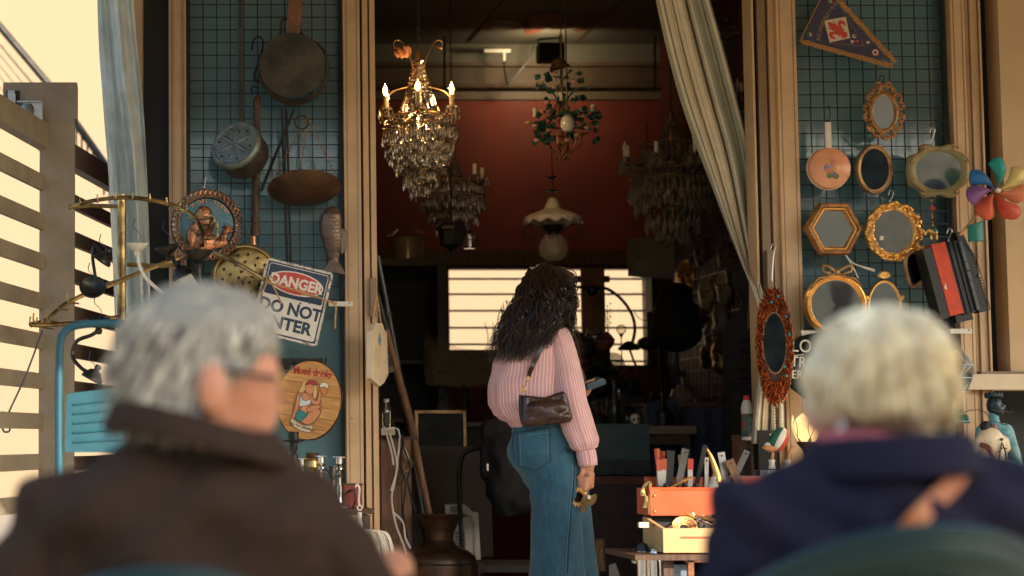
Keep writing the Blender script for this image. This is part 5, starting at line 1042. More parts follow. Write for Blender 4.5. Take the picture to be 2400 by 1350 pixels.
# dark silhouettes right of window: speaker stand, dress form, blue cloth
t = thing('dress_form', 'black draped dress form in the dark right of the window', 'dress form', (P(1585, 800, 10.9).x, 10.9, .013)); zz = P(1585, 790, 10.9).z
blob('torso', [((0, 0, zz + .1), (.13, .10, .16)), ((0, 0, zz + .02), (.15, .11, .12)), ((.0, 0, zz + .24), (.10, .08, .06))], M_jack, t, voxel=.014, iters=6); part('pole', M_iron, t, lambda b: b.tube([(0, 0, .03), (0, 0, zz)], .015, 8)); part('base', M_iron, t, lambda b: b.lathe([(.16, 0), (.15, .02), (.02, .04)], 18))
t = thing('speaker_box', 'dark box on a tall stand at the right edge of the window', 'speaker', (P(1545, 700, 11.6).x, 11.6, .013)); z0, z1 = P(1545, 735, 11.6).z, P(1545, 655, 11.6).z
part('cabinet', M_dark, t, lambda b: b.box((0, 0, (z0 + z1) / 2), (.12, .12, z1 - z0))); part('pole', M_iron, t, lambda b: b.tube([(0, 0, 0.01), (0, 0, z0)], .018, 8)); part('foot', M_iron, t, lambda b: b.lathe([(.15, .0), (.14, .015), (.02, .03)], 16))
t = thing('black_helmet', 'dark rounded hat on a peg at the window edge', 'hat', P(1515, 805, 11.3)); blob('crown', [((0, 0, 0), (.055, .06, .04)), ((.05, 0, .01), (.05, .05, .025))], M_dark, t, voxel=.008, iters=3); part('brim', M_dark, t, lambda b: b.torus((0, 0, -.02), .055, .008, 18, 6, axis='Z')); part('peg', M_iron, t, lambda b: b.tube([(0.03, 0, 0), (.16, .0, .02)], .008, 6))
t = thing('glass_flask', 'round bulbous glass flask on the dark counter', 'flask', P(1600, 930, 10.2)); part('body', M_crystal_d, t, lambda b: b.lathe([(.001, -.06), (.05, -.05), (.07, -.01), (.055, .035), (.015, .06), (.013, .11), (.02, .115)], 20)); part('stopper', M_dark, t, lambda b: b.lathe([(.012, .1), (.016, .14), (.001, .145)], 10))
q = Px(1640, 1020, 9.7); k = q.k
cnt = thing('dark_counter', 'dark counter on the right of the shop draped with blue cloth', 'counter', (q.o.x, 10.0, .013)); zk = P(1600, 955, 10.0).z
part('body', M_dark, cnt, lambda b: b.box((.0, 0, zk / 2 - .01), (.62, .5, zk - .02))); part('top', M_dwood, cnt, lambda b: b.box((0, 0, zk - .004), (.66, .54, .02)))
part('blue_cloth', cloth_mat('navy_cloth', (.012, .022, .055), trl=0), None, lambda b: b.sheet(lambda u, v: (q.o.x - .27 + .6 * u, 9.715 - .03 * math.sin(u * 14 + v * 2) - .02 * math.sin(u * 31) - .05 * v, zk + .015 - .62 * v + .02 * math.sin(u * 9)), 50, 20), label='dark blue cloth hanging in folds over the counter front', cat='cloth', solid=.002)
for i in range(6): 
    o = thing('trinket', 'small pale trinket in the row on the dark counter', 'trinket', P(1560 + i * 16, 968, 9.9), group='trinkets on the dark counter'); part('body', M_dark2, o, lambda b: b.lathe([(.001, -.03), (.014, -.03), (.010, 0), (.004, .02)], 10)); part('bead', M_crystal, o, lambda b: b.ell((0, 0, .02), .007, 8, 6))
# lower dark furniture behind the woman's legs
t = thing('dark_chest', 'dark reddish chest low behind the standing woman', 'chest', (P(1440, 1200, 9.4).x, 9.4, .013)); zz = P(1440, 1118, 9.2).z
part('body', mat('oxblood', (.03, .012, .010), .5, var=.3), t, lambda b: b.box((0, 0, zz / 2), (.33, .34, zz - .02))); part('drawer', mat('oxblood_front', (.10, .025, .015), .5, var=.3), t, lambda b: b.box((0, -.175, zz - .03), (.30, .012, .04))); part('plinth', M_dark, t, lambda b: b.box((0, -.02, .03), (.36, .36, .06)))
picture(1395, 1262, 1420, 1340, 8.8, 'small print with pale grasses standing low behind the jeans', M_dwood, mat('grass_print', (.28, .16, .06), .6, var=.6, scale=14, stretch=(6, 1, 1)), 2, nm='small_print')
t = part('white_paper', M_white, None, lambda b: b.prism([(0, 0), (.05, .0), (.03, .06), (.0, .05)], 0, .002), loc=P(1428, 1350, 9.0), label='folded white paper in the dark behind the trousers', cat='paper')
# second visitor deep in the shop at right
YB = 9.1; q = Px(1745, 860, YB); k = q.k
t = thing('person', 'person in a black padded jacket half hidden behind the striped curtain', 'person', (q.o.x, YB, .013)); bz = q.o.z - .013
def bq(x, y, d=0): v = q(x, y); return Vector((v.x, d, v.z + bz))
body = blob('body', [((bq(1768, 640).x, 0, bq(0, 655).z), (.085, .10, .12)), (bq(1768, 700), bq(1768, 730), .05, .06), (bq(1760, 780), bq(1760, 900), .12, .12), (bq(1725, 790), bq(1722, 900), .06, .055), (bq(1722, 900), bq(1752, 975), .052, .045), (bq(1762, 960), (bq(1762, 0).x, 0, .5), .13, .11), ((bq(1752, 0).x, 0, .5), (bq(1752, 0).x, 0, .05), .08, .06), ((bq(1790, 0).x, 0, .5), (bq(1790, 0).x, 0, .05), .08, .06)], M_jack, t, voxel=.014, iters=6)
part('hair', mat('dark_blonde', (.14, .09, .045), .6, var=.4, scale=60, stretch=(4, 4, .5)), t, lambda b: [b.tube(catmull([bq(1768 - 6 * math.sin(i), 625, -.05), bq(1762 - 9 * math.sin(i * 1.7) - 6, 660, -.11), bq(1760 - 12 * math.sin(i * 1.3) - 6, 710 + 6 * (i % 5), -.12), bq(1758 - 12 * math.sin(i * 1.3) - 8, 750 + 8 * (i % 4), -.12)], 4), .007, 5) for i in range(40)], kind='stuff')
part('zip_pull', M_brass, t, lambda b: b.tube([bq(1750, 818, -.135), bq(1758, 845, -.135)], .004, 5))
part('quilting', M_jack, t, lambda b: [b.tube([bq(1715, 800 + i * 22, -.095), bq(1745, 796 + i * 22, -.13), bq(1790, 800 + i * 22, -.13)], .006, 5) for i in range(7)], kind='stuff')
# ================================================================= RIGHT PANEL
# pennant in plastic sleeve
q = Px(1975, 80, 7.90); k = q.k
def fq(x, y): return ((x - q.cx) * q.k, (q.cy - y) * q.k)
t = thing('pennant', 'blue football pennant with red lily in a clear plastic sleeve', 'pennant', q.o)
M_pen = mat('pennant_blue', (.028, .032, .085), .45, var=.3, scale=20, bump=.1); M_fringe = mat('gold_fringe', (.42, .20, .05), .6, var=.5, scale=160, bump=.6)
TRI = [(1944, -30), (2098, 152), (1876, 96)]
tri = [fq(*p) for p in TRI]
part('cloth', M_pen, t, lambda b: b.prism([fq(1937, -22), fq(2086, 146), fq(1880, 94)], -.001, .003))
def band(p0, p1, w0, seed):
    a, c = Vector(fq(*p0)), Vector(fq(*p1)); d = (c - a).normalized(); nn = Vector((-d.y, d.x)) * w0; n_ = 30; r2 = random.Random(seed)
    o1 = [a + (c - a) * i / n_ + nn * r2.uniform(-.1, .1) for i in range(n_ + 1)]; o2 = [a + (c - a) * i / n_ + nn * (1 + r2.uniform(-.15, .15)) for i in range(n_ + 1)]
    return [tuple(v) for v in o1] + [tuple(v) for v in reversed(o2)]
part('fringe', M_fringe, t, lambda b: b.prism(band((1936, -28), (2092, 150), .018, 1), -.005, -.0015)); part('fringe', M_fringe, t, lambda b: b.prism(band((1877, 92), (2090, 152), -.018, 2), -.0053, -.0015))
part('cord', M_fringe, t, lambda b: b.tube([(*[fq(1934, -20)[0], -.003, fq(1934, -20)[1]],), (fq(1874, 96)[0], -.003, fq(1874, 96)[1])], .003, 5))
part('crest_field', mat('crest_cream', (.70, .62, .47), .5, var=.04), t, lambda b: b.prism([fq(1931, 48), fq(1983, 39), fq(1992, 90), fq(1943, 101)], -.0035, -.0015))
part('crest_border', M_dgold, t, lambda b: [b.tube([(fq(*a)[0], -.004, fq(*a)[1]), (fq(*c)[0], -.004, fq(*c)[1])], .0012, 4) for a, c in (((1931, 48), (1983, 39)), ((1983, 39), (1992, 90)), ((1992, 90), (1943, 101)), ((1943, 101), (1931, 48)), ((1984, 39), (2024, 108)), ((2024, 108), (1945, 102)))])
M_lily = mat('lily_red', (.60, .06, .03), .5, var=.05)
def lily(b):
    M = T(fq(1962, 70)[0], -.005, fq(1962, 70)[1]) @ RY(R(-52))
    def pp(pts): b.prism([(p.x, p.y) for p in catmull([(x * k, y * k, 0) for x, y in pts], 4, True)], 0, .001, M)
    pp([(0, 28), (8, 10), (4, -8), (0, -14), (-4, -8), (-8, 10)])
    for s in (-1, 1):
        pp([(s * 3, -10), (s * 8, 2), (s * 16, 10), (s * 24, 6), (s * 24, -6), (s * 17, -8), (s * 19, -2), (s * 15, 1), (s * 9, -8)])
        b.tube([(s * 3 * k, 0, -8 * k), (s * 10 * k, 0, 18 * k)], .0014, 4, M=M); b.ell((s * 10.5 * k, 0, 19 * k), .0028, 6, 5, M)
    b.box((0, 0, -11 * k), (22 * k, .001, 4 * k), M); pp([(-5, -13), (5, -13), (8, -22), (0, -28), (-8, -22)])
part('lily', M_lily, t, lily)
M_tex = mat('pennant_lettering', (.30, .22, .10), .5)
for i, ch in enumerate('A.C.FIORENTINA'):
    u = i / 13; x = 1917 - 14 * math.sin(u * 2.6) + u * 48 ; y = 92 - 82 * u + 6 * math.sin(u * 3.1); text('lettering', ch, .021, M_tex, t, (fq(x, y)[0], -.004, fq(x, y)[1]), (R(90), R(-88 + 82 * u), 0), depth=.0004, bold=.0006)
for ch, x, y in (('A', 1996, 98), ('C', 2001, 86)): text('lettering', ch, .020, M_swh, t, (fq(x, y)[0], -.004, fq(x, y)[1]), (R(90), R(-40), 0), depth=.0004, bold=.001)
for x, y in ((1896, 82), (1946, 3)):
    for i, c in enumerate(((.04, .18, .10), (.7, .65, .52), (.5, .06, .03))): part('flag_stripe', mat('flag%d' % i, c, .5, var=.05), t, lambda b: b.prism([fq(x - 4 + i * 4, y - 8 + i * 2), fq(x + i * 4, y - 6 + i * 2), fq(x + 3 + i * 3, y + 4), fq(x - 4 + i * 4, y + 4)], -.004, -.002))
part('badge', M_swh, t, lambda b: b.torus((fq(2049, 124)[0], -.005, fq(2049, 124)[1]), .009, .0028, 18, 5)); part('badge', M_sred, t, lambda b: b.torus((fq(2049, 124)[0], -.004, fq(2049, 124)[1]), .0135, .0022, 18, 5)); part('badge', M_lily, t, lambda b: b.ell((fq(2007, 97)[0], -.004, fq(2007, 97)[1]), (.008, .002, .007), 8, 6)); part('badge', M_cream, t, lambda b: b.box((fq(2033, 100)[0], -.004, fq(2033, 100)[1]), (.014, .002, .010)))
part('sleeve', M_film, t, lambda b: b.sheet(lambda u, v: (lambda a, c: (a[0] + (c[0] - a[0]) * v, -.012 - .004 * noise.noise(Vector((u * 7, v * 5, 2))), a[1] + (c[1] - a[1]) * v))(fq(1940 - 70 * u, -30 + 128 * u + 10), fq(2096 + 4 * (1 - u), 130 + 34 * u)), 30, 24))

def hookwire(x, y0_, y1_, Yh, lab, m=M_steel):
    part('wall_hook', m, None, lambda b: b.tube(catmull([P(x - 6, y0_ + 12, Yh), P(x - 2, y0_, Yh), P(x + 6, y0_ + 4, Yh), P(x + 2, y0_ + 18, Yh), P(x - 3, y1_ - 8, Yh), P(x, y1_, Yh)], 5), .0025, 5), label=lab, cat='hook')
# small ornate oval mirror
def oval(b, rx_, rz_, prof, n=64):
    b.rings([[((rx_ + d) * math.cos(a), y, (rz_ + d) * math.sin(a)) for a in [2 * math.pi * i / n for i in range(n)]] for d, y in prof])
def glass_in(t, m, pts, y=.0): part('glass', m, t, lambda b: b.prism(pts, y, y + .004))
def beads(b, rx_, rz_, n, r_, y):
    for i in range(n): a = 2 * math.pi * i / n; b.ell((rx_ * math.cos(a), y, rz_ * math.sin(a)), r_, 6, 4)
q = Px(2070, 263, 7.88); k = q.k
t = thing('wall_mirror', 'small oval mirror in a pierced scrolled bronze-gilt frame', 'mirror', q.o, (R(2.2), 0, R(-3)))
M_bg = mat('bronze_gilt', (.42, .21, .075), .4, metal=.45, var=.3, scale=50, bump=.2, col2=(.2, .09, .03), patch=30)
glass_in(t, M_mirror, circ(40, 25 * k, 40 * k), -.004); part('inner_frame', M_bg, t, lambda b: oval(b, 25 * k, 40 * k, [(-.001, -.004), (0, -.012), (.006, -.016), (.014, -.012), (.016, 0), (.012, .006)])); part('beading', M_bg, t, lambda b: beads(b, 28 * k, 43.5 * k, 48, .0035, -.014), kind='stuff')
for i in range(14):
    a = 2 * math.pi * (i + .5) / 14; s = 1 if i % 2 else -1; c = Vector((38 * k * math.cos(a), -.006, 55 * k * math.sin(a)))
    part('scroll', M_bg, t, lambda b: (b.tube(catmull([c + Vector((.016 * math.cos(a + s * w_) * (1 - .12 * w_), -.003, .016 * math.sin(a + s * w_) * (1 - .12 * w_))) for w_ in (-1.6, -.8, 0, .8, 1.6, 2.6, 3.6)], 4), .0055, 6), b.ell(c + Vector((.010 * math.cos(a), -.004, .010 * math.sin(a))), (.008, .006, .008), 8, 6)))
for s in (-1, 1): part('crest', M_bg, t, lambda b: b.torus((s * 11 * k, -.006, 63 * k), .011, .0055, 14, 6))
hookwire(2066, 178, 205, 7.9, 'thin dark hook above the pierced bronze-gilt mirror', M_iron)
# peach pan
q = Px(1945, 394, 7.86); k = q.k
t = thing('enamel_pan', 'small peach enamel pan with flower print and white handle', 'pan', q.o)
M_peach = mat('peach_enamel', (.66, .29, .15), .22, var=.05, col2=(.72, .42, .24), patch=5, thr=(.5, .7))
part('base', M_peach, t, lambda b: b.lathe([(.001, .012), (44 * k, .010), (48 * k, .004), (49 * k, -.02), (50 * k, -.022), (48 * k, -.024)], 40, FRONT)); part('rim', M_wcandle, t, lambda b: b.torus((0, .022, 0), 49.5 * k, .0025, 40, 5))
part('handle', mat('white_handle', (.62, .58, .48), .35, var=.08), t, lambda b: b.box((-1 * k, .006, 78 * k), (.024, .012, 62 * k))); part('handle_cap', M_dark, t, lambda b: b.box((0, .006, 111 * k), (.012, .008, .012)))
part('hook', M_iron, t, lambda b: b.tube(catmull([(0, 0, 112 * k), (.008, 0, 130 * k), (.002, 0, 148 * k), (-.006, 0, 140 * k)], 5), .002, 5))
rnd = random.Random(9); FC = [mat('petal%d' % i, c, .5, var=.1) for i, c in enumerate(((.55, .18, .10), (.58, .30, .06), (.16, .16, .32), (.12, .17, .06), (.5, .22, .2)))]
for i in range(11):
    x, z = rnd.uniform(-10, 14), rnd.uniform(-24, 24); c = FC[i % 5]
    part('printed_flower', c, t, lambda b: [b.ell(((x + 4 * math.cos(a)) * k, -.0125, (z + 4 * math.sin(a)) * k), (.006, .0008, .006), 7, 4) for a in [j * 1.257 for j in range(5)]], kind='stuff')
part('printed_stem', FC[3], t, lambda b: [b.tube(catmull([(-4 * k, -.0125, 20 * k), (4 * k, -.0125, 0), (2 * k, -.0125, -20 * k), (12 * k, -.0125, -26 * k), (14 * k, -.0125, -16 * k)], 5), .0011, 4)])
# beaded oval mirror
q = Px(2048, 397, 7.88); k = q.k
t = thing('wall_mirror', 'dark oval mirror in a plain beaded bronze frame', 'mirror', q.o, (R(2.8), 0, R(2)))
glass_in(t, M_dmirror, circ(40, 34 * k, 49 * k), -.002); part('frame', M_dgold, t, lambda b: oval(b, 33 * k, 48 * k, [(0, -.002), (.001, -.012), (.008, -.012), (.014, -.016), (.018, -.010), (.019, .006)])); part('beading', M_dgold, t, lambda b: beads(b, 40 * k, 55.5 * k, 64, .0042, -.014), kind='stuff')
# green cartouche mirror
q = Px(2198, 400, 7.86); k = q.k
t = thing('wall_mirror', 'wide mirror in a pale green scrolled plaster frame', 'mirror', q.o, (R(3.2), 0, R(-4)))
M_gp = mat('green_plaster', (.26, .235, .115), .45, var=.12, bump=.1, col2=(.34, .22, .10), patch=14, thr=(.55, .7))
outer = catmull([(x * k, z * k, 0) for x, z in ((-72, 0), (-70, 22), (-66, 36), (-44, 44), (-38, 60), (-26, 62), (0, 56), (24, 62), (38, 60), (46, 42), (66, 30), (70, 14), (70, -14), (66, -30), (46, -42), (38, -60), (24, -64), (0, -58), (-26, -64), (-38, -60), (-46, -44), (-66, -34), (-70, -20))], 4, True); n_ = len(outer)
def cart(b):
    inner = [(52 * k * math.cos(a), 44 * k * math.sin(a)) for a in [math.atan2(p.y / 60, p.x / 72) for p in outer]]
    rs = [[(p.x, .012, p.y) for p in outer], [(p.x, -.01, p.y) for p in outer]]
    for f_, y in ((.25, -.022), (.5, -.024), (.8, -.016), (1, -.006)): rs.append([(p.x + (i_[0] - p.x) * f_, y, p.y + (i_[1] - p.y) * f_) for p, i_ in zip(outer, inner)])
    b.rings(rs)
part('frame', M_gp, t, cart, sharp=60); glass_in(t, mat('cloudy_mirror', (.50, .50, .44), .12, metal=1, var=.25, scale=10), circ(40, 53 * k, 45 * k), -.006)
for sx in (-1, 1):
    for sz in (-1, 1): part('scroll', M_dgold, t, lambda b: b.tube(catmull([(sx * 44 * k, -.024, sz * 52 * k), (sx * 36 * k, -.026, sz * 56 * k), (sx * 34 * k, -.026, sz * 48 * k), (sx * 48 * k, -.024, sz * 40 * k), (sx * 62 * k, -.022, sz * 30 * k), (sx * 64 * k, -.022, sz * 18 * k), (sx * 57 * k, -.024, sz * 20 * k)], 4), .004, 6))
hookwire(2185, 300, 340, 7.88, 'bright steel hook above the pale green mirror')
# hexagon mirror
q = Px(1952, 537, 7.88); k = q.k
t = thing('wall_mirror', 'hexagonal mirror in a twisted-rope gilt wood frame', 'mirror', q.o, (R(2.0), 0, R(4)))
HX = [(-70, 2), (-33, 62), (35, 62), (70, 0), (36, -62), (-34, -62)]
def hexr(b, seq): b.rings([[(x * f_ * k, y, z * f_ * k) for x, z in HX] for f_, y in seq])
glass_in(t, M_mirror, [(x * .68 * k, z * .68 * k) for x, z in HX], -.003); part('frame', M_bg, t, lambda b: hexr(b, [(.66, -.002), (.67, -.010), (.72, -.014), (.80, -.012), (.82, -.020), (.92, -.024), (.97, -.018), (1, .01)]), sharp=15)
def rope(b):
    for i in range(6):
        a, c = Vector(HX[i]) * .76 * k, Vector(HX[(i + 1) % 6]) * .76 * k; n_ = 13
        for j in range(n_): p = a.lerp(c, (j + .5) / n_); b.ell((0, 0, 0), (.0062, .004, .0034), 7, 5, T(p.x, -.015, p.y) @ RY(-math.atan2((c - a).y, (c - a).x) - .7))
part('rope_moulding', M_gold, t, rope, kind='stuff')
# gold baroque mirror
q = Px(2092, 543, 7.86); k = q.k
t = thing('wall_mirror', 'round mirror in a bright gold baroque leaf frame with price tag', 'mirror', q.o, (R(3.4), 0, R(-2)))
glass_in(t, mat('grey_mirror', (.55, .54, .48), .08, metal=1, var=.1), circ(40, 48 * k, 52 * k), -.004); part('frame', M_gold, t, lambda b: oval(b, 46 * k, 50 * k, [(0, -.004), (.002, -.016), (.008, -.020), (.018, -.018), (.030, -.014), (.034, .006)]))
for i in range(22):
    a = 2 * math.pi * i / 22; c = Vector((57 * k * math.cos(a), -.018, 60 * k * math.sin(a))); s = 1 if i % 2 else -1; u_ = Vector((math.cos(a), 0, math.sin(a))); w_ = Vector((-math.sin(a), 0, math.cos(a)))
    part('leaf_scroll', M_gold, t, lambda b: (b.tube(catmull([c - w_ * .02 - u_ * s * .006, c + Vector((0, -.008, 0)) - u_ * s * .01, c + w_ * .014 + u_ * s * .004, c + w_ * .008 + u_ * s * .014, c - w_ * .002 + u_ * s * .010], 4), [.003, .006, .008, .008, .008, .007, .007, .007, .007, .006, .006, .006, .006, .005, .005, .004, .004], 6), b.ell(c + u_ * .012 * s, (.007, .006, .007), 8, 5)))
part('price_tag', M_white, t, lambda b: b.box((-27 * k, -.006, -15 * k), (.015, .002, .018), None), rot=None)
hookwire(2088, 446, 480, 7.88, 'bright steel hook above the bright gold baroque mirror')
# bow mirror
q = Px(1958, 715, 7.84); k = q.k
t = thing('wall_mirror', 'round gilt mirror crowned with an antique bow behind the blonde head', 'mirror', q.o, (R(2.4), 0, R(3.5)))
part('glass', M_mirror, t, lambda b: b.lathe([(.001, .004), (62 * k, .003), (62 * k, -.003)], 48, FRONT)); part('frame', M_gold, t, lambda b: oval(b, 60 * k, 58 * k + .0, [(0, -.004), (.002, -.014), (.006, -.016), (.009, -.013), (.013, -.020), (.019, -.018), (.024, -.008), (.026, .01)]))
def bow(b):
    for s in (-1, 1):
        b.tube(catmull([(0, -.014, 77 * k), (s * 18 * k, -.02, 88 * k), (s * 32 * k, -.02, 92 * k), (s * 34 * k, -.018, 80 * k), (s * 16 * k, -.014, 74 * k)], 5), .007, 6)
        b.tube(catmull([(0, -.014, 75 * k), (s * 24 * k, -.016, 66 * k), (s * 44 * k, -.014, 62 * k), (s * 58 * k, -.012, 44 * k)], 5), .006, 6)
    b.ell((0, -.02, 77 * k), .011, 10, 8)
part('bow', M_dgold, t, bow)
# small arched mirror
q = Px(2072, 720, 7.87); k = q.k
t = thing('wall_mirror', 'slim oval gilt mirror with a shell crest beside the bow mirror', 'mirror', q.o, (R(2.9), 0, R(-5)))
glass_in(t, M_mirror, circ(36, 34 * k, 58 * k), -.002); part('frame', M_gold, t, lambda b: oval(b, 33 * k, 57 * k, [(0, -.002), (.002, -.012), (.008, -.014), (.013, -.008), (.014, .006)]))
part('shell_crest', M_gold, t, lambda b: [b.ell((0, 0, 0), (.0055, .005, .018), 8, 6, T(0, -.008, 68 * k) @ RY(R(a)) @ T(0, 0, .014)) for a in (-66, -44, -22, 0, 22, 44, 66)], kind='stuff')
part('leaf', M_gold, t, lambda b: [b.ell((0, 0, 0), (.009, .006, .014), 8, 6, T(s * 40 * k, -.010, 22 * k) @ RY(R(s * 30))) for s in (-1, 1)], kind='stuff')
part('ribbon', mat('white_ribbon', (.68, .66, .58), .6), None, lambda b: [b.tube(catmull([P(1982, 598, 7.85), P(2002, 618, 7.85), P(2050, 632 + d_, 7.85)], 5), .003, 5) for d_ in (0, 4)] + [b.tube(catmull([P(1984, 600, 7.85), P(2000, 628, 7.85), P(2012, 652, 7.85)], 5), .0035, 5)], label='white ribbon tied between the hexagonal and slim mirrors', cat='ribbon')
# heart mirror
q = Px(2150, 625, 7.84); k = q.k
t = thing('heart_mirror', 'small gilt heart-shaped frame beside the accordion', 'frame', q.o)
hrt = catmull([((x - 2150) * k, (625 - y) * k, 0) for x, y in ((2138, 672), (2124, 640), (2122, 610), (2134, 592), (2150, 594), (2158, 608), (2168, 594), (2184, 596), (2190, 616), (2178, 642))], 5, True)
part('frame', M_dgold, t, lambda b: b.tube([(p.x, -.004, p.y) for p in hrt], .008, 8, True)); glass_in(t, M_dmirror, [(p.x, p.y) for p in hrt], .0); part('crest', M_gold, t, lambda b: [b.ell((((2160 + 8 * math.cos(a)) - 2150) * k, -.01, (625 - 588 + 7 * math.sin(a)) * k), (.010, .007, .010), 8, 6) for a in [i * 1.05 for i in range(6)]], kind='stuff')
# elephant string
t = thing('bead_string', 'hanging string of beads with a small gold elephant', 'ornament', P(2184, 480, 7.82)); eq = Px(2184, 480, 7.82); k = eq.k
part('cord', M_rope, t, lambda b: b.tube([eq(2183, 466), eq(2186, 560), eq(2188, 740)], .0015, 4))
for i in range(40):
    if not 10 < i < 16: part('bead', (M_gold, M_dark, M_rose)[i % 3], t, lambda b: b.ell(eq(2183.5 + i * .12, 470 + i * 6.5), .004, 8, 5))
part('red_bead', M_lily, t, lambda b: b.ell(eq(2186, 488), (.012, .010, .007), 10, 6)); part('red_bead', M_lily, t, lambda b: b.ell(eq(2188, 716), (.010, .010, .010), 10, 6))
blob('elephant', [(eq(2186, 545), (.018, .014, .014)), (eq(2176, 541), (.010, .010, .010)), (eq(2170, 543), eq(2166, 552), .004, .003), (eq(2166, 552), eq(2163, 538), .003, .0025), (eq(2180, 550), eq(2180, 562), .005, .005), (eq(2192, 550), eq(2193, 562), .005, .005)], M_gold, t, voxel=.0025, iters=2); part('saddle', mat('teal_saddle', (.03, .22, .22), .4), t, lambda b: b.ell(eq(2187, 541) + Vector((0, -.012, 0)), (.008, .006, .010), 8, 6))
# accordion
q = Px(2230, 655, 7.76); k = q.k
t = thing('accordion', 'black and red toy accordion hanging at a slant from two hooks', 'accordion', q.o, (0, R(-13), 0))
M_blk = mat('black_lacquer', (.006, .008, .010), .45, var=.3); M_ared = mat('red_felt', (.55, .06, .02), .6, var=.15, bump=.1)
H = 168 * k
part('side_panel', M_blk, t, lambda b: b.box((-48 * k, 0, 0), (20 * k, .09, H))); part('red_panel', M_ared, t, lambda b: b.box((-20 * k, -.006, 4 * k), (33 * k, .08, H * 1.02)))
for i in range(5): part('bellows_fold', M_blk, t, lambda b: b.prism([((-2 + i * 6) * k, -H / 2), ((1 + i * 6) * k, -H / 2 - .004), ((4 + i * 6) * k, -H / 2), ((4 + i * 6) * k, H / 2), ((1 + i * 6) * k, H / 2 + .004), ((-2 + i * 6) * k, H / 2)], -.038 - .006 * (i % 2), .04))
part('keyboard', mat('slate_edge', (.06, .085, .095), .4), t, lambda b: b.box((30 * k, -.03, 0), (7 * k, .05, H * .98)))
for i in range(6): part('key_pin', M_chrome, t, lambda b: b.tube([(26 * k, -.058, (58 - i * 23) * k), (32 * k, -.062, (57 - i * 23) * k)], .002, 5))
part('strap_panel', M_blk, t, lambda b: b.prism([(38 * k, -H / 2 - .01), (62 * k, -H / 2 - .01), (60 * k, H * .25), (48 * k, H * .62), (34 * k, H * .62)], -.02, .03)); part('lace', M_wire, t, lambda b: [b.torus((62.5 * k - (.0 if i < 17 else (i - 17) * .004), -.02, -H / 2 + i * .012), .006, .0018, 8, 4) for i in range(24)], kind='stuff')
part('stud', M_brass, t, lambda b: b.ell((58 * k, -.025, -6 * k), .006, 8, 6)); part('price_tag', M_white, t, lambda b: b.prism([(-34 * k, -16 * k), (-28 * k, -20 * k), (-28 * k, -4 * k)], -.049, -.047))
part('fringe', M_blk, t, lambda b: b.box((0, 0, -H / 2 - .015), (40 * k, .05, .03)))
hookwire(2225, 536, 570, 7.76, 'thin wire hook holding the accordion'); hookwire(2250, 562, 575, 7.76, 'second small wire hook at the accordion top')
# pinwheel
q = Px(2332, 448, 7.62); k = q.k
t = thing('pinwheel', 'rainbow plastic pinwheel on a wooden stick', 'pinwheel', q.o)
PC = [(.02, .20, .55), (.02, .42, .36), (.85, .72, .30), (.85, .34, .18), (.75, .13, .08), (.78, .15, .07), (.32, .13, .40)]
for i, (ang, c) in enumerate(zip((128, 68, 18, -25, -78, -140, 172), PC)):
    m_ = cloth_mat('pinwheel%d' % i, c, trl=.4, rough=.35)
    def pet(u, v):
        a = R(ang) + (u - .5) * (.80 * (.35 + .65 * math.sin(v * 2.2))) + .35 * v; r_ = (6 + 72 * v) * k * (1 - .18 * (2 * u - 1) ** 2 * v); return (r_ * math.cos(a), -.005 - .045 * math.sin(u * 2.6) * math.sin(v * 2.4), r_ * math.sin(a))
    part('petal', m_, t, lambda b: b.sheet(pet, 10, 12), solid=.001)
part('hub', M_white, t, lambda b: b.ell((0, -.025, 0), (.011, .014, .011), 12, 8))
part('stick', mat('pine_stick', (.48, .28, .10), .55), t, lambda b: b.tube([(-4 * k, .006, -10 * k), q(2246, 552)], .006, 8)); part('leaf', cloth_mat('pinwheel_leaf', (.02, .24, .19), trl=.3, rough=.4), t, lambda b: b.sheet(lambda u, v: (q(2262 + 36 * u, 530 + 38 * v - 12 * u * (1 - v) + 6 * (1 - u)).x, -.01 - .015 * math.sin(u * 3), q(2262 + 36 * u, 530 + 38 * v - 12 * u * (1 - v)).z), 8, 8), solid=.001)

# ================================================================= RIGHT DOOR SIDE
q = Px(1816, 812, 7.70); k = q.k
t = thing('beaded_mirror', 'oval mirror framed with amber glass beads hanging at the door post', 'mirror', q.o, (0, 0, R(-22)))
M_amber = [mat('amber_bead%d' % i, c, .12, var=.3, spec=.8) for i, c in enumerate(((.22, .05, .018), (.13, .03, .014), (.34, .09, .025)))]
rxx, rzz = 42 * k, 138 * k
part('backing', M_dwood, t, lambda b: b.prism(circ(40, rxx * .97, rzz * .97, 0, 0), .0, .018))
rnd = random.Random(2)
for mi in range(3):
    def bd(b):
        for i in range(420):
            a = rnd.uniform(0, 6.283); s = rnd.uniform(.50, 1.0) ** .7; x, z = rxx * s * math.cos(a) * 1.0, rzz * s * math.sin(a)
            if (x / (rxx * .60)) ** 2 + ((z - 8 * k) / (rzz * .52)) ** 2 < 1: continue
            l = rnd.uniform(.006, .013); b.add([(0, 0, l), (.0035, 0, 0), (0, -.006, 0), (-.0035, 0, 0), (0, .003, 0), (0, 0, -l)], [(0, 1, 2), (0, 2, 3), (0, 3, 4), (0, 4, 1), (5, 2, 1), (5, 3, 2), (5, 4, 3), (5, 1, 4)], T(x, -.006 - rnd.uniform(0, .012), z) @ RY(rnd.uniform(-.5, .5)))
    part('glass_bead', M_amber[mi], t, bd, kind='stuff', flat=True)
part('turquoise_bead', mat('turquoise', (.03, .25, .30), .2), t, lambda b: [b.ell((rxx * x, -.02, rzz * z), .006, 8, 6) for x, z in ((.65, .5), (.8, .2), (.5, -.35), (.6, -.5), (-.1, .75), (.25, .85))], kind='stuff')
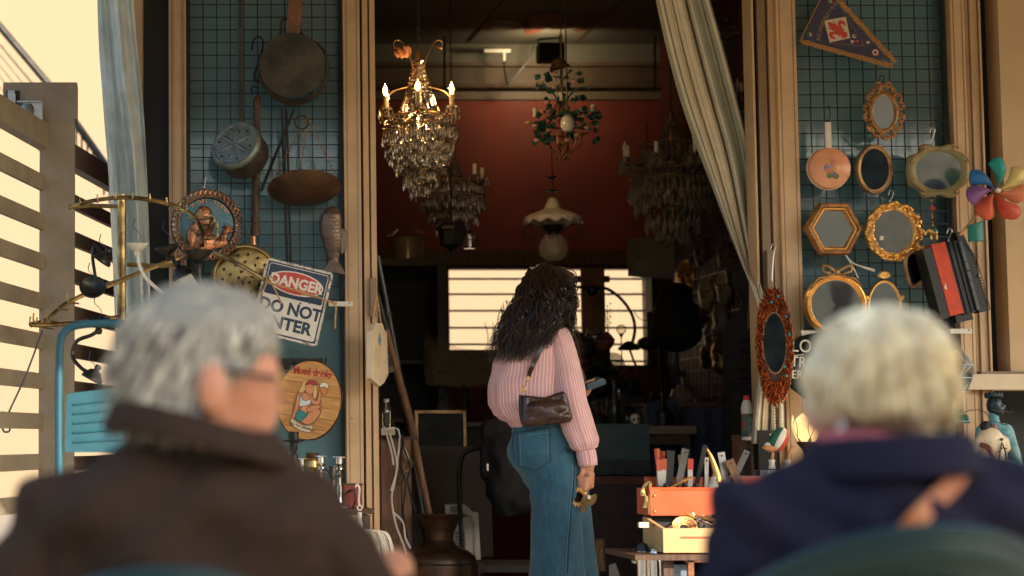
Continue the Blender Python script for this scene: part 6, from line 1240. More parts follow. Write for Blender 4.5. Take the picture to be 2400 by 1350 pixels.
part('glass', M_dmirror, t, lambda b: b.prism(circ(40, rxx * .58, rzz * .5, 0, 8 * k), -.004, -.001)); part('rim', M_copper, t, lambda b: oval(b, rxx * .58, rzz * .5, [(0, -.004), (.002, -.012), (.006, -.012), (.008, -.002)]), loc=(0, 0, 8 * k))
hookwire(1812, 572, 660, 7.78, 'steel double hook on the door post above the beaded mirror'); part('bead_tail', M_amber[1], t, lambda b: [b.bead((0.0, 0, -rzz - .012 * i), .006, .009) for i in range(9)], kind='stuff')
# chalkboard
q = Px(1905, 872, 7.74); k = q.k
t = thing('chalkboard', 'black rounded chalkboard with white hand lettering behind the blonde head', 'chalkboard', q.o)
part('board', mat('chalk_black', (.006, .010, .010), .9, var=.3, spec=.1), t, lambda b: b.prism([(p.x, p.y) for p in catmull([((x - 1905) * k, (872 - y) * k, 0) for x, y in ((1862, 800), (1890, 785), (1960, 782), (1972, 860), (1960, 935), (1900, 940), (1868, 920), (1850, 900), (1852, 850), (1850, 820))], 4, True)], 0, .012))
M_chk = mat('chalk', (.62, .62, .56), .9, var=.2)
for s, x, y, sz in (('LO', 1880, 812, .075), ('TRO', 1884, 850, .06), ('DERE UN', 1886, 880, .048)): text('lettering', s, sz, M_chk, t, ((x - 1905) * k, -.001, (872 - y) * k), (R(90), R(4), 0), depth=.0006, xs=.85)
part('chalk_line', M_chk, t, lambda b: b.tube([((1852 - 1905) * k, -.001, 38 * k), ((1885 - 1905) * k, -.001, 41 * k)], .002, 4))
# ---------------------------------------------------------------- sideboard with tulip lamp, figurine, boxes
zS = P(1860, 1118, 7.5).z
sb = thing('white_sideboard', 'low white cabinet beside the door post carrying lamp and figurine', 'cabinet', (P(1850, 1118, 7.5).x, 7.6, 0))
part('body', M_wcandle, sb, lambda b: b.box((0, 0, zS / 2 - .02), (.26, .3, zS - .03))); part('top', M_white, sb, lambda b: b.box((0, 0, zS - .012), (.30, .34, .024)));
part('drawer', M_white, sb, lambda b: b.box((0, -.155, zS - .12), (.22, .012, .14))); part('knob', M_brass, sb, lambda b: b.ell((0, -.17, zS - .12), .01, 8, 6))
q = Px(1890, 1010, 7.55); k = q.k
t = thing('tulip_lamp', 'glowing cream tulip-shaped glass lamp with dark metal seams', 'lamp', (q.o.x, q.o.y, zS)); zb = q.o.z - zS
M_tul = mat('tulip_glass', (.8, .55, .25), .4, var=.05, emit=(1.0, .58, .22), es=.5)
def petal(a0):
    def f(u, v):
        w_ = math.sin(math.pi * min(1, v * .62 + .16)) * (1 - v ** 6) ; a = a0 + (u - .5) * 1.75 * w_; r_ = .012 + .042 * math.sin(math.pi * (.12 + .62 * v)) ** .8
        return (r_ * math.cos(a), r_ * math.sin(a), zb - .042 + .115 * v * (1 - .02 * (2 * u - 1) ** 2))
    return f
for i in range(5):
    pt_ = part('petal', M_tul, t, lambda b: b.sheet(petal(R(-90 + 36 + 72 * i)), 8, 12)); fn_ = petal(R(-90 + 36 + 72 * i))
    part('seam', M_dwood, pt_, lambda b: (b.tube([fn_(0, v / 12) for v in range(13)], .0016, 4), b.tube([fn_(1, v / 12) for v in range(13)], .0016, 4)))
part('base', mat('lamp_bronze', (.07, .045, .03), .4, metal=.7), t, lambda b: b.lathe([(.05, .001), (.048, .012), (.014, .03), (.010, zb - .09), (.02, zb - .07), (.036, zb - .05), (.038, zb - .042), (.002, zb - .041)], 20))
ld = bpy.data.lights.new('tulip_light', 'POINT'); ld.energy = .3; ld.color = (1, .66, .32); ld.shadow_soft_size = .03; lo = bpy.data.objects.new('tulip_light', ld); COL.objects.link(lo); lo.parent = t; lo.location = (0, 0, zb + .09)
# tricolour figurine
q = Px(1822, 1050, 7.5); k = q.k
t = thing('figurine', 'green white and red striped bird figurine on thin legs in white boots', 'figurine', (q.o.x, q.o.y, zS)); zb = q.o.z - zS
def gq(x, y, d=0): v = q(x, y); return Vector((v.x, d, v.z + zb))
Mt = [mat('fig_green', (.02, .13, .07), .3, var=.1), mat('fig_white', (.70, .66, .55), .3, var=.05), mat('fig_red', (.50, .06, .03), .3, var=.1)]
def shell(a0, a1): 
    M = T(gq(1826, 1030)) @ RY(R(28))
    return lambda b: b.sheet(lambda u, v: M @ Vector((.036 * math.sin(math.pi * (.02 + .96 * v)) * math.cos(R(a0 + (a1 - a0) * u)), -.036 * math.sin(math.pi * (.02 + .96 * v)) * math.sin(R(a0 + (a1 - a0) * u)), .05 * math.cos(math.pi * (.02 + .96 * v)))), 10, 14)
for a0, a1, m_ in ((115, 180, 0), (75, 115, 1), (20, 75, 2), (-180, 20, 0)): part('stripe', Mt[m_], t, shell(a0, a1))
part('head', Mt[1], t, lambda b: b.ell(gq(1800, 1045), (.014, .016, .014), 12, 8)); part('beak', mat('fig_orange', (.50, .22, .08), .4), t, lambda b: b.lathe([(.013, 0), (.012, .02), (.004, .04), (.001, .044)], 10, T(gq(1808, 1053, -.02)) @ RY(R(-80))))
for x in (1808, 1846): 
    part('leg', MATS['fig_orange'], t, lambda b: b.tube(catmull([gq(x + (12 if x > 1820 else 0), 1045), gq(x + 3, 1062), gq(x, 1080)], 4), .0055, 6)); part('boot', Mt[1], t, lambda b: b.lathe([(.013, 0), (.014, .006), (.010, .02), (.013, .034), (.0125, .036), (.002, .034)], 12, T(gq(x, 1080).x, 0, zb - (1100 - 1050) * k + .002)))
part('plinth', M_white, t, lambda b: b.box((.01, 0, (zb - (1102 - 1050) * k) / 2), (.13, .09, max(.01, zb - (1102 - 1050) * k))))
t = thing('photo_frame', 'small white moulded picture frame lying on the white cabinet', 'frame', P(1865, 1112, 7.4)); k = Px(1865, 1112, 7.4).k
for w_, h_, y in ((56, 32, 0), (46, 24, -.006)): part('moulding', M_white, t, lambda b: [b.box(c, d) for c, d in (((0, y, h_ / 2 * k), (w_ * k, .01, 4 * k)), ((0, y, -h_ / 2 * k), (w_ * k, .01, 4 * k)), ((-w_ / 2 * k, y, 0), (4 * k, .0098, (h_ - 4) * k)), ((w_ / 2 * k, y, 0), (4 * k, .0098, (h_ - 4) * k)))])
part('picture', mat('grey_print', (.35, .34, .30), .5, var=.4, scale=30), t, lambda b: b.box((0, 0, 0), (42 * k, .004, 20 * k)))
# spray bottle, cartons
t = thing('spray_can', 'white cleaner bottle with printed label behind the curtain end', 'bottle', P(1752, 1032, 8.02)); k = 8.02 / F
part('body', M_white, t, lambda b: b.lathe([(.001, 0), (.022, .001), (.023, .01), (.023, 78 * k), (.016, 90 * k), (.012, 94 * k)], 18)); part('cap', M_lily, t, lambda b: b.lathe([(.013, 94 * k), (.013, 104 * k), (.002, 105 * k)], 14)); part('label', mat('bottle_label', (.05, .12, .10), .5, var=.8, scale=40, col2=(.4, .08, .05), patch=30, thr=(.5, .55)), t, lambda b: b.lathe([(.0235, 8 * k), (.0235, 62 * k)], 18, cap=False))
for x0_, x1_, y0_, y1_, Yb, lb in ((1726, 1764, 1020, 1110, 8.1, 'tall brown cardboard carton behind the tools'), (1752, 1790, 1052, 1115, 7.95, 'low dark brown carton against the curtain end')):
    q = Px((x0_ + x1_) / 2, y1_, Yb); W, H = (x1_ - x0_) * q.k, (y1_ - y0_) * q.k; t = thing('carton', lb, 'carton', q.o); m_ = mat('kraft_%d' % x0_, (.16, .085, .04) if x0_ == 1726 else (.07, .04, .022), .7, var=.15)
    part('box', m_, t, lambda b: b.box((0, 0, H / 2), (W, .1, H))); part('lid', m_, t, lambda b: b.box((0, -.002, H - .01), (W * 1.04, .108, .022)))
    part('stand', M_dark, t, lambda b: b.box((0, .02, -q.o.z / 2), (W * .9, .08, q.o.z)))
t = thing('black_case', 'black upright box beside the tricolour figurine', 'box', P(1795, 1100, 7.8)); k = 7.8 / F; part('body', M_black, t, lambda b: b.box((0, 0, 45 * k), (44 * k, .06, 92 * k))); part('clasp', M_steel, t, lambda b: b.box((8 * k, -.032, 80 * k), (.012, .004, .01))); part('stand', M_dark, t, lambda b: b.box((0, 0, -P(1795, 1100, 7.8).z / 2 - .002), (.06, .05, P(1795, 1100, 7.8).z - .01)))
# ---------------------------------------------------------------- statues and lamp right
zr_ = P(2300, 1120, 7.4).z
tb = thing('display_table', 'dark table carrying statues and green lamp below the cream ledge', 'table', (P(2300, 1120, 7.4).x, 7.55, 0))
part('top', M_dwood, tb, lambda b: b.box((0, 0, zr_ - .012), (.75, .5, .024)))
for sx in (-.33, .33):
    for sy in (-.2, .2): part('leg', M_dwood, tb, lambda b: b.box((sx, sy, zr_ / 2 - .012), (.04, .04, zr_ - .025)))
q = Px(2332, 1040, 7.6); k = q.k
t = thing('statue', 'teal-painted classical male torso statue with dark curly head', 'statue', (q.o.x, q.o.y, zr_)); zb = q.o.z - zr_
def sq_(x, y, d=0): v = q(x, y); return Vector((v.x, d, v.z + zb))
M_st = mat('teal_plaster', (.10, .30, .33), .45, var=.3, scale=12, col2=(.50, .48, .38), patch=6, thr=(.5, .66)); M_sh = mat('dark_plaster', (.012, .03, .035), .35, var=.3)
blob('torso', [(sq_(2332, 1022), sq_(2332, 1075), .052, .044), (sq_(2306, 1008), sq_(2358, 1008), .026, .027), (sq_(2301, 1010), sq_(2294, 1055), .023, .019), (sq_(2294, 1055), sq_(2290, 1095), .02, .018), (sq_(2363, 1010), sq_(2377, 1055), .023, .019), (sq_(2377, 1055), sq_(2386, 1095), .02, .018), (sq_(2332, 962), sq_(2332, 1000), .017, .022), (sq_(2320, 1016, -.035), (.027, .022, .022)), (sq_(2345, 1016, -.035), (.027, .022, .022)), (sq_(2332, 1095), (.07, .06, .04))], M_st, t, voxel=.006, iters=4)
hd = blob('head', [(sq_(2333, 950), (.027, .034, .040)), (sq_(2340, 960, -.010), (.022, .026, .026)), (sq_(2351, 953, -.018), (.008, .009, .011))], M_sh, t, voxel=.004, iters=2); part('curl', M_sh, hd, lambda b: [b.ell(sq_(2333 + 18 * math.cos(i * 2.4) * .9, 930 - 6 * abs(math.sin(i * 1.3)), .024 * math.sin(i * 2.4)), .0085, 7, 5) for i in range(30)], kind='stuff')
t = thing('wire_frame_glasses', 'thin black wire spectacles hung on the teal statue', 'glasses', P(2335, 1000, 7.45)); gq2 = Px(2335, 1000, 7.45)
part('wire', M_iron, t, lambda b: (b.tube(catmull([gq2(2250, 960), gq2(2256, 968), gq2(2275, 962), gq2(2300, 962), gq2(2318, 975), gq2(2325, 1005)], 5), .0022, 4), b.tube(catmull([gq2(2325, 960), gq2(2345, 966), gq2(2360, 964), gq2(2370, 968), gq2(2376, 958)], 5), .0022, 4), b.tube(catmull([gq2(2302, 990), gq2(2330, 988), gq2(2358, 996), gq2(2362, 985)], 5), .0022, 4)))
q = Px(2325, 1065, 7.4); k = q.k
t = thing('torso_jug', 'cream ceramic torso jug with brown sash and drawn figure', 'jug', (q.o.x, q.o.y, zr_)); zb = q.o.z - zr_
def jq(x, y, d=0): v = q(x, y); return Vector((v.x, d, v.z + zb))
blob('body', [(jq(2322, 1030), jq(2328, 1090), .048, .042), (jq(2300, 1035), jq(2286, 1052), .026, .020), (jq(2350, 1035), jq(2358, 1050), .026, .018), (jq(2326, 1012), jq(2326, 1030), .02, .035)], mat('cream_ceramic', (.66, .55, .36), .3, var=.06), t, voxel=.005, iters=3)
part('neck', mat('brown_glaze', (.14, .04, .018), .3), t, lambda b: b.lathe([(.018, 0), (.019, .012), (.017, .016), (.017, .028), (.002, .029)], 14, T(jq(2330, 1012)))); part('stopper', M_black, t, lambda b: b.ell(jq(2312, 1000), (.02, .02, .022), 12, 8))
part('sash', MATS['brown_glaze'], t, lambda b: b.tube(catmull([jq(2290, 1042, -.03), jq(2304, 1050, -.048), jq(2312, 1072, -.052), jq(2314, 1100, -.052)], 5), .010, 6)); part('drawn_figure', M_dwood, t, lambda b: (b.ell(jq(2335, 1030, -.05), (.008, .003, .006), 8, 6), b.tube(catmull([jq(2335, 1036, -.052), jq(2330, 1055, -.054), jq(2326, 1080, -.054)], 4), .003, 5), b.tube(catmull([jq(2336, 1040, -.052), jq(2342, 1058, -.052), jq(2344, 1080, -.05)], 4), .003, 5), b.tube(catmull([jq(2325, 1060, -.053), jq(2335, 1050, -.054), jq(2346, 1052, -.05)], 4), .0025, 5)))
q = Px(2205, 985, 7.45); k = q.k
t = thing('bankers_lamp', 'green glass desk lamp shade with brass knob behind the navy coat', 'lamp', (q.o.x, q.o.y, zr_)); zb = q.o.z - zr_
part('shade', mat('green_glass', (.008, .09, .055), .08, var=.2, coat=.5), t, lambda b: b.sheet(lambda u, v: (-.09 + .18 * u, -.052 * math.cos(math.pi * v), zb - .012 + .05 * math.sin(math.pi * v) * (1 - .25 * (2 * u - 1) ** 4)), 16, 16), solid=.004)
part('knob', M_brass, t, lambda b: [b.ell((s * .096, 0, zb + .002), .009, 8, 6) for s in (-1, 1)], kind='stuff'); part('stem', M_brass, t, lambda b: b.tube([(0, .03, 0.002), (0, .03, zb)], .006, 8)); part('foot', M_brass, t, lambda b: b.lathe([(.06, .001), (.058, .012), (.01, .02)], 20, T(0, .03, 0)))
q = Px(2240, 868, 7.6); k = q.k
t = thing('glass_terrarium', 'faceted glass box lantern with pale blue leaded edges', 'lantern', q.o)
ico = [(math.cos(R(60 * i + 8)) * .052 * (1 if j else .8), math.sin(R(60 * i + 8)) * .052, (-.05, -.01, .045)[j] if False else 0) for j in (0, 1) for i in range(6)]
lv = [(.030, .078), (.062, .022), (.062, -.03), (.034, -.085)]; vs = [[Vector((r_ * math.cos(R(60 * i + 14 + 30 * (j % 2))) * 1.05, r_ * math.sin(R(60 * i + 14 + 30 * (j % 2))), z)) for i in range(6)] for j, (r_, z) in enumerate(lv)]
Mg = [mat('facet%d' % i, c, .15, var=.7, scale=22, col2=c2, patch=18, alpha=.8) for i, (c, c2) in enumerate((((.10, .14, .12), (.35, .2, .1)), ((.16, .11, .07), (.06, .10, .05)), ((.06, .10, .13), (.4, .35, .25))))]
led = []
for j in range(3):
    for i in range(6):
        a, b2 = vs[j], vs[j + 1]; i2 = (i + 1) % 6
        if j % 2 == 0: tris = [(a[i], a[i2], b2[i]), (b2[i], a[i2], b2[i2])] if False else [(a[i], b2[i], a[i2]), (a[i2], b2[i], b2[i2])]
        else: tris = [(a[i], b2[i], b2[i2] if False else a[i2]), (a[i2], b2[i], b2[i2])]
        for ti, tr in enumerate(tris):
            part('facet', Mg[(i + j + ti) % 3], t, lambda b: b.add([tuple(p) for p in tr], [(0, 1, 2)]), flat=True); led += [(tr[0], tr[1]), (tr[1], tr[2])]
part('leading', mat('blue_lead', (.34, .42, .46), .4, metal=.3), t, lambda b: [b.tube([p * 1.01, r_ * 1.01], .0022, 4) for p, r_ in led], kind='stuff'); part('hanger', M_iron, t, lambda b: b.tube([(0, .0, .075), (0, 0.1, .2)], .0025, 4))

# ================================================================= TOOL BOXES IN THE SUN PATCH
Yt = 6.95; q = Px(1620, 1150, Yt); k = q.k
M_org = mat('orange_paint', (.52, .085, .022), .4, var=.15, scale=10, bump=.08, col2=(.40, .09, .035), patch=9)
zA, zB = P(1620, 1146, Yt).z, P(1620, 1208, Yt).z
t = thing('orange_toolbox', 'open orange metal box filled with old tools and brushes', 'toolbox', (P(1640, 1208, Yt).x, Yt, zB)); XL = P(1522, 1208, Yt).x - t.location.x; XR = .30; Hh = zA - zB
part('front', M_org, t, lambda b: b.box(((XL + XR) / 2, 0, Hh / 2), (XR - XL, .008, Hh))); part('back', M_org, t, lambda b: b.box(((XL + XR) / 2 + .03, .17, Hh / 2 + .02), (XR - XL, .008, Hh + .04)))
for x in (XL + .004, XR - .004): part('side', M_org, t, lambda b: b.box((x, .085, Hh / 2), (.008, .16, Hh)))
part('bottom', M_dark, t, lambda b: b.box(((XL + XR) / 2, .085, .006), (XR - XL - .02, .15, .01))); part('rim', M_org, t, lambda b: b.tube([(XL, -.002, Hh), (XR, -.002, Hh)], .006, 6)); part('corner_strap', M_org, t, lambda b: b.box((XL + .02, -.006, Hh / 2), (.035, .004, Hh)))
part('rivet', M_copper, t, lambda b: [b.ell((XL + .016, -.009, z), .005, 8, 6) for z in (.015, Hh - .025)], kind='stuff')
tz = zB + .012
def tool(nm, lab, x, y, lean, fn, d=.1):
    o = P(x, y, Yt + d); h = o.z - tz; t_ = thing(nm, lab, nm.replace('_', ' '), (o.x - math.sin(R(lean)) * h, Yt + d, tz), (0, R(lean), 0)); fn(t_, h / math.cos(R(lean))); return t_
def scraper(m, w_=.02, cap=None):
    def f(t_, h):
        part('blade', m, t_, lambda b: b.prism([(-w_ * .45, 0), (w_ * .45, 0), (w_ * .5, h * .6), (w_ * .55, h), (-w_ * .55, h), (-w_ * .5, h * .6)], -.0025, .0025))
        part('eyelet', M_dark, t_, lambda b: b.lathe([(.004, 0), (.004, .007)], 10, T(0, .0035, h - .013) @ FRONT))
        if cap: part('grip', cap, t_, lambda b: b.prism(rrect(w_ * 1.2, .04, .005, 3, 0, h - .02), -.005, .005))
    return f
def brush(capm):
    def f(t_, h):
        part('handle', M_steel, t_, lambda b: b.tube([(0, 0, 0), (0, 0, h * .75)], .0045, 6)); part('bristle', capm, t_, lambda b: b.lathe([(.005, h * .72), (.010, h * .88), (.011, h), (.002, h + .001)], 10))
    return f
M_rb = mat('red_bristle', (.48, .09, .04), .6, var=.2)
TL = [('paint_brush', 'red-tipped paint brush in the orange box', 1540, 1052, 0, brush(M_rb), .12), ('paint_brush', 'red-tipped paint brush leaning left of the palette knives', 1552, 1058, 3, brush(M_rb), .14), ('putty_knife', 'putty knife with orange handle at the left of the box', 1556, 1075, 1, scraper(M_steel, .016, M_rb), .1), ('putty_knife', 'putty knife with short orange handle and marked blade', 1544, 1078, -2, scraper(M_steel, .016, M_rb), .08), ('straight_razor', 'folded dark razor with steel bolster in the orange box', 1572, 1056, 4, scraper(M_blk, .026), .1), ('steel_file', 'bright flat steel file leaning in the orange box', 1606, 1052, 12, scraper(M_chrome, .024), .09), ('small_knife', 'thin knife with bone handle between the files', 1594, 1066, -3, scraper(M_brass, .014), .15), ('putty_knife', 'grey blade with red plastic grip beside the shaving brush', 1618, 1075, 2, scraper(M_steel, .017, M_lily), .1), ('paring_knife', 'black handled brush with wire bristles', 1652, 1044, 14, scraper(M_blk, .016), .12), ('chisel', 'narrow grey chisel behind the brass horn', 1656, 1072, 2, scraper(M_steel, .014), .16), ('pliers', 'steel pliers with rounded jaws behind the brass horn', 1690, 1060, -8, scraper(M_steel, .024), .13), ('wood_rule', 'wooden handled tool with glassy box at the right of the box', 1712, 1078, -22, scraper(M_wood, .03), .1), ('steel_tube', 'steel tube leaning to the right out of the box', 1744, 1056, 26, scraper(M_chrome, .022), .12)]
for nm, lb, x, y, ln, fn, d in TL: tool(nm, lb, x, y, ln, fn, d)
t = thing('brass_horn', 'curved brass powder horn with white bell end in the orange box', 'horn', P(1672, 1130, 7.0)); hq = Px(1672, 1130, 7.0)
part('horn', M_gold, t, lambda b: b.tube(catmull([hq(1659, 1052), hq(1668, 1070), hq(1676, 1095), hq(1682, 1118), hq(1680, 1128)], 5), [.003 + .0008 * i for i in range(21)], 10)); part('bell', M_white, t, lambda b: b.lathe([(.012, 0), (.016, -.02), (.026, -.042), (.024, -.042), (.002, -.02)], 16, T(hq(1676, 1118)) @ RY(R(8)))); part('mount', M_brass, t, lambda b: b.torus(hq(1680, 1115), .012, .004, 12, 5))
t = thing('coat_hanger_wire', 'loops of rusty wire at the left end of the orange box', 'wire', P(1516, 1150, 6.95)); cq2 = Px(1516, 1150, 6.95)
part('loop', M_brass, t, lambda b: [b.tube(catmull([cq2(1520 + i, 1128), cq2(1508 - i * 2, 1140 + i * 4), cq2(1512 + i, 1165), cq2(1506 + i * 2, 1190)], 5), .003, 5) for i in range(5)], kind='stuff'); part('bar', M_dgold, t, lambda b: b.tube([cq2(1524, 1130), cq2(1520, 1205)], .006, 6))
for i, (x, y) in enumerate(((1560, 1138), (1590, 1140), (1604, 1136), (1630, 1138), (1700, 1140))):
    o = thing('bed_finial', 'dark metal finial ball lying in the orange box', 'finial', P(x, y, 7.0), group='finials in the orange box'); part('ball', M_iron, o, lambda b: b.ell((0, 0, 0), (.010, .010, .009), 10, 8)); part('shank', M_brass, o, lambda b: b.tube([(0, 0, 0), (.012, 0, -.008)], .004, 6)); part('pad', M_dark, o, lambda b: b.box((0, .02, -.03), (.02, .02, .05)))
t = thing('spatula', 'thin brass spoon handle lying across the box rim', 'spoon', P(1580, 1140, 6.98)); sq2 = Px(1580, 1140, 6.98); part('handle', M_gold, t, lambda b: b.tube(catmull([sq2(1564, 1148), sq2(1600, 1128), sq2(1625, 1118)], 4), .004, 6)); part('bowl', M_gold, t, lambda b: b.ell(sq2(1560, 1150), (.014, .008, .006), 10, 6))
# white drawer with coils
Yd = 6.76; q = Px(1600, 1262, Yd); z0, z1 = P(1600, 1295, Yd).z, P(1600, 1238, Yd).z; xl = P(1553, 1262, Yd).x
t = thing('cutlery_tray', 'cream wooden drawer full of cutlery and coiled wire in sunlight', 'tray', (P(1620, 1262, Yd).x, Yd, z0)); XL = xl - t.location.x; XR = .32; Hh = z1 - z0
M_dr = mat('drawer_cream', (.50, .33, .15), .5, var=.08, scale=8, bump=.04)
part('front', M_dr, t, lambda b: b.box(((XL + XR) / 2, 0, Hh / 2), (XR - XL, .016, Hh))); part('groove', mat('groove_red', (.30, .08, .03), .6), t, lambda b: b.box(((XL + XR) / 2 + .03, -.0085, Hh * .62), (XR - XL - .06, .002, .007)))
Hb = P(1560, 1206, 6.95).z - z0
for x in (XL + .006, XR - .006): part('side', M_dr, t, lambda b: b.add([(x - .006, .009, 0), (x + .006, .009, 0), (x + .006, .24, 0), (x - .006, .24, 0), (x - .006, .009, Hh), (x + .006, .009, Hh), (x + .006, .24, Hb - .01), (x - .006, .24, Hb - .01)], [(0, 1, 2, 3), (4, 7, 6, 5), (0, 4, 5, 1), (1, 5, 6, 2), (2, 6, 7, 3), (3, 7, 4, 0)]))
part('back', M_dr, t, lambda b: b.box(((XL + XR) / 2, .25, Hb / 2 - .006), (XR - XL, .012, Hb - .012))); part('bottom', M_dr, t, lambda b: b.box(((XL + XR) / 2, .125, .008), (XR - XL - .03, .22, .01)))
def dq(x, y, d=.1): return P(x, y, Yd + d)
for i in range(5):
    o = thing('wire_coil', 'coil of pale copper wire lying in the cream drawer', 'coil', dq(1605, 1232, .06), (R(-25), 0, 0), 'coils in the drawer') if i == 0 else o
    part('turn', (M_gold, M_copper)[i % 2], o, lambda b: b.torus((0, .004 * i, 0), .042 - .006 * i, .0032, 24, 6, sq=(1, .75)))
rnd = random.Random(5)
SP = [('fork', 'bright'), ('spoon', 'worn'), ('knife', 'plain')]
for i in range(9):
    x, y = 1640 + rnd.uniform(-22, 42), 1222 + rnd.uniform(-8, 12); nm = SP[i % 3][0]
    o = thing(nm, 'old silver-plated %s lying in the cream drawer' % nm, nm, dq(x, y, .05 + .012 * i), (0, rnd.uniform(-.5, .5), rnd.uniform(-.6, .6)), nm + 's in the drawer')
    part('handle', M_gold if i % 3 else M_chrome, o, lambda b: b.tube([(-.05, 0, 0), (0, 0, .004), (.03, 0, 0)], [.004, .003, .003], 6)); part('head', M_chrome, o, lambda b: b.ell((.045, 0, 0), (.02, .011, .004), 10, 6))
    part('pile', M_dark, o, lambda b: b.box((0, 0, -.02), (.03, .01, .03)))
o = thing('wooden_spatula', 'pale wooden stick leaning out of the cream drawer', 'stick', dq(1590, 1225, .14)); part('stick', M_wood, o, lambda b: b.tube([dq(1566, 1240, .14) - o.location, dq(1624, 1206, .16) - o.location], .007, 6)); part('tip', M_cream, o, lambda b: b.ell(dq(1624, 1206, .16) - o.location, .008, 8, 6))
zst = P(1600, 1297, Yd).z
st_ = thing('market_stand', 'wooden stand under the drawer and toolbox', 'stand', (t.location.x, Yd + .14, 0))
part('top', M_dwood, st_, lambda b: b.box((.04, .02, zst - .012), (.5, .42, .018)))
for x in (XL + .02, XR): 
    for y in (-.12, .2): part('leg', M_dwood, st_, lambda b: b.box((x, y, zst / 2 - .012), (.035, .035, zst - .025)))
part('riser', M_black, st_, lambda b: b.box((.10, .16, (zst + zB) / 2), (.34, .14, zB - zst - .005)))
part('framed_corner', M_copper, st_, lambda b: (b.box((P(1612, 1330, Yd).x - t.location.x, -.17, zst - .06), (.02, .02, .09)), b.box((P(1640, 1300, Yd).x - t.location.x, -.17, zst - .018), (.12, .02, .02))))
part('mirror_sheet', mat('blue_sheet', (.16, .22, .28), .3), st_, lambda b: b.box((P(1585, 1330, Yd).x - t.location.x, -.12, zst - .10), (.085, .008, .12)))
# lit tag and chrome thermos flasks
o = thing('price_clip', 'small pale clip catching the sun at the drawer corner', 'clip', P(1508, 1230, 6.85)); part('clip', M_cream, o, lambda b: b.box((0, 0, 0), (.034, .02, .018))); part('wire', M_brass, o, lambda b: b.tube([(.01, 0, 0), (.05, 0.02, 0)], .005, 6))
for x, y, Yc, cap, lb in ((1506, 1278, 6.9, M_wire, 'chrome flask with dark domed cap below the drawer'), (1536, 1290, 6.85, M_chrome, 'chrome flask with bright domed lid below the drawer')):
    o3 = P(x, y, Yc); t = thing('flask', lb, 'flask', (o3.x, o3.y, 0)); h = o3.z
    part('body', M_chrome, t, lambda b: b.lathe([(.001, .002), (.022, .003), (.022, h - .02), (.020, h - .018)], 20)); part('cap', cap, t, lambda b: b.lathe([(.022, h - .019), (.022, h - .008), (.015, h + .006), (.001, h + .011)], 20)); part('handle', M_blk, t, lambda b: b.tube(catmull([(.022, 0, h - .02), (.05, -.01, h - .04), (.05, -.01, h - .14)], 4), .005, 6))
o3 = P(1492, 1315, 6.95); t = thing('pewter_spoon', 'dull pewter ladle hanging by the chrome flasks', 'ladle', o3); part('bowl', M_steel, t, lambda b: b.ell((0, 0, 0), (.02, .014, .01), 12, 8)); part('handle', M_steel, t, lambda b: b.tube([(.01, 0, 0), (.03, 0, -.12)], .004, 6))
# ================================================================= PEOPLE
from mathutils.bvhtree import BVHTree
def surf_of(obj, off=.004):
    me = obj.data; mw = Matrix.Translation(obj.parent.location) @ Matrix.Translation(obj.location) if obj.parent else Matrix.Translation(obj.location)
    tr = BVHTree.FromPolygons([mw @ v.co for v in me.vertices], [tuple(p.vertices) for p in me.polygons]); org = obj.parent.location
    def f(x, y, Yg=8.0, o=off):
        d = (P(x, y, Yg) - CAM).normalized(); h = tr.ray_cast(CAM, d)
        return (h[0] - d * o if h[0] else P(x, y, Yg)) - org
    return f
def skin_mat(name, c): return mat(name, c, .5, var=.1, scale=30, bump=.05)
def hairmat(name, c, rough=.4):
    m = mat(name, c, rough, var=.3, scale=50, spec=.28); return m
def loft_tube(b, path, rad, n=28, fold=None, sq=1.0):
    path = [Vector(p) for p in path]; m_ = len(path); rs = []; st = []; L = 0; up = None
    for i, p in enumerate(path):
        t_ = (path[min(i + 1, m_ - 1)] - path[max(i - 1, 0)]).normalized()
        if up is None: up = Vector((0, -1, 0))
        up = (up - t_ * up.dot(t_)).normalized(); s_ = t_.cross(up); r_ = rad[i]
        if i: L += (p - path[i - 1]).length
        ring = []
        for j in range(n + 1):
            a = 2 * math.pi * j / n; rr = r_ * (1 + (fold(a, L) if fold else 0)); ring.append(p + up * math.cos(a) * rr * sq + s_ * math.sin(a) * rr); st.append((a * max(rad) + 1, L))
        rs.append(ring)
    b.rings(rs, closed=False, st=st)
# ---------------------------------------------------------------- standing woman
YW = 7.7; W0 = Vector((P(1290, 1000, YW).x, YW, 0.013))
wm = thing('person', 'standing dark-haired woman in pink striped shirt and wide blue jeans, seen from behind', 'person', W0)
def wq(x, y, d=0): return P(x, y, YW + d) - W0
M_skin = skin_mat('skin', (.50, .24, .14))
floor_l = Vector((wq(1305, 1350, -.05).x, -.05, .03)); floor_r = Vector((wq(1345, 1350, .1).x, .1, .03))
hand = [(wq(1378, 1070, -.1), wq(1378, 1095, -.1), .024, .026), (wq(1377, 1105, -.1), (.024, .022, .036))]
for i in range(4):
    k0, k1, k2 = wq(1389 - i * .5, 1112 + 9 * i, -.10), wq(1374 - i, 1122 + 8.5 * i, -.135), wq(1353 + i * 1.5, 1119 + 9 * i, -.12); hand += [(wq(1378, 1105, -.1), k0, .012, .0095), (k0, k1, .0095, .0088), (k1, k2, .0088, .0072)]
hand += [(wq(1368, 1095, -.11), wq(1360, 1115, -.12), .011, .009), (wq(1360, 1115, -.12), wq(1358, 1132, -.125), .009, .0075)]
lh = [(wq(1362, 925, .1), (.02, .02, .03))]
for i in range(4): lh += [(wq(1364 + i * 4, 930 - i * 2, .09), wq(1374 + i * 5, 912 - i * 3, .05), .0085, .008), (wq(1374 + i * 5, 912 - i * 3, .05), wq(1374 + i * 6, 896 - i * 2, .05), .008, .0065)]
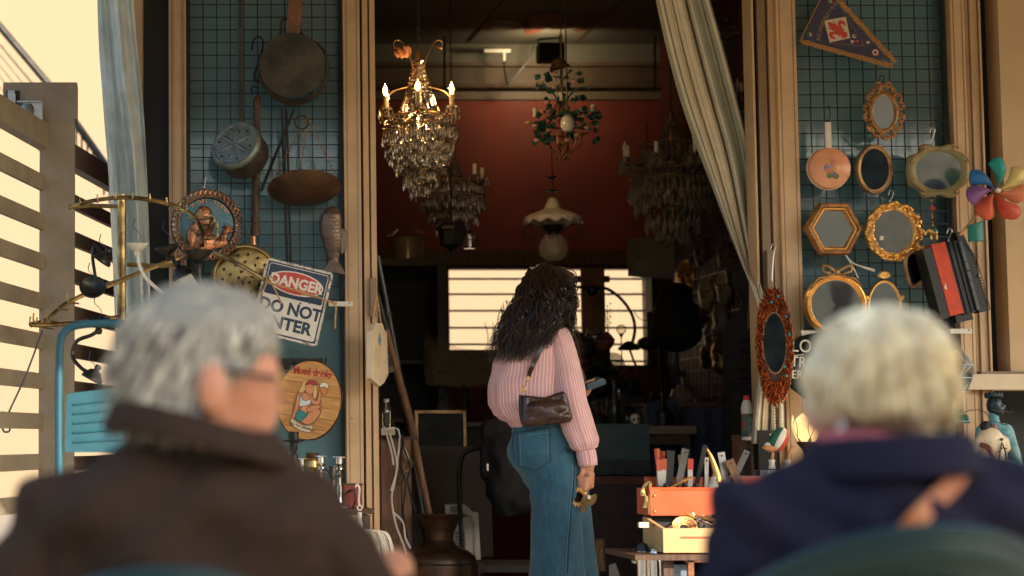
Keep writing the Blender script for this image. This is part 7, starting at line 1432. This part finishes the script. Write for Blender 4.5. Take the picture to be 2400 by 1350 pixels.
blob('body', [(wq(1288, 700, .0), (.078, .088, .112)), (wq(1305, 725, .03), (.06, .07, .075)), (wq(1352, 717, .03), (.013, .012, .012)), (wq(1345, 706, .03), (.014, .014, .024)), (wq(1330, 714, -.01), (.030, .038, .036)), (wq(1339, 733, .04), (.013, .016, .009)), (wq(1329, 748, .03), (.024, .03, .02)), (wq(1276, 750), wq(1270, 800), .05, .056), (wq(1258, 850), wq(1268, 1000), .10, .10), (wq(1215, 815, .02), wq(1310, 810, -.03), .055, .055),
    (wq(1310, 812, -.04), wq(1338, 935, -.09), .046, .038), (wq(1338, 935, -.09), wq(1378, 1075, -.1), .037, .024), (wq(1205, 820, .06), wq(1270, 950, .24), .046, .038), (wq(1270, 950, .24), wq(1360, 930, .12), .036, .024),
    (wq(1295, 1080, -.03), floor_l + Vector((0, 0, .05)), .066, .045), (wq(1315, 1080, .05), floor_r + Vector((0, 0, .05)), .062, .045), (floor_l, floor_l + Vector((.06, .10, 0)), .035, .028), (floor_r, floor_r + Vector((.06, .10, 0)), .035, .028)] + hand + lh, M_skin, wm, voxel=.0055, iters=3)
M_shirt = cloth_mat('pink_stripe', (.6, .3, .3), [(0, (.70, .38, .39)), (.70, (.90, .76, .72)), (.93, (.66, .34, .35))], 86.0, trl=.1)
SH = [(758, 1232, 1302, .05), (772, 1212, 1322, .075), (790, 1186, 1338, .095), (820, 1168, 1346, .112), (860, 1156, 1350, .12), (905, 1147, 1350, .125), (945, 1149, 1346, .125), (968, 1160, 1340, .12), (984, 1176, 1334, .11), (990, 1192, 1328, .098), (1002, 1200, 1330, .092)]
def shirt(b):
    rs = []; st = []; n_ = 96; ys = [758 + (1002 - 758) * i / 40 for i in range(41)]
    for y in ys:
        xl, xr, dd = interp(SH, y); c = wq((xl + xr) / 2, y); hw = (xr - xl) / 2 * YW / F; ring = []; v = (y - 758) / 244
        for j in range(n_ + 1):
            a = 2 * math.pi * j / n_
            f_ = 1 + (.042 * math.sin(a * 7 + 2.6 * v) * smooth(.15, .7, v) + .026 * math.sin(a * 15 - 3 * v + 1) * smooth(.4, .95, v) + .035 * noise.noise(Vector((math.cos(a) * 2.5, math.sin(a) * 2.5, v * 4)))) * (1 - .6 * smooth(.93, 1, v))
            ring.append((c.x + hw * f_ * math.sin(a), c.y - dd * f_ * math.cos(a), c.z)); st.append((a * .135 + 2, v))
        rs.append(ring)
    b.rings(rs, closed=False, st=st)
so = part('shirt', M_shirt, wm, shirt, sharp=80)
def slv(b):
    pts = catmull([wq(1296, 780, -.02), wq(1308, 800, -.05), wq(1322, 850, -.075), wq(1331, 900, -.09), wq(1340, 950, -.1), wq(1354, 1000, -.1), wq(1368, 1038, -.1), wq(1372, 1055, -.1)], 6); m_ = len(pts)
    tab = [(0, .042), (.1, .058), (.28, .058), (.5, .063), (.7, .064), (.85, .060), (.95, .048), (1, .036)]; rad = [interp(tab, i / (m_ - 1))[0] for i in range(m_)]
    loft_tube(b, pts, rad, 40, lambda a, L: .05 * math.sin(a * 5 + L * 9) * smooth(.15, .5, L) + .06 * noise.noise(Vector((math.cos(a) * 2, math.sin(a) * 2, L * 12))) + .05 * math.sin(a * 9 + 2) * smooth(.38, .5, L))
part('sleeve', M_shirt, so, slv, sharp=80)
part('cuff', M_shirt, so, lambda b: loft_tube(b, [wq(1371, 1052, -.1), wq(1373, 1060, -.1), wq(1377, 1085, -.1), wq(1378, 1092, -.1)], [.033, .038, .037, .035], 30, lambda a, L: .02 * math.sin(a * 3)), sharp=80, solid=.003)
part('sleeve', M_shirt, so, lambda b: loft_tube(b, catmull([wq(1212, 800, .03), wq(1210, 830, .08), wq(1240, 900, .17), wq(1275, 950, .24), wq(1320, 945, .18), wq(1348, 932, .13)], 5), [.04] + [.055] * 24 + [.038], 24, lambda a, L: .06 * math.sin(a * 5 + L * 12)), sharp=80)
part('collar', M_shirt, so, lambda b: loft_tube(b, [wq(1264, 774), wq(1266, 752)], [.066, .058], 24))
M_denim = mat('denim', (.015, .080, .132), .8, var=.28, scale=90, stretch=(1, 1, .35), bump=.25, bscale=160, col2=(.045, .15, .21), patch=5, thr=(.45, .75), sheen=.2)
def crease(c):
    return .004 * math.sin(c.z * 55 + c.x * 30) * smooth(.62, .75, c.z) * (1 - smooth(.82, .9, c.z)) * (1 if c.y < 0 else 0) + .005 * math.sin(c.x * 60 + c.z * 6) * (1 - smooth(.3, .65, c.z))
jn = blob('jeans', [(wq(1270, 975), wq(1270, 1000), .108, .112), (wq(1270, 1010), (.122, .105, .06)), (wq(1272, 1040), (.135, .115, .08)), (wq(1255, 1058, -.02), (.112, .110, .10)), (wq(1280, 1085, -.02), (.125, .112, .09)), (wq(1290, 1110, -.02), (.118, .11, .09)), (wq(1304, 1120, -.05), wq(1304, 1250, -.05), .100, .102), (wq(1304, 1250, -.05), floor_l + Vector((0, 0, .13)), .102, .125), (wq(1325, 1120, .07), wq(1342, 1250, .1), .09, .085), (wq(1342, 1250, .1), floor_r + Vector((0, 0, .13)), .085, .12)], M_denim, wm, voxel=.0075, iters=5, disp=.003, dscale=.06, fold=crease)
js = surf_of(jn, .0035)
def pk(u, v, o=.004):
    a, b_, c, d = (1211, 1014), (1290, 1004), (1290, 1086), (1216, 1094); x = (a[0] * (1 - u) + b_[0] * u) * (1 - v) + (d[0] * (1 - u) + c[0] * u) * v; y = (a[1] * (1 - u) + b_[1] * u) * (1 - v) + (d[1] * (1 - u) + c[1] * u) * v + (16 * (1 - abs(2 * u - 1)) if v == 1 else 0) * 1.0
    return js(x, y + (12 * (1 - abs(2 * u - 1)) * max(0, v - .8) * 5 if v < 1 else -4), o=o)
part('back_pocket', M_denim, jn, lambda b: b.sheet(lambda u, v: pk(u, v, .0045), 12, 12)); jn.children[0].location = (0, 0, 0)
M_stch = mat('denim_stitch', (.02, .055, .095), .8); M_fade = mat('denim_fade', (.13, .26, .32), .8)
for e in (lambda s: (0.0, s), lambda s: (1.0, s), lambda s: (s, 0.0), lambda s: (s, 1.0)): part('seam', M_stch, jn, lambda b: b.tube([pk(*e(i / 10), .0055) for i in range(11)], .0022, 5))
for e in (lambda s: (0.08, s), lambda s: (.92, s), lambda s: (s, .10)): part('seam', M_fade, jn, lambda b: b.tube([pk(*e(i / 10), .006) for i in range(11)], .0011, 4))
part('seam', M_stch, jn, lambda b: b.tube([js(x, y, o=.002) for x, y in [(p.x, p.y) for p in catmull([(1336, 1000, 0), (1345, 1060, 0), (1347, 1110, 0), (1342, 1170, 0), (1336, 1240, 0), (1330, 1345, 0)], 8)]], .0028, 5)); part('seam', M_fade, jn, lambda b: b.tube([js(x, y, o=.003) for x, y in [(p.x - 4, p.y) for p in catmull([(1336, 1000, 0), (1345, 1060, 0), (1347, 1110, 0), (1342, 1170, 0), (1336, 1240, 0), (1330, 1345, 0)], 8)]], .0012, 4))
part('waistband', M_denim, jn, lambda b: [b.tube([js(1204 + i * 10.5, 985 + 14 * math.sin(i / 12 * 3.1) * .3, o=.002) for i in range(13)], .006, 6), b.tube([js(1204 + i * 10.5, 1001 + 3 * math.sin(i / 12 * 3.1), o=.001) for i in range(13)], .0022, 5)])
part('seam', M_stch, jn, lambda b: b.tube([js(x, y, o=.002) for x, y in [(p.x, p.y) for p in catmull([(1208, 1000, 0), (1201, 1040, 0), (1206, 1080, 0)], 6)]], .0026, 5))
# hair
M_h1, M_h2 = mat('hair_black', (.011, .009, .0085), .26, var=.3, scale=50, spec=.6), hairmat('hair_umber_highlight', (.038, .018, .011), .36)  # umber strands carry the brown highlights and backlit rim as hair colour
hb = blob('hair', [(wq(1275, 675), (.088, .10, .10)), (wq(1262, 705, -.02), (.098, .09, .11)), (wq(1235, 755, -.02), (.098, .085, .095)), (wq(1207, 795, -.02), (.072, .07, .055)), (wq(1292, 742, -.05), (.062, .055, .085)), (wq(1322, 660, .03), (.032, .05, .045)), (wq(1332, 680, .0), (.013, .03, .022)), (wq(1316, 775, .02), (.022, .035, .05))], M_h1, wm, voxel=.008, iters=4, disp=.010, dscale=.03)
rnd = random.Random(31)
def wavy_strand(b, p0, p1, bow_, amp, f, r0, n_=16):
    p0, p1 = Vector(p0), Vector(p1); ph = rnd.uniform(0, 6); ph2 = rnd.uniform(0, 6); pts = []
    for i in range(n_ + 1):
        t_ = i / n_; c = p0.lerp(p1, t_) + Vector(bow_) * math.sin(math.pi * t_); w_ = amp * smooth(.05, .5, t_)
        pts.append(c + Vector((w_ * math.sin(f * t_ + ph), w_ * math.sin(f * t_ * .8 + ph2), .3 * w_ * math.sin(f * t_ * 1.2 + ph2))))
    b.tube(pts, [r0 * (1 - .75 * (i / n_) ** 2) for i in range(n_ + 1)], 4)
def strands(b, n_, seed, m_):
    rnd.seed(seed)
    for i in range(n_):
        a = rnd.uniform(-1, 1); sx = 1275 + 42 * a + rnd.uniform(-8, 8); s_ = wq(sx, 626 + 26 * a * a + rnd.uniform(-4, 18), -.03 - .05 * rnd.random())
        if rnd.random() < .82:
            ex = 1144 + 146 * rnd.random() ** .85; ey = (822 if ex < 1245 else 800) + rnd.uniform(-30, 30) - max(0, ex - 1240) * .25
            e_ = wq(ex + rnd.uniform(-4, 6), ey, -.12 + rnd.uniform(-.03, .05) + .03 * (ex < 1170)); bw = (-.012 if ex < 1220 else .018, -.055 - .03 * rnd.random(), .01)
        else: e_ = wq(1328 + rnd.uniform(-14, 12), 752 + rnd.uniform(-30, 50), -.03 + rnd.uniform(-.04, .04)); s_ = wq(1298 + rnd.uniform(-12, 24), 634 + rnd.uniform(-6, 14), -.05); bw = (.018, -.045, 0)
        wavy_strand(b, s_, e_, bw, rnd.uniform(.007, .021), rnd.uniform(9, 18), rnd.uniform(.0010, .0021))
part('strand', M_h1, hb, lambda b: strands(b, 1500, 1, 0), kind='stuff'); part('strand', M_h2, hb, lambda b: strands(b, 600, 2, 0), kind='stuff')
def front_lock(b):
    rnd.seed(8)
    for i in range(46): wavy_strand(b, wq(1316 + rnd.uniform(-8, 8), 690 + rnd.uniform(-14, 20), .0), wq(1352 + rnd.uniform(-14, 16), 850 + rnd.uniform(-50, 24), .03 + rnd.uniform(-.02, .03)), (-.012, -.03, 0), .006, 16, .003)
    for i in range(26): wavy_strand(b, wq(1305 + rnd.uniform(-10, 10), 628 + rnd.uniform(-4, 6), -.02), wq(1344 + rnd.uniform(-8, 6), 684 + rnd.uniform(-14, 12), .03), (.022, -.02, .012), .003, 9, .003)
part('front_lock', M_h2, hb, front_lock, kind='stuff')
def flyaway(b):
    rnd.seed(12)
    for i in range(110): wavy_strand(b, wq(1190 + rnd.uniform(-15, 60), 740 + rnd.uniform(-40, 50), -.05), wq(1150 + rnd.uniform(-14, 90), 835 + rnd.uniform(-30, 22), -.1), (-.014, -.03, 0), .010, 15, .0012)
part('flyaway', M_h2, hb, flyaway, kind='stuff')
# bag, phone, ornament
ss = surf_of(so, .006)
t = thing('shoulder_bag', 'dark brown leather shoulder bag under the woman in pink', 'handbag', W0 + wq(1275, 960, -.17))
def gq3(x, y, d=-.17): return P(x, y, YW + d) - t.location
M_lea = mat('brown_leather', (.035, .016, .011), .28, var=.3, scale=12, bump=.12, bscale=30)
blob('pouch', [(gq3(1231, 934), gq3(1233, 984), .014, .022), (gq3(1318, 926), gq3(1328, 978), .016, .022), (gq3(1232, 934), gq3(1275, 940), .013, .015), (gq3(1275, 940), gq3(1318, 926), .015, .014), (gq3(1240, 984), gq3(1322, 976), .028, .028), (gq3(1250, 960), gq3(1310, 955), .034, .034), (gq3(1278, 968), (.08, .036, .05))], M_lea, t, voxel=.004, iters=5, disp=.0018, dscale=.05)
part('gusset', M_blk, t, lambda b: b.tube(catmull([gq3(1221, 926, -.17), gq3(1220, 960, -.175), gq3(1226, 992, -.175), gq3(1240, 1002, -.175)], 5), .007, 6))
def ribbon(b, pts, w_, th=.003):
    pts = catmull(pts, 6); rs = []
    for i, p in enumerate(pts):
        d = (pts[min(i + 1, len(pts) - 1)] - pts[max(i - 1, 0)]).normalized(); s_ = d.cross(Vector((0, 1, 0))).normalized() * w_; n_ = Vector((0, th, 0)); rs.append([p - s_ - n_, p + s_ - n_, p + s_ + n_, p - s_ + n_])
    b.rings(rs, cap=True)
part('strap', M_lea, t, lambda b: ribbon(b, [ss(1302, 764, o=.012) + W0 - t.location, ss(1282, 790, o=.012) + W0 - t.location, ss(1262, 830, o=.012) + W0 - t.location, ss(1246, 862, o=.014) + W0 - t.location, gq3(1238, 884)], .0085))
part('strap', M_lea, t, lambda b: ribbon(b, [ss(1302, 764, o=.012) + W0 - t.location, P(1318, 775, YW - .02) - t.location, P(1335, 830, YW + .03) - t.location, P(1330, 900, YW - .03) - t.location, gq3(1318, 920, -.10)], .0085))
part('chain', M_gold, t, lambda b: chain(b, gq3(1238, 882, -.18), gq3(1224, 922, -.18), 5)); part('ring', M_gold, t, lambda b: b.torus(gq3(1236, 886, -.185), .008, .002, 14, 5)); part('clasp', M_gold, t, lambda b: b.torus(gq3(1226, 912, -.185), .009, .0025, 14, 5))
t = thing('phone', 'dark blue phone held in the raised left hand', 'phone', P(1390, 900, YW + .05)); part('case', mat('phone_blue', (.012, .04, .07), .25), t, lambda b: b.prism(rrect(.085, .022, .006, 4), -.03, .04), rot=(R(8), R(-20), R(12))); part('screen', mat('phone_edge', (.05, .12, .16), .2), t, lambda b: b.prism(rrect(.078, .003, .001, 2, 0, .0125), -.026, .036), rot=(R(8), R(-20), R(12)))
t = thing('brown_bag', 'rounded brown leather bag at the front of the woman in pink', 'handbag', P(1352, 880, YW + .13)); bq2 = lambda x, y, d=.13: P(x, y, YW + d) - t.location
blob('pouch', [(bq2(1340, 850), bq2(1352, 895), .035, .04), (bq2(1345, 940), bq2(1362, 958), .035, .03)], mat('tan_leather', (.085, .045, .024), .45, var=.2), t, voxel=.006, iters=4); part('strap', M_lea, t, lambda b: b.tube(catmull([bq2(1345, 830), bq2(1330, 790), bq2(1310, 770, .06)], 5), .006, 6))
t = thing('gilt_sunflower_mirror', 'gilt sunflower mirror and brass bird held in the lowered hand', 'ornament', P(1355, 1165, YW - .13)); oq = Px(1355, 1165, YW - .13); k = oq.k
part('ring', M_dgold, t, lambda b: b.torus((0, 0, 0), 14 * k, .005, 24, 6)); part('glass', M_dmirror, t, lambda b: b.lathe([(.001, .001), (13 * k, .001), (13 * k, -.001)], 20, FRONT))
for i in range(18): part('petal', M_gold, t, lambda b: b.ell((0, 0, 0), (.005, .003, .010), 6, 5, RY(2 * math.pi * i / 18) @ T(0, -.002, 18 * k)))
part('plate', M_brass, t, lambda b: b.prism([(p.x, p.y) for p in catmull([((x - 1355) * k, (1165 - y) * k, 0) for x, y in ((1362, 1170), (1370, 1160), (1382, 1162), (1397, 1158), (1394, 1176), (1382, 1186), (1374, 1180), (1372, 1196), (1362, 1200), (1360, 1185))], 5, True)], -.010, -.005)); part('tag', M_white, t, lambda b: b.box((24 * k, -.012, 0), (.012, .002, .014)))
part('finger_ring', M_gold, wm, lambda b: b.torus(wq(1386, 1140, -.125), .0095, .002, 14, 5, axis='X'))

# ---------------------------------------------------------------- seated man in brown coat
YM = 2.6; M0 = Vector((P(450, 1350, YM).x, YM, 0.012))
mn = thing('person', 'seated grey-haired man in a brown coat and glasses, seen from behind', 'person', M0)
def mq(x, y, d=0): return P(x, y, YM + d) - M0
M_skm = skin_mat('skin_man', (.55, .23, .12)); M_coat = mat('brown_wool', (.040, .023, .014), .95, var=.15, scale=60, bump=.3, bscale=300, spec=.15); M_ctd = mat('dark_brown_seam', (.018, .013, .012), .95)  # coat wool, and a darker brown for its shoulder seam
blob('body', [(mq(465, 835, .02), (.082, .078, .075)), (mq(515, 870, .02), (.075, .070, .085)), (mq(575, 905, .03), (.050, .060, .075)), (mq(560, 985, .03), (.050, .055, .040)), (mq(648, 925, .04), (.016, .014, .020)), (mq(640, 905, .04), (.012, .014, .024)), (mq(628, 975, .035), (.016, .022, .012)), (mq(498, 912, -.082), (.023, .014, .038)), (mq(508, 948, -.078), (.014, .011, .016)), (mq(470, 950), mq(465, 1080, .02), .058, .055), (mq(430, 1300, .03), mq(430, 1750, .03), .085, .09), (mq(895, 1420, .10), mq(925, 1330, .28), .04, .03), (mq(928, 1330, .30), (.024, .035, .02)), (mq(934, 1325, .3), mq(940, 1308, .36), .010, .009), (mq(928, 1324, .3), mq(931, 1304, .36), .010, .009), (mq(920, 1325, .3), mq(922, 1304, .35), .010, .009), (mq(912, 1328, .3), mq(912, 1310, .34), .009, .008),
    (mq(465, 1080, .02), mq(430, 1300, .03), .05, .08), (mq(430, 1280, .03), mq(800, 1330, .03), .04, .04), (mq(800, 1330, .03), mq(890, 1420, .09), .04, .035), (mq(430, 1750, .05), mq(350, 1800, .4), .09, .08), (mq(430, 1750, .05), mq(520, 1800, .4), .09, .08), (mq(350, 1800, .4), Vector((mq(350, 1800, .4).x, .42, .08)), .07, .05), (mq(520, 1800, .4), Vector((mq(520, 1800, .4).x, .42, .08)), .07, .05), (Vector((mq(350, 1800, .4).x, .42, .04)), Vector((mq(350, 1800, .4).x, .56, .04)), .04, .03), (Vector((mq(520, 1800, .4).x, .42, .04)), Vector((mq(520, 1800, .4).x, .56, .04)), .04, .03)], M_skm, mn, voxel=.008, iters=4)
cf = lambda c: .010 * math.sin(c.x * 26 + c.z * 34) * (1 - smooth(.85, 1.0, c.z)) + .007 * math.sin(c.x * 44 - c.z * 20 + 2 * math.sin(c.z * 17))
ct = blob('coat', [(mq(350, 1110), mq(590, 1115), .060, .060), (mq(340, 1140), mq(130, 1215), .070, .062), (mq(600, 1130), mq(745, 1232), .068, .062), (mq(120, 1225), mq(30, 1450), .066, .062), (mq(755, 1240), mq(880, 1440, .05), .064, .058), (mq(30, 1450), mq(60, 1700, .1), .06, .055), (mq(880, 1440, .05), mq(905, 1370, .2), .055, .05), (mq(430, 1230, .0), (.20, .125, .10)), (mq(430, 1350, .01), (.215, .14, .14)), (mq(430, 1550, .02), (.21, .15, .2)), (mq(430, 1740, .04), (.2, .17, .12))], M_coat, mn, voxel=.011, iters=6, disp=.006, dscale=.12, fold=cf)
def collar(b, cx, cy, rows, tilt, q_, n=40):
    rs = []
    for rpx, ry, dy in rows:
        ring = []
        for j in range(n):
            a = 2 * math.pi * j / n; x = cx + rpx * math.cos(a); ring.append(q_(x, cy + dy + tilt * math.cos(a) + 10 * math.sin(a), 0) + Vector((0, ry * math.sin(a), 0)))
        rs.append(ring)
    b.rings(rs)
part('collar', M_coat, ct, lambda b: collar(b, 462, 1018, [(175, .082, 20), (194, .094, -26), (201, .099, -31), (212, .108, -6), (226, .122, 34), (222, .121, 39), (200, .105, 36)], 52, mq), sharp=80)
part('shoulder_seam', M_ctd, ct, lambda b: b.tube(catmull([surf_of(ct)(x, y, YM, .001) for x, y in ((80, 1180), (110, 1250), (130, 1340))], 5), .002, 4))
M_g = [hairmat('grey_hair%d' % i, c, .55) for i, c in enumerate(((.26, .235, .175), (.54, .49, .37), (.09, .083, .07)))]
def inhair(p, cx, cz):   # p in px
    x, y = p
    if y < 790: return x < 652
    if y < 870: return x < 515 + (870 - y) * 1.5
    if y < 905: return x < 490
    return x < 478 and y < 935
hm = blob('hair', [(mq(452, 812, .015), (.096, .094, .088)), (mq(500, 795, .02), (.090, .086, .076)), (mq(578, 765, .03), (.044, .062, .040)), (mq(405, 880, .01), (.066, .080, .066)), (mq(430, 905, .0), (.062, .075, .036))], M_g[0], mn, voxel=.008, iters=3, disp=.008, dscale=.03)
hs_ = surf_of(hm, -.004)
def mstr(b, n_, seed):
    r2 = random.Random(seed)
    for i in range(n_):
        x, y = r2.uniform(262, 668), r2.uniform(655, 985)
        if not inhair((x, y), 0, 0): continue
        p = hs_(x, y, YM)
        if (p + M0 - P(x, y, YM)).length > .2 or abs((p + M0).y - YM) < 1e-4: continue
        sx = (x - 480) / 200; dx = -14 - 16 * max(0, -sx) + r2.uniform(-9, 9); dy = 36 + 24 * (y - 655) / 330 + r2.uniform(-8, 8) - 30 * max(0, sx)
        p1 = p + Vector((dx * .0006, -.010, -dy * .0006)) ; p2 = p + Vector((dx * .0011, -.004, -dy * .00115)); b.tube([p, p1, p2], [.0022, .002, .0006], 3)
for i, n_ in enumerate((900, 900, 700)): part('strand', M_g[i], hm, lambda b: mstr(b, n_, 40 + i), kind='stuff')
gl = thing('eyeglasses', 'thin dark rimmed glasses on the grey-haired man', 'glasses', M0 + mq(600, 890, -.06))
def eq_(x, y, d): return P(x, y, YM + d) - gl.location
part('temple', M_blk, gl, lambda b: b.tube(catmull([eq_(492, 880, -.082), eq_(520, 868, -.08), eq_(580, 876, -.065), eq_(648, 886, -.03)], 5), .0032, 6)); part('rim', M_brass, gl, lambda b: b.torus(eq_(658, 902, .02), .022, .002, 24, 5, axis='X')); part('lens', M_glass, gl, lambda b: b.ell(eq_(658, 902, .02), (.0015, .021, .021), 16, 10)); part('hinge', M_gold, gl, lambda b: b.ell(eq_(652, 888, -.025), .006, 8, 6))

# ---------------------------------------------------------------- seated woman in navy coat
YL = 2.5; L0 = Vector((P(2080, 1350, YL).x, YL, 0.012))
ld_ = thing('person', 'seated woman with short blonde bob in a navy coat, seen from behind', 'person', L0)
def lq2(x, y, d=0): return P(x, y, YL + d) - L0
M_navyc = mat('navy_wool', (.016, .014, .026), .95, var=.15, scale=60, bump=.3, bscale=300, spec=.15)
lx = lambda x, y, d, z: Vector((lq2(x, y, d).x, d, z))
blob('body', [(lq2(2045, 880, .03), (.075, .08, .07)), (lq2(1985, 925, .05), (.055, .07, .065)), (lq2(1965, 975, .04), (.045, .055, .035)), (lq2(1968, 968, -.02), (.012, .010, .026)), (lq2(2040, 960, .02), lq2(2050, 1090, .03), .052, .05), (lq2(2050, 1090, .03), lq2(2080, 1300, .03), .05, .08), (lq2(2080, 1300, .03), lq2(2080, 1800, .05), .08, .09), (lq2(2080, 1280, .03), lq2(1780, 1420, .05), .04, .04), (lq2(1780, 1420, .05), lq2(1800, 1650, .2), .045, .03), (lq2(1800, 1650, .2), (.035, .045, .02)), (lq2(2080, 1280, .03), lq2(2420, 1420, .05), .04, .04), (lq2(2420, 1420, .05), lq2(2400, 1650, .2), .045, .03), (lq2(2080, 1800, .05), lx(2000, 1800, .4, .5), .10, .08), (lq2(2080, 1800, .05), lx(2170, 1800, .4, .5), .10, .08), (lx(2000, 1800, .4, .5), lx(2000, 1800, .42, .07), .07, .05), (lx(2170, 1800, .4, .5), lx(2170, 1800, .42, .07), .07, .05), (lx(2000, 1800, .42, .04), lx(2000, 1800, .56, .04), .04, .03), (lx(2170, 1800, .42, .04), lx(2170, 1800, .56, .04), .04, .03)], skin_mat('skin_pale', (.58, .30, .19)), ld_, voxel=.008, iters=4)
lf = lambda c: .010 * math.sin(c.x * 34 + c.z * 30) * (1 - smooth(.90, 1.02, c.z)) + .005 * math.sin(c.x * 60 + c.z * 70)
lc = blob('coat', [(lq2(1970, 1135), lq2(2190, 1130), .058, .058), (lq2(1960, 1155), lq2(1775, 1235), .066, .062), (lq2(2200, 1150), lq2(2420, 1215), .066, .062), (lq2(1765, 1245), lq2(1715, 1460), .064, .06), (lq2(2440, 1225), lq2(2500, 1460), .064, .06), (lq2(1715, 1460), lq2(1740, 1640, .12), .058, .05), (lq2(2500, 1460), lq2(2470, 1640, .12), .058, .05), (lq2(2090, 1240), (.19, .12, .09)), (lq2(2090, 1380), (.20, .135, .14)), (lq2(2090, 1580, .02), (.20, .15, .2)), (lq2(2090, 1760, .04), (.2, .17, .12))], M_navyc, ld_, voxel=.011, iters=6, disp=.008, dscale=.1, fold=lf)
part('collar', M_navyc, lc, lambda b: collar(b, 2085, 1070, [(140, .075, 20), (158, .088, -30), (172, .10, -44), (186, .112, -20), (198, .124, 30), (196, .126, 50), (175, .11, 55)], -8, lq2), sharp=80)
part('scarf', mat('pink_scarf', (.45, .10, .11), .9, var=.4, scale=40, bump=.4), ld_, lambda b: collar(b, 2040, 1040, [(100, .055, 20), (112, .07, -14), (122, .078, -6), (126, .08, 20)], 14, lq2), sharp=80)
part('earring', M_chrome, ld_, lambda b: b.torus(lq2(1972, 1000, -.032), .007, .0018, 16, 5, axis='X', sq=(1, 1.3)))
M_bl = [hairmat('blonde%d' % i, c, .5) for i, c in enumerate(((.80, .64, .39), (.95, .83, .58), (.52, .36, .19)))]
lh_ = blob('hair', [(lq2(2068, 850, .0), (.092, .10, .076)), (lq2(2128, 920, .0), (.066, .085, .066)), (lq2(1995, 885, .01), (.062, .082, .064)), (lq2(2060, 940, -.01), (.062, .078, .038)), (lq2(2165, 970, .0), (.044, .062, .034)), (lq2(1945, 905, .01), (.032, .06, .048))], M_bl[0], ld_, voxel=.008, iters=4, disp=.006, dscale=.04)
hsl = surf_of(lh_, -.003)
def lstr(b, n_, seed):
    r2 = random.Random(seed)
    for i in range(n_):
        a = r2.uniform(-1, 1); x0_, y0_ = 2075 + 30 * r2.uniform(-1, 1), 716 + 14 * r2.random(); y1_ = r2.uniform(760, 1010); pts = []
        w_ = 185 * a
        for j in range(9):
            t_ = j / 8; y = y0_ + (y1_ - y0_) * t_; x = x0_ + w_ * math.sin(t_ * 1.45) * (1 - .1 * t_) * (1 if y1_ > 840 else .8) + 4 * math.sin(t_ * 5 + i); p = hsl(x, y, YL)
            if abs((p + L0).y - YL) < 1e-4: 
                if pts: break
                continue
            pts.append(p + Vector((0, -.004 - .003 * math.sin(i), 0)))
        if len(pts) > 2: b.tube(pts, [.0026] * (len(pts) - 1) + [.0008], 3)
for i, n_ in enumerate((420, 520, 260)): part('strand', M_bl[i], lh_, lambda b: lstr(b, n_, 60 + i), kind='stuff')
lcs = surf_of(lc, .008)
part('bag_strap', mat('orange_leather', (.42, .13, .035), .5, var=.15), None, lambda b: ribbon(b, [lcs(2258, 1092, YL), lcs(2235, 1130, YL), lcs(2200, 1165, YL), lcs(2160, 1205, YL), lcs(2120, 1250, YL), lcs(2080, 1300, YL), lcs(2020, 1380, YL), lcs(1985, 1440, YL)], .012), loc=L0, label='orange leather bag strap slung across the navy coat', cat='strap')
part('snap', M_chrome, ld_, lambda b: b.ell(lcs(2256, 1092, YL, .012), .008, 8, 6))
# ---------------------------------------------------------------- green plastic chairs
M_chair = mat('green_resin', (.004, .026, .024), .45, var=.08, scale=20, bump=.03)
def chair(lab, cx, topy, Yc, half):
    q = Px(cx, topy, Yc); k = q.k; H = q.o.z; W_ = half * k
    t = thing('garden_chair', lab, 'chair', (q.o.x, Yc, .012))
    def back(u, v): x = -W_ + 2 * W_ * u; s_ = (2 * u - 1) ** 2; return (x * (1 - .06 * v), .16 * s_ + .05 * v, H - .035 * s_ ** 1.2 * 3.0 - v * .10)
    part('top_rail', M_chair, t, lambda b: b.sheet(lambda u, v: Vector(back(u, v * .42)) + Vector((0, -.012 * math.sin(v * 3.1), 0)), 28, 6), solid=.016)
    part('rail_lip', M_chair, t, lambda b: b.tube([Vector(back(i / 28, .0)) + Vector((0, -.006, .004)) for i in range(29)], .011, 8)); part('rail_lip', M_chair, t, lambda b: b.tube([Vector(back(i / 28, .43)) + Vector((0, -.008, 0)) for i in range(29)], .008, 8))
    for i in range(7):
        u = .12 + .76 * i / 6; p = Vector(back(u, .43)); part('back_slat', M_chair, t, lambda b: b.box((p.x * .97, p.y + .02, (p.z + .44) / 2), (.034, .01, p.z - .44)))
    part('seat', M_chair, t, lambda b: b.sheet(lambda u, v: (-.22 + .44 * u, .06 + .42 * v, .43 - .015 * math.sin(3.1 * u) + .01 * v), 10, 10), solid=.014)
    for sx in (-1, 1):
        p = Vector(back(.5 + .5 * sx, .3)); part('arm', M_chair, t, lambda b: b.tube(catmull([p, (sx * W_ * 1.05, .25, .64), (sx * W_ * 1.05, .42, .62), (sx * W_ * .98, .46, .40)], 5), .018, 8))
        for y in (.04, .46): part('leg', M_chair, t, lambda b: b.tube([(sx * W_ * .9, y, .44), (sx * W_ * 1.0, y + (.04 if y > .2 else -.04), .01)], .022, 8))
chair('dark green plastic garden chair under the woman in the navy coat', 2200, 1280, 2.27, 425)
chair('dark green plastic garden chair under the man in the brown coat', 390, 1378, 2.36, 400)
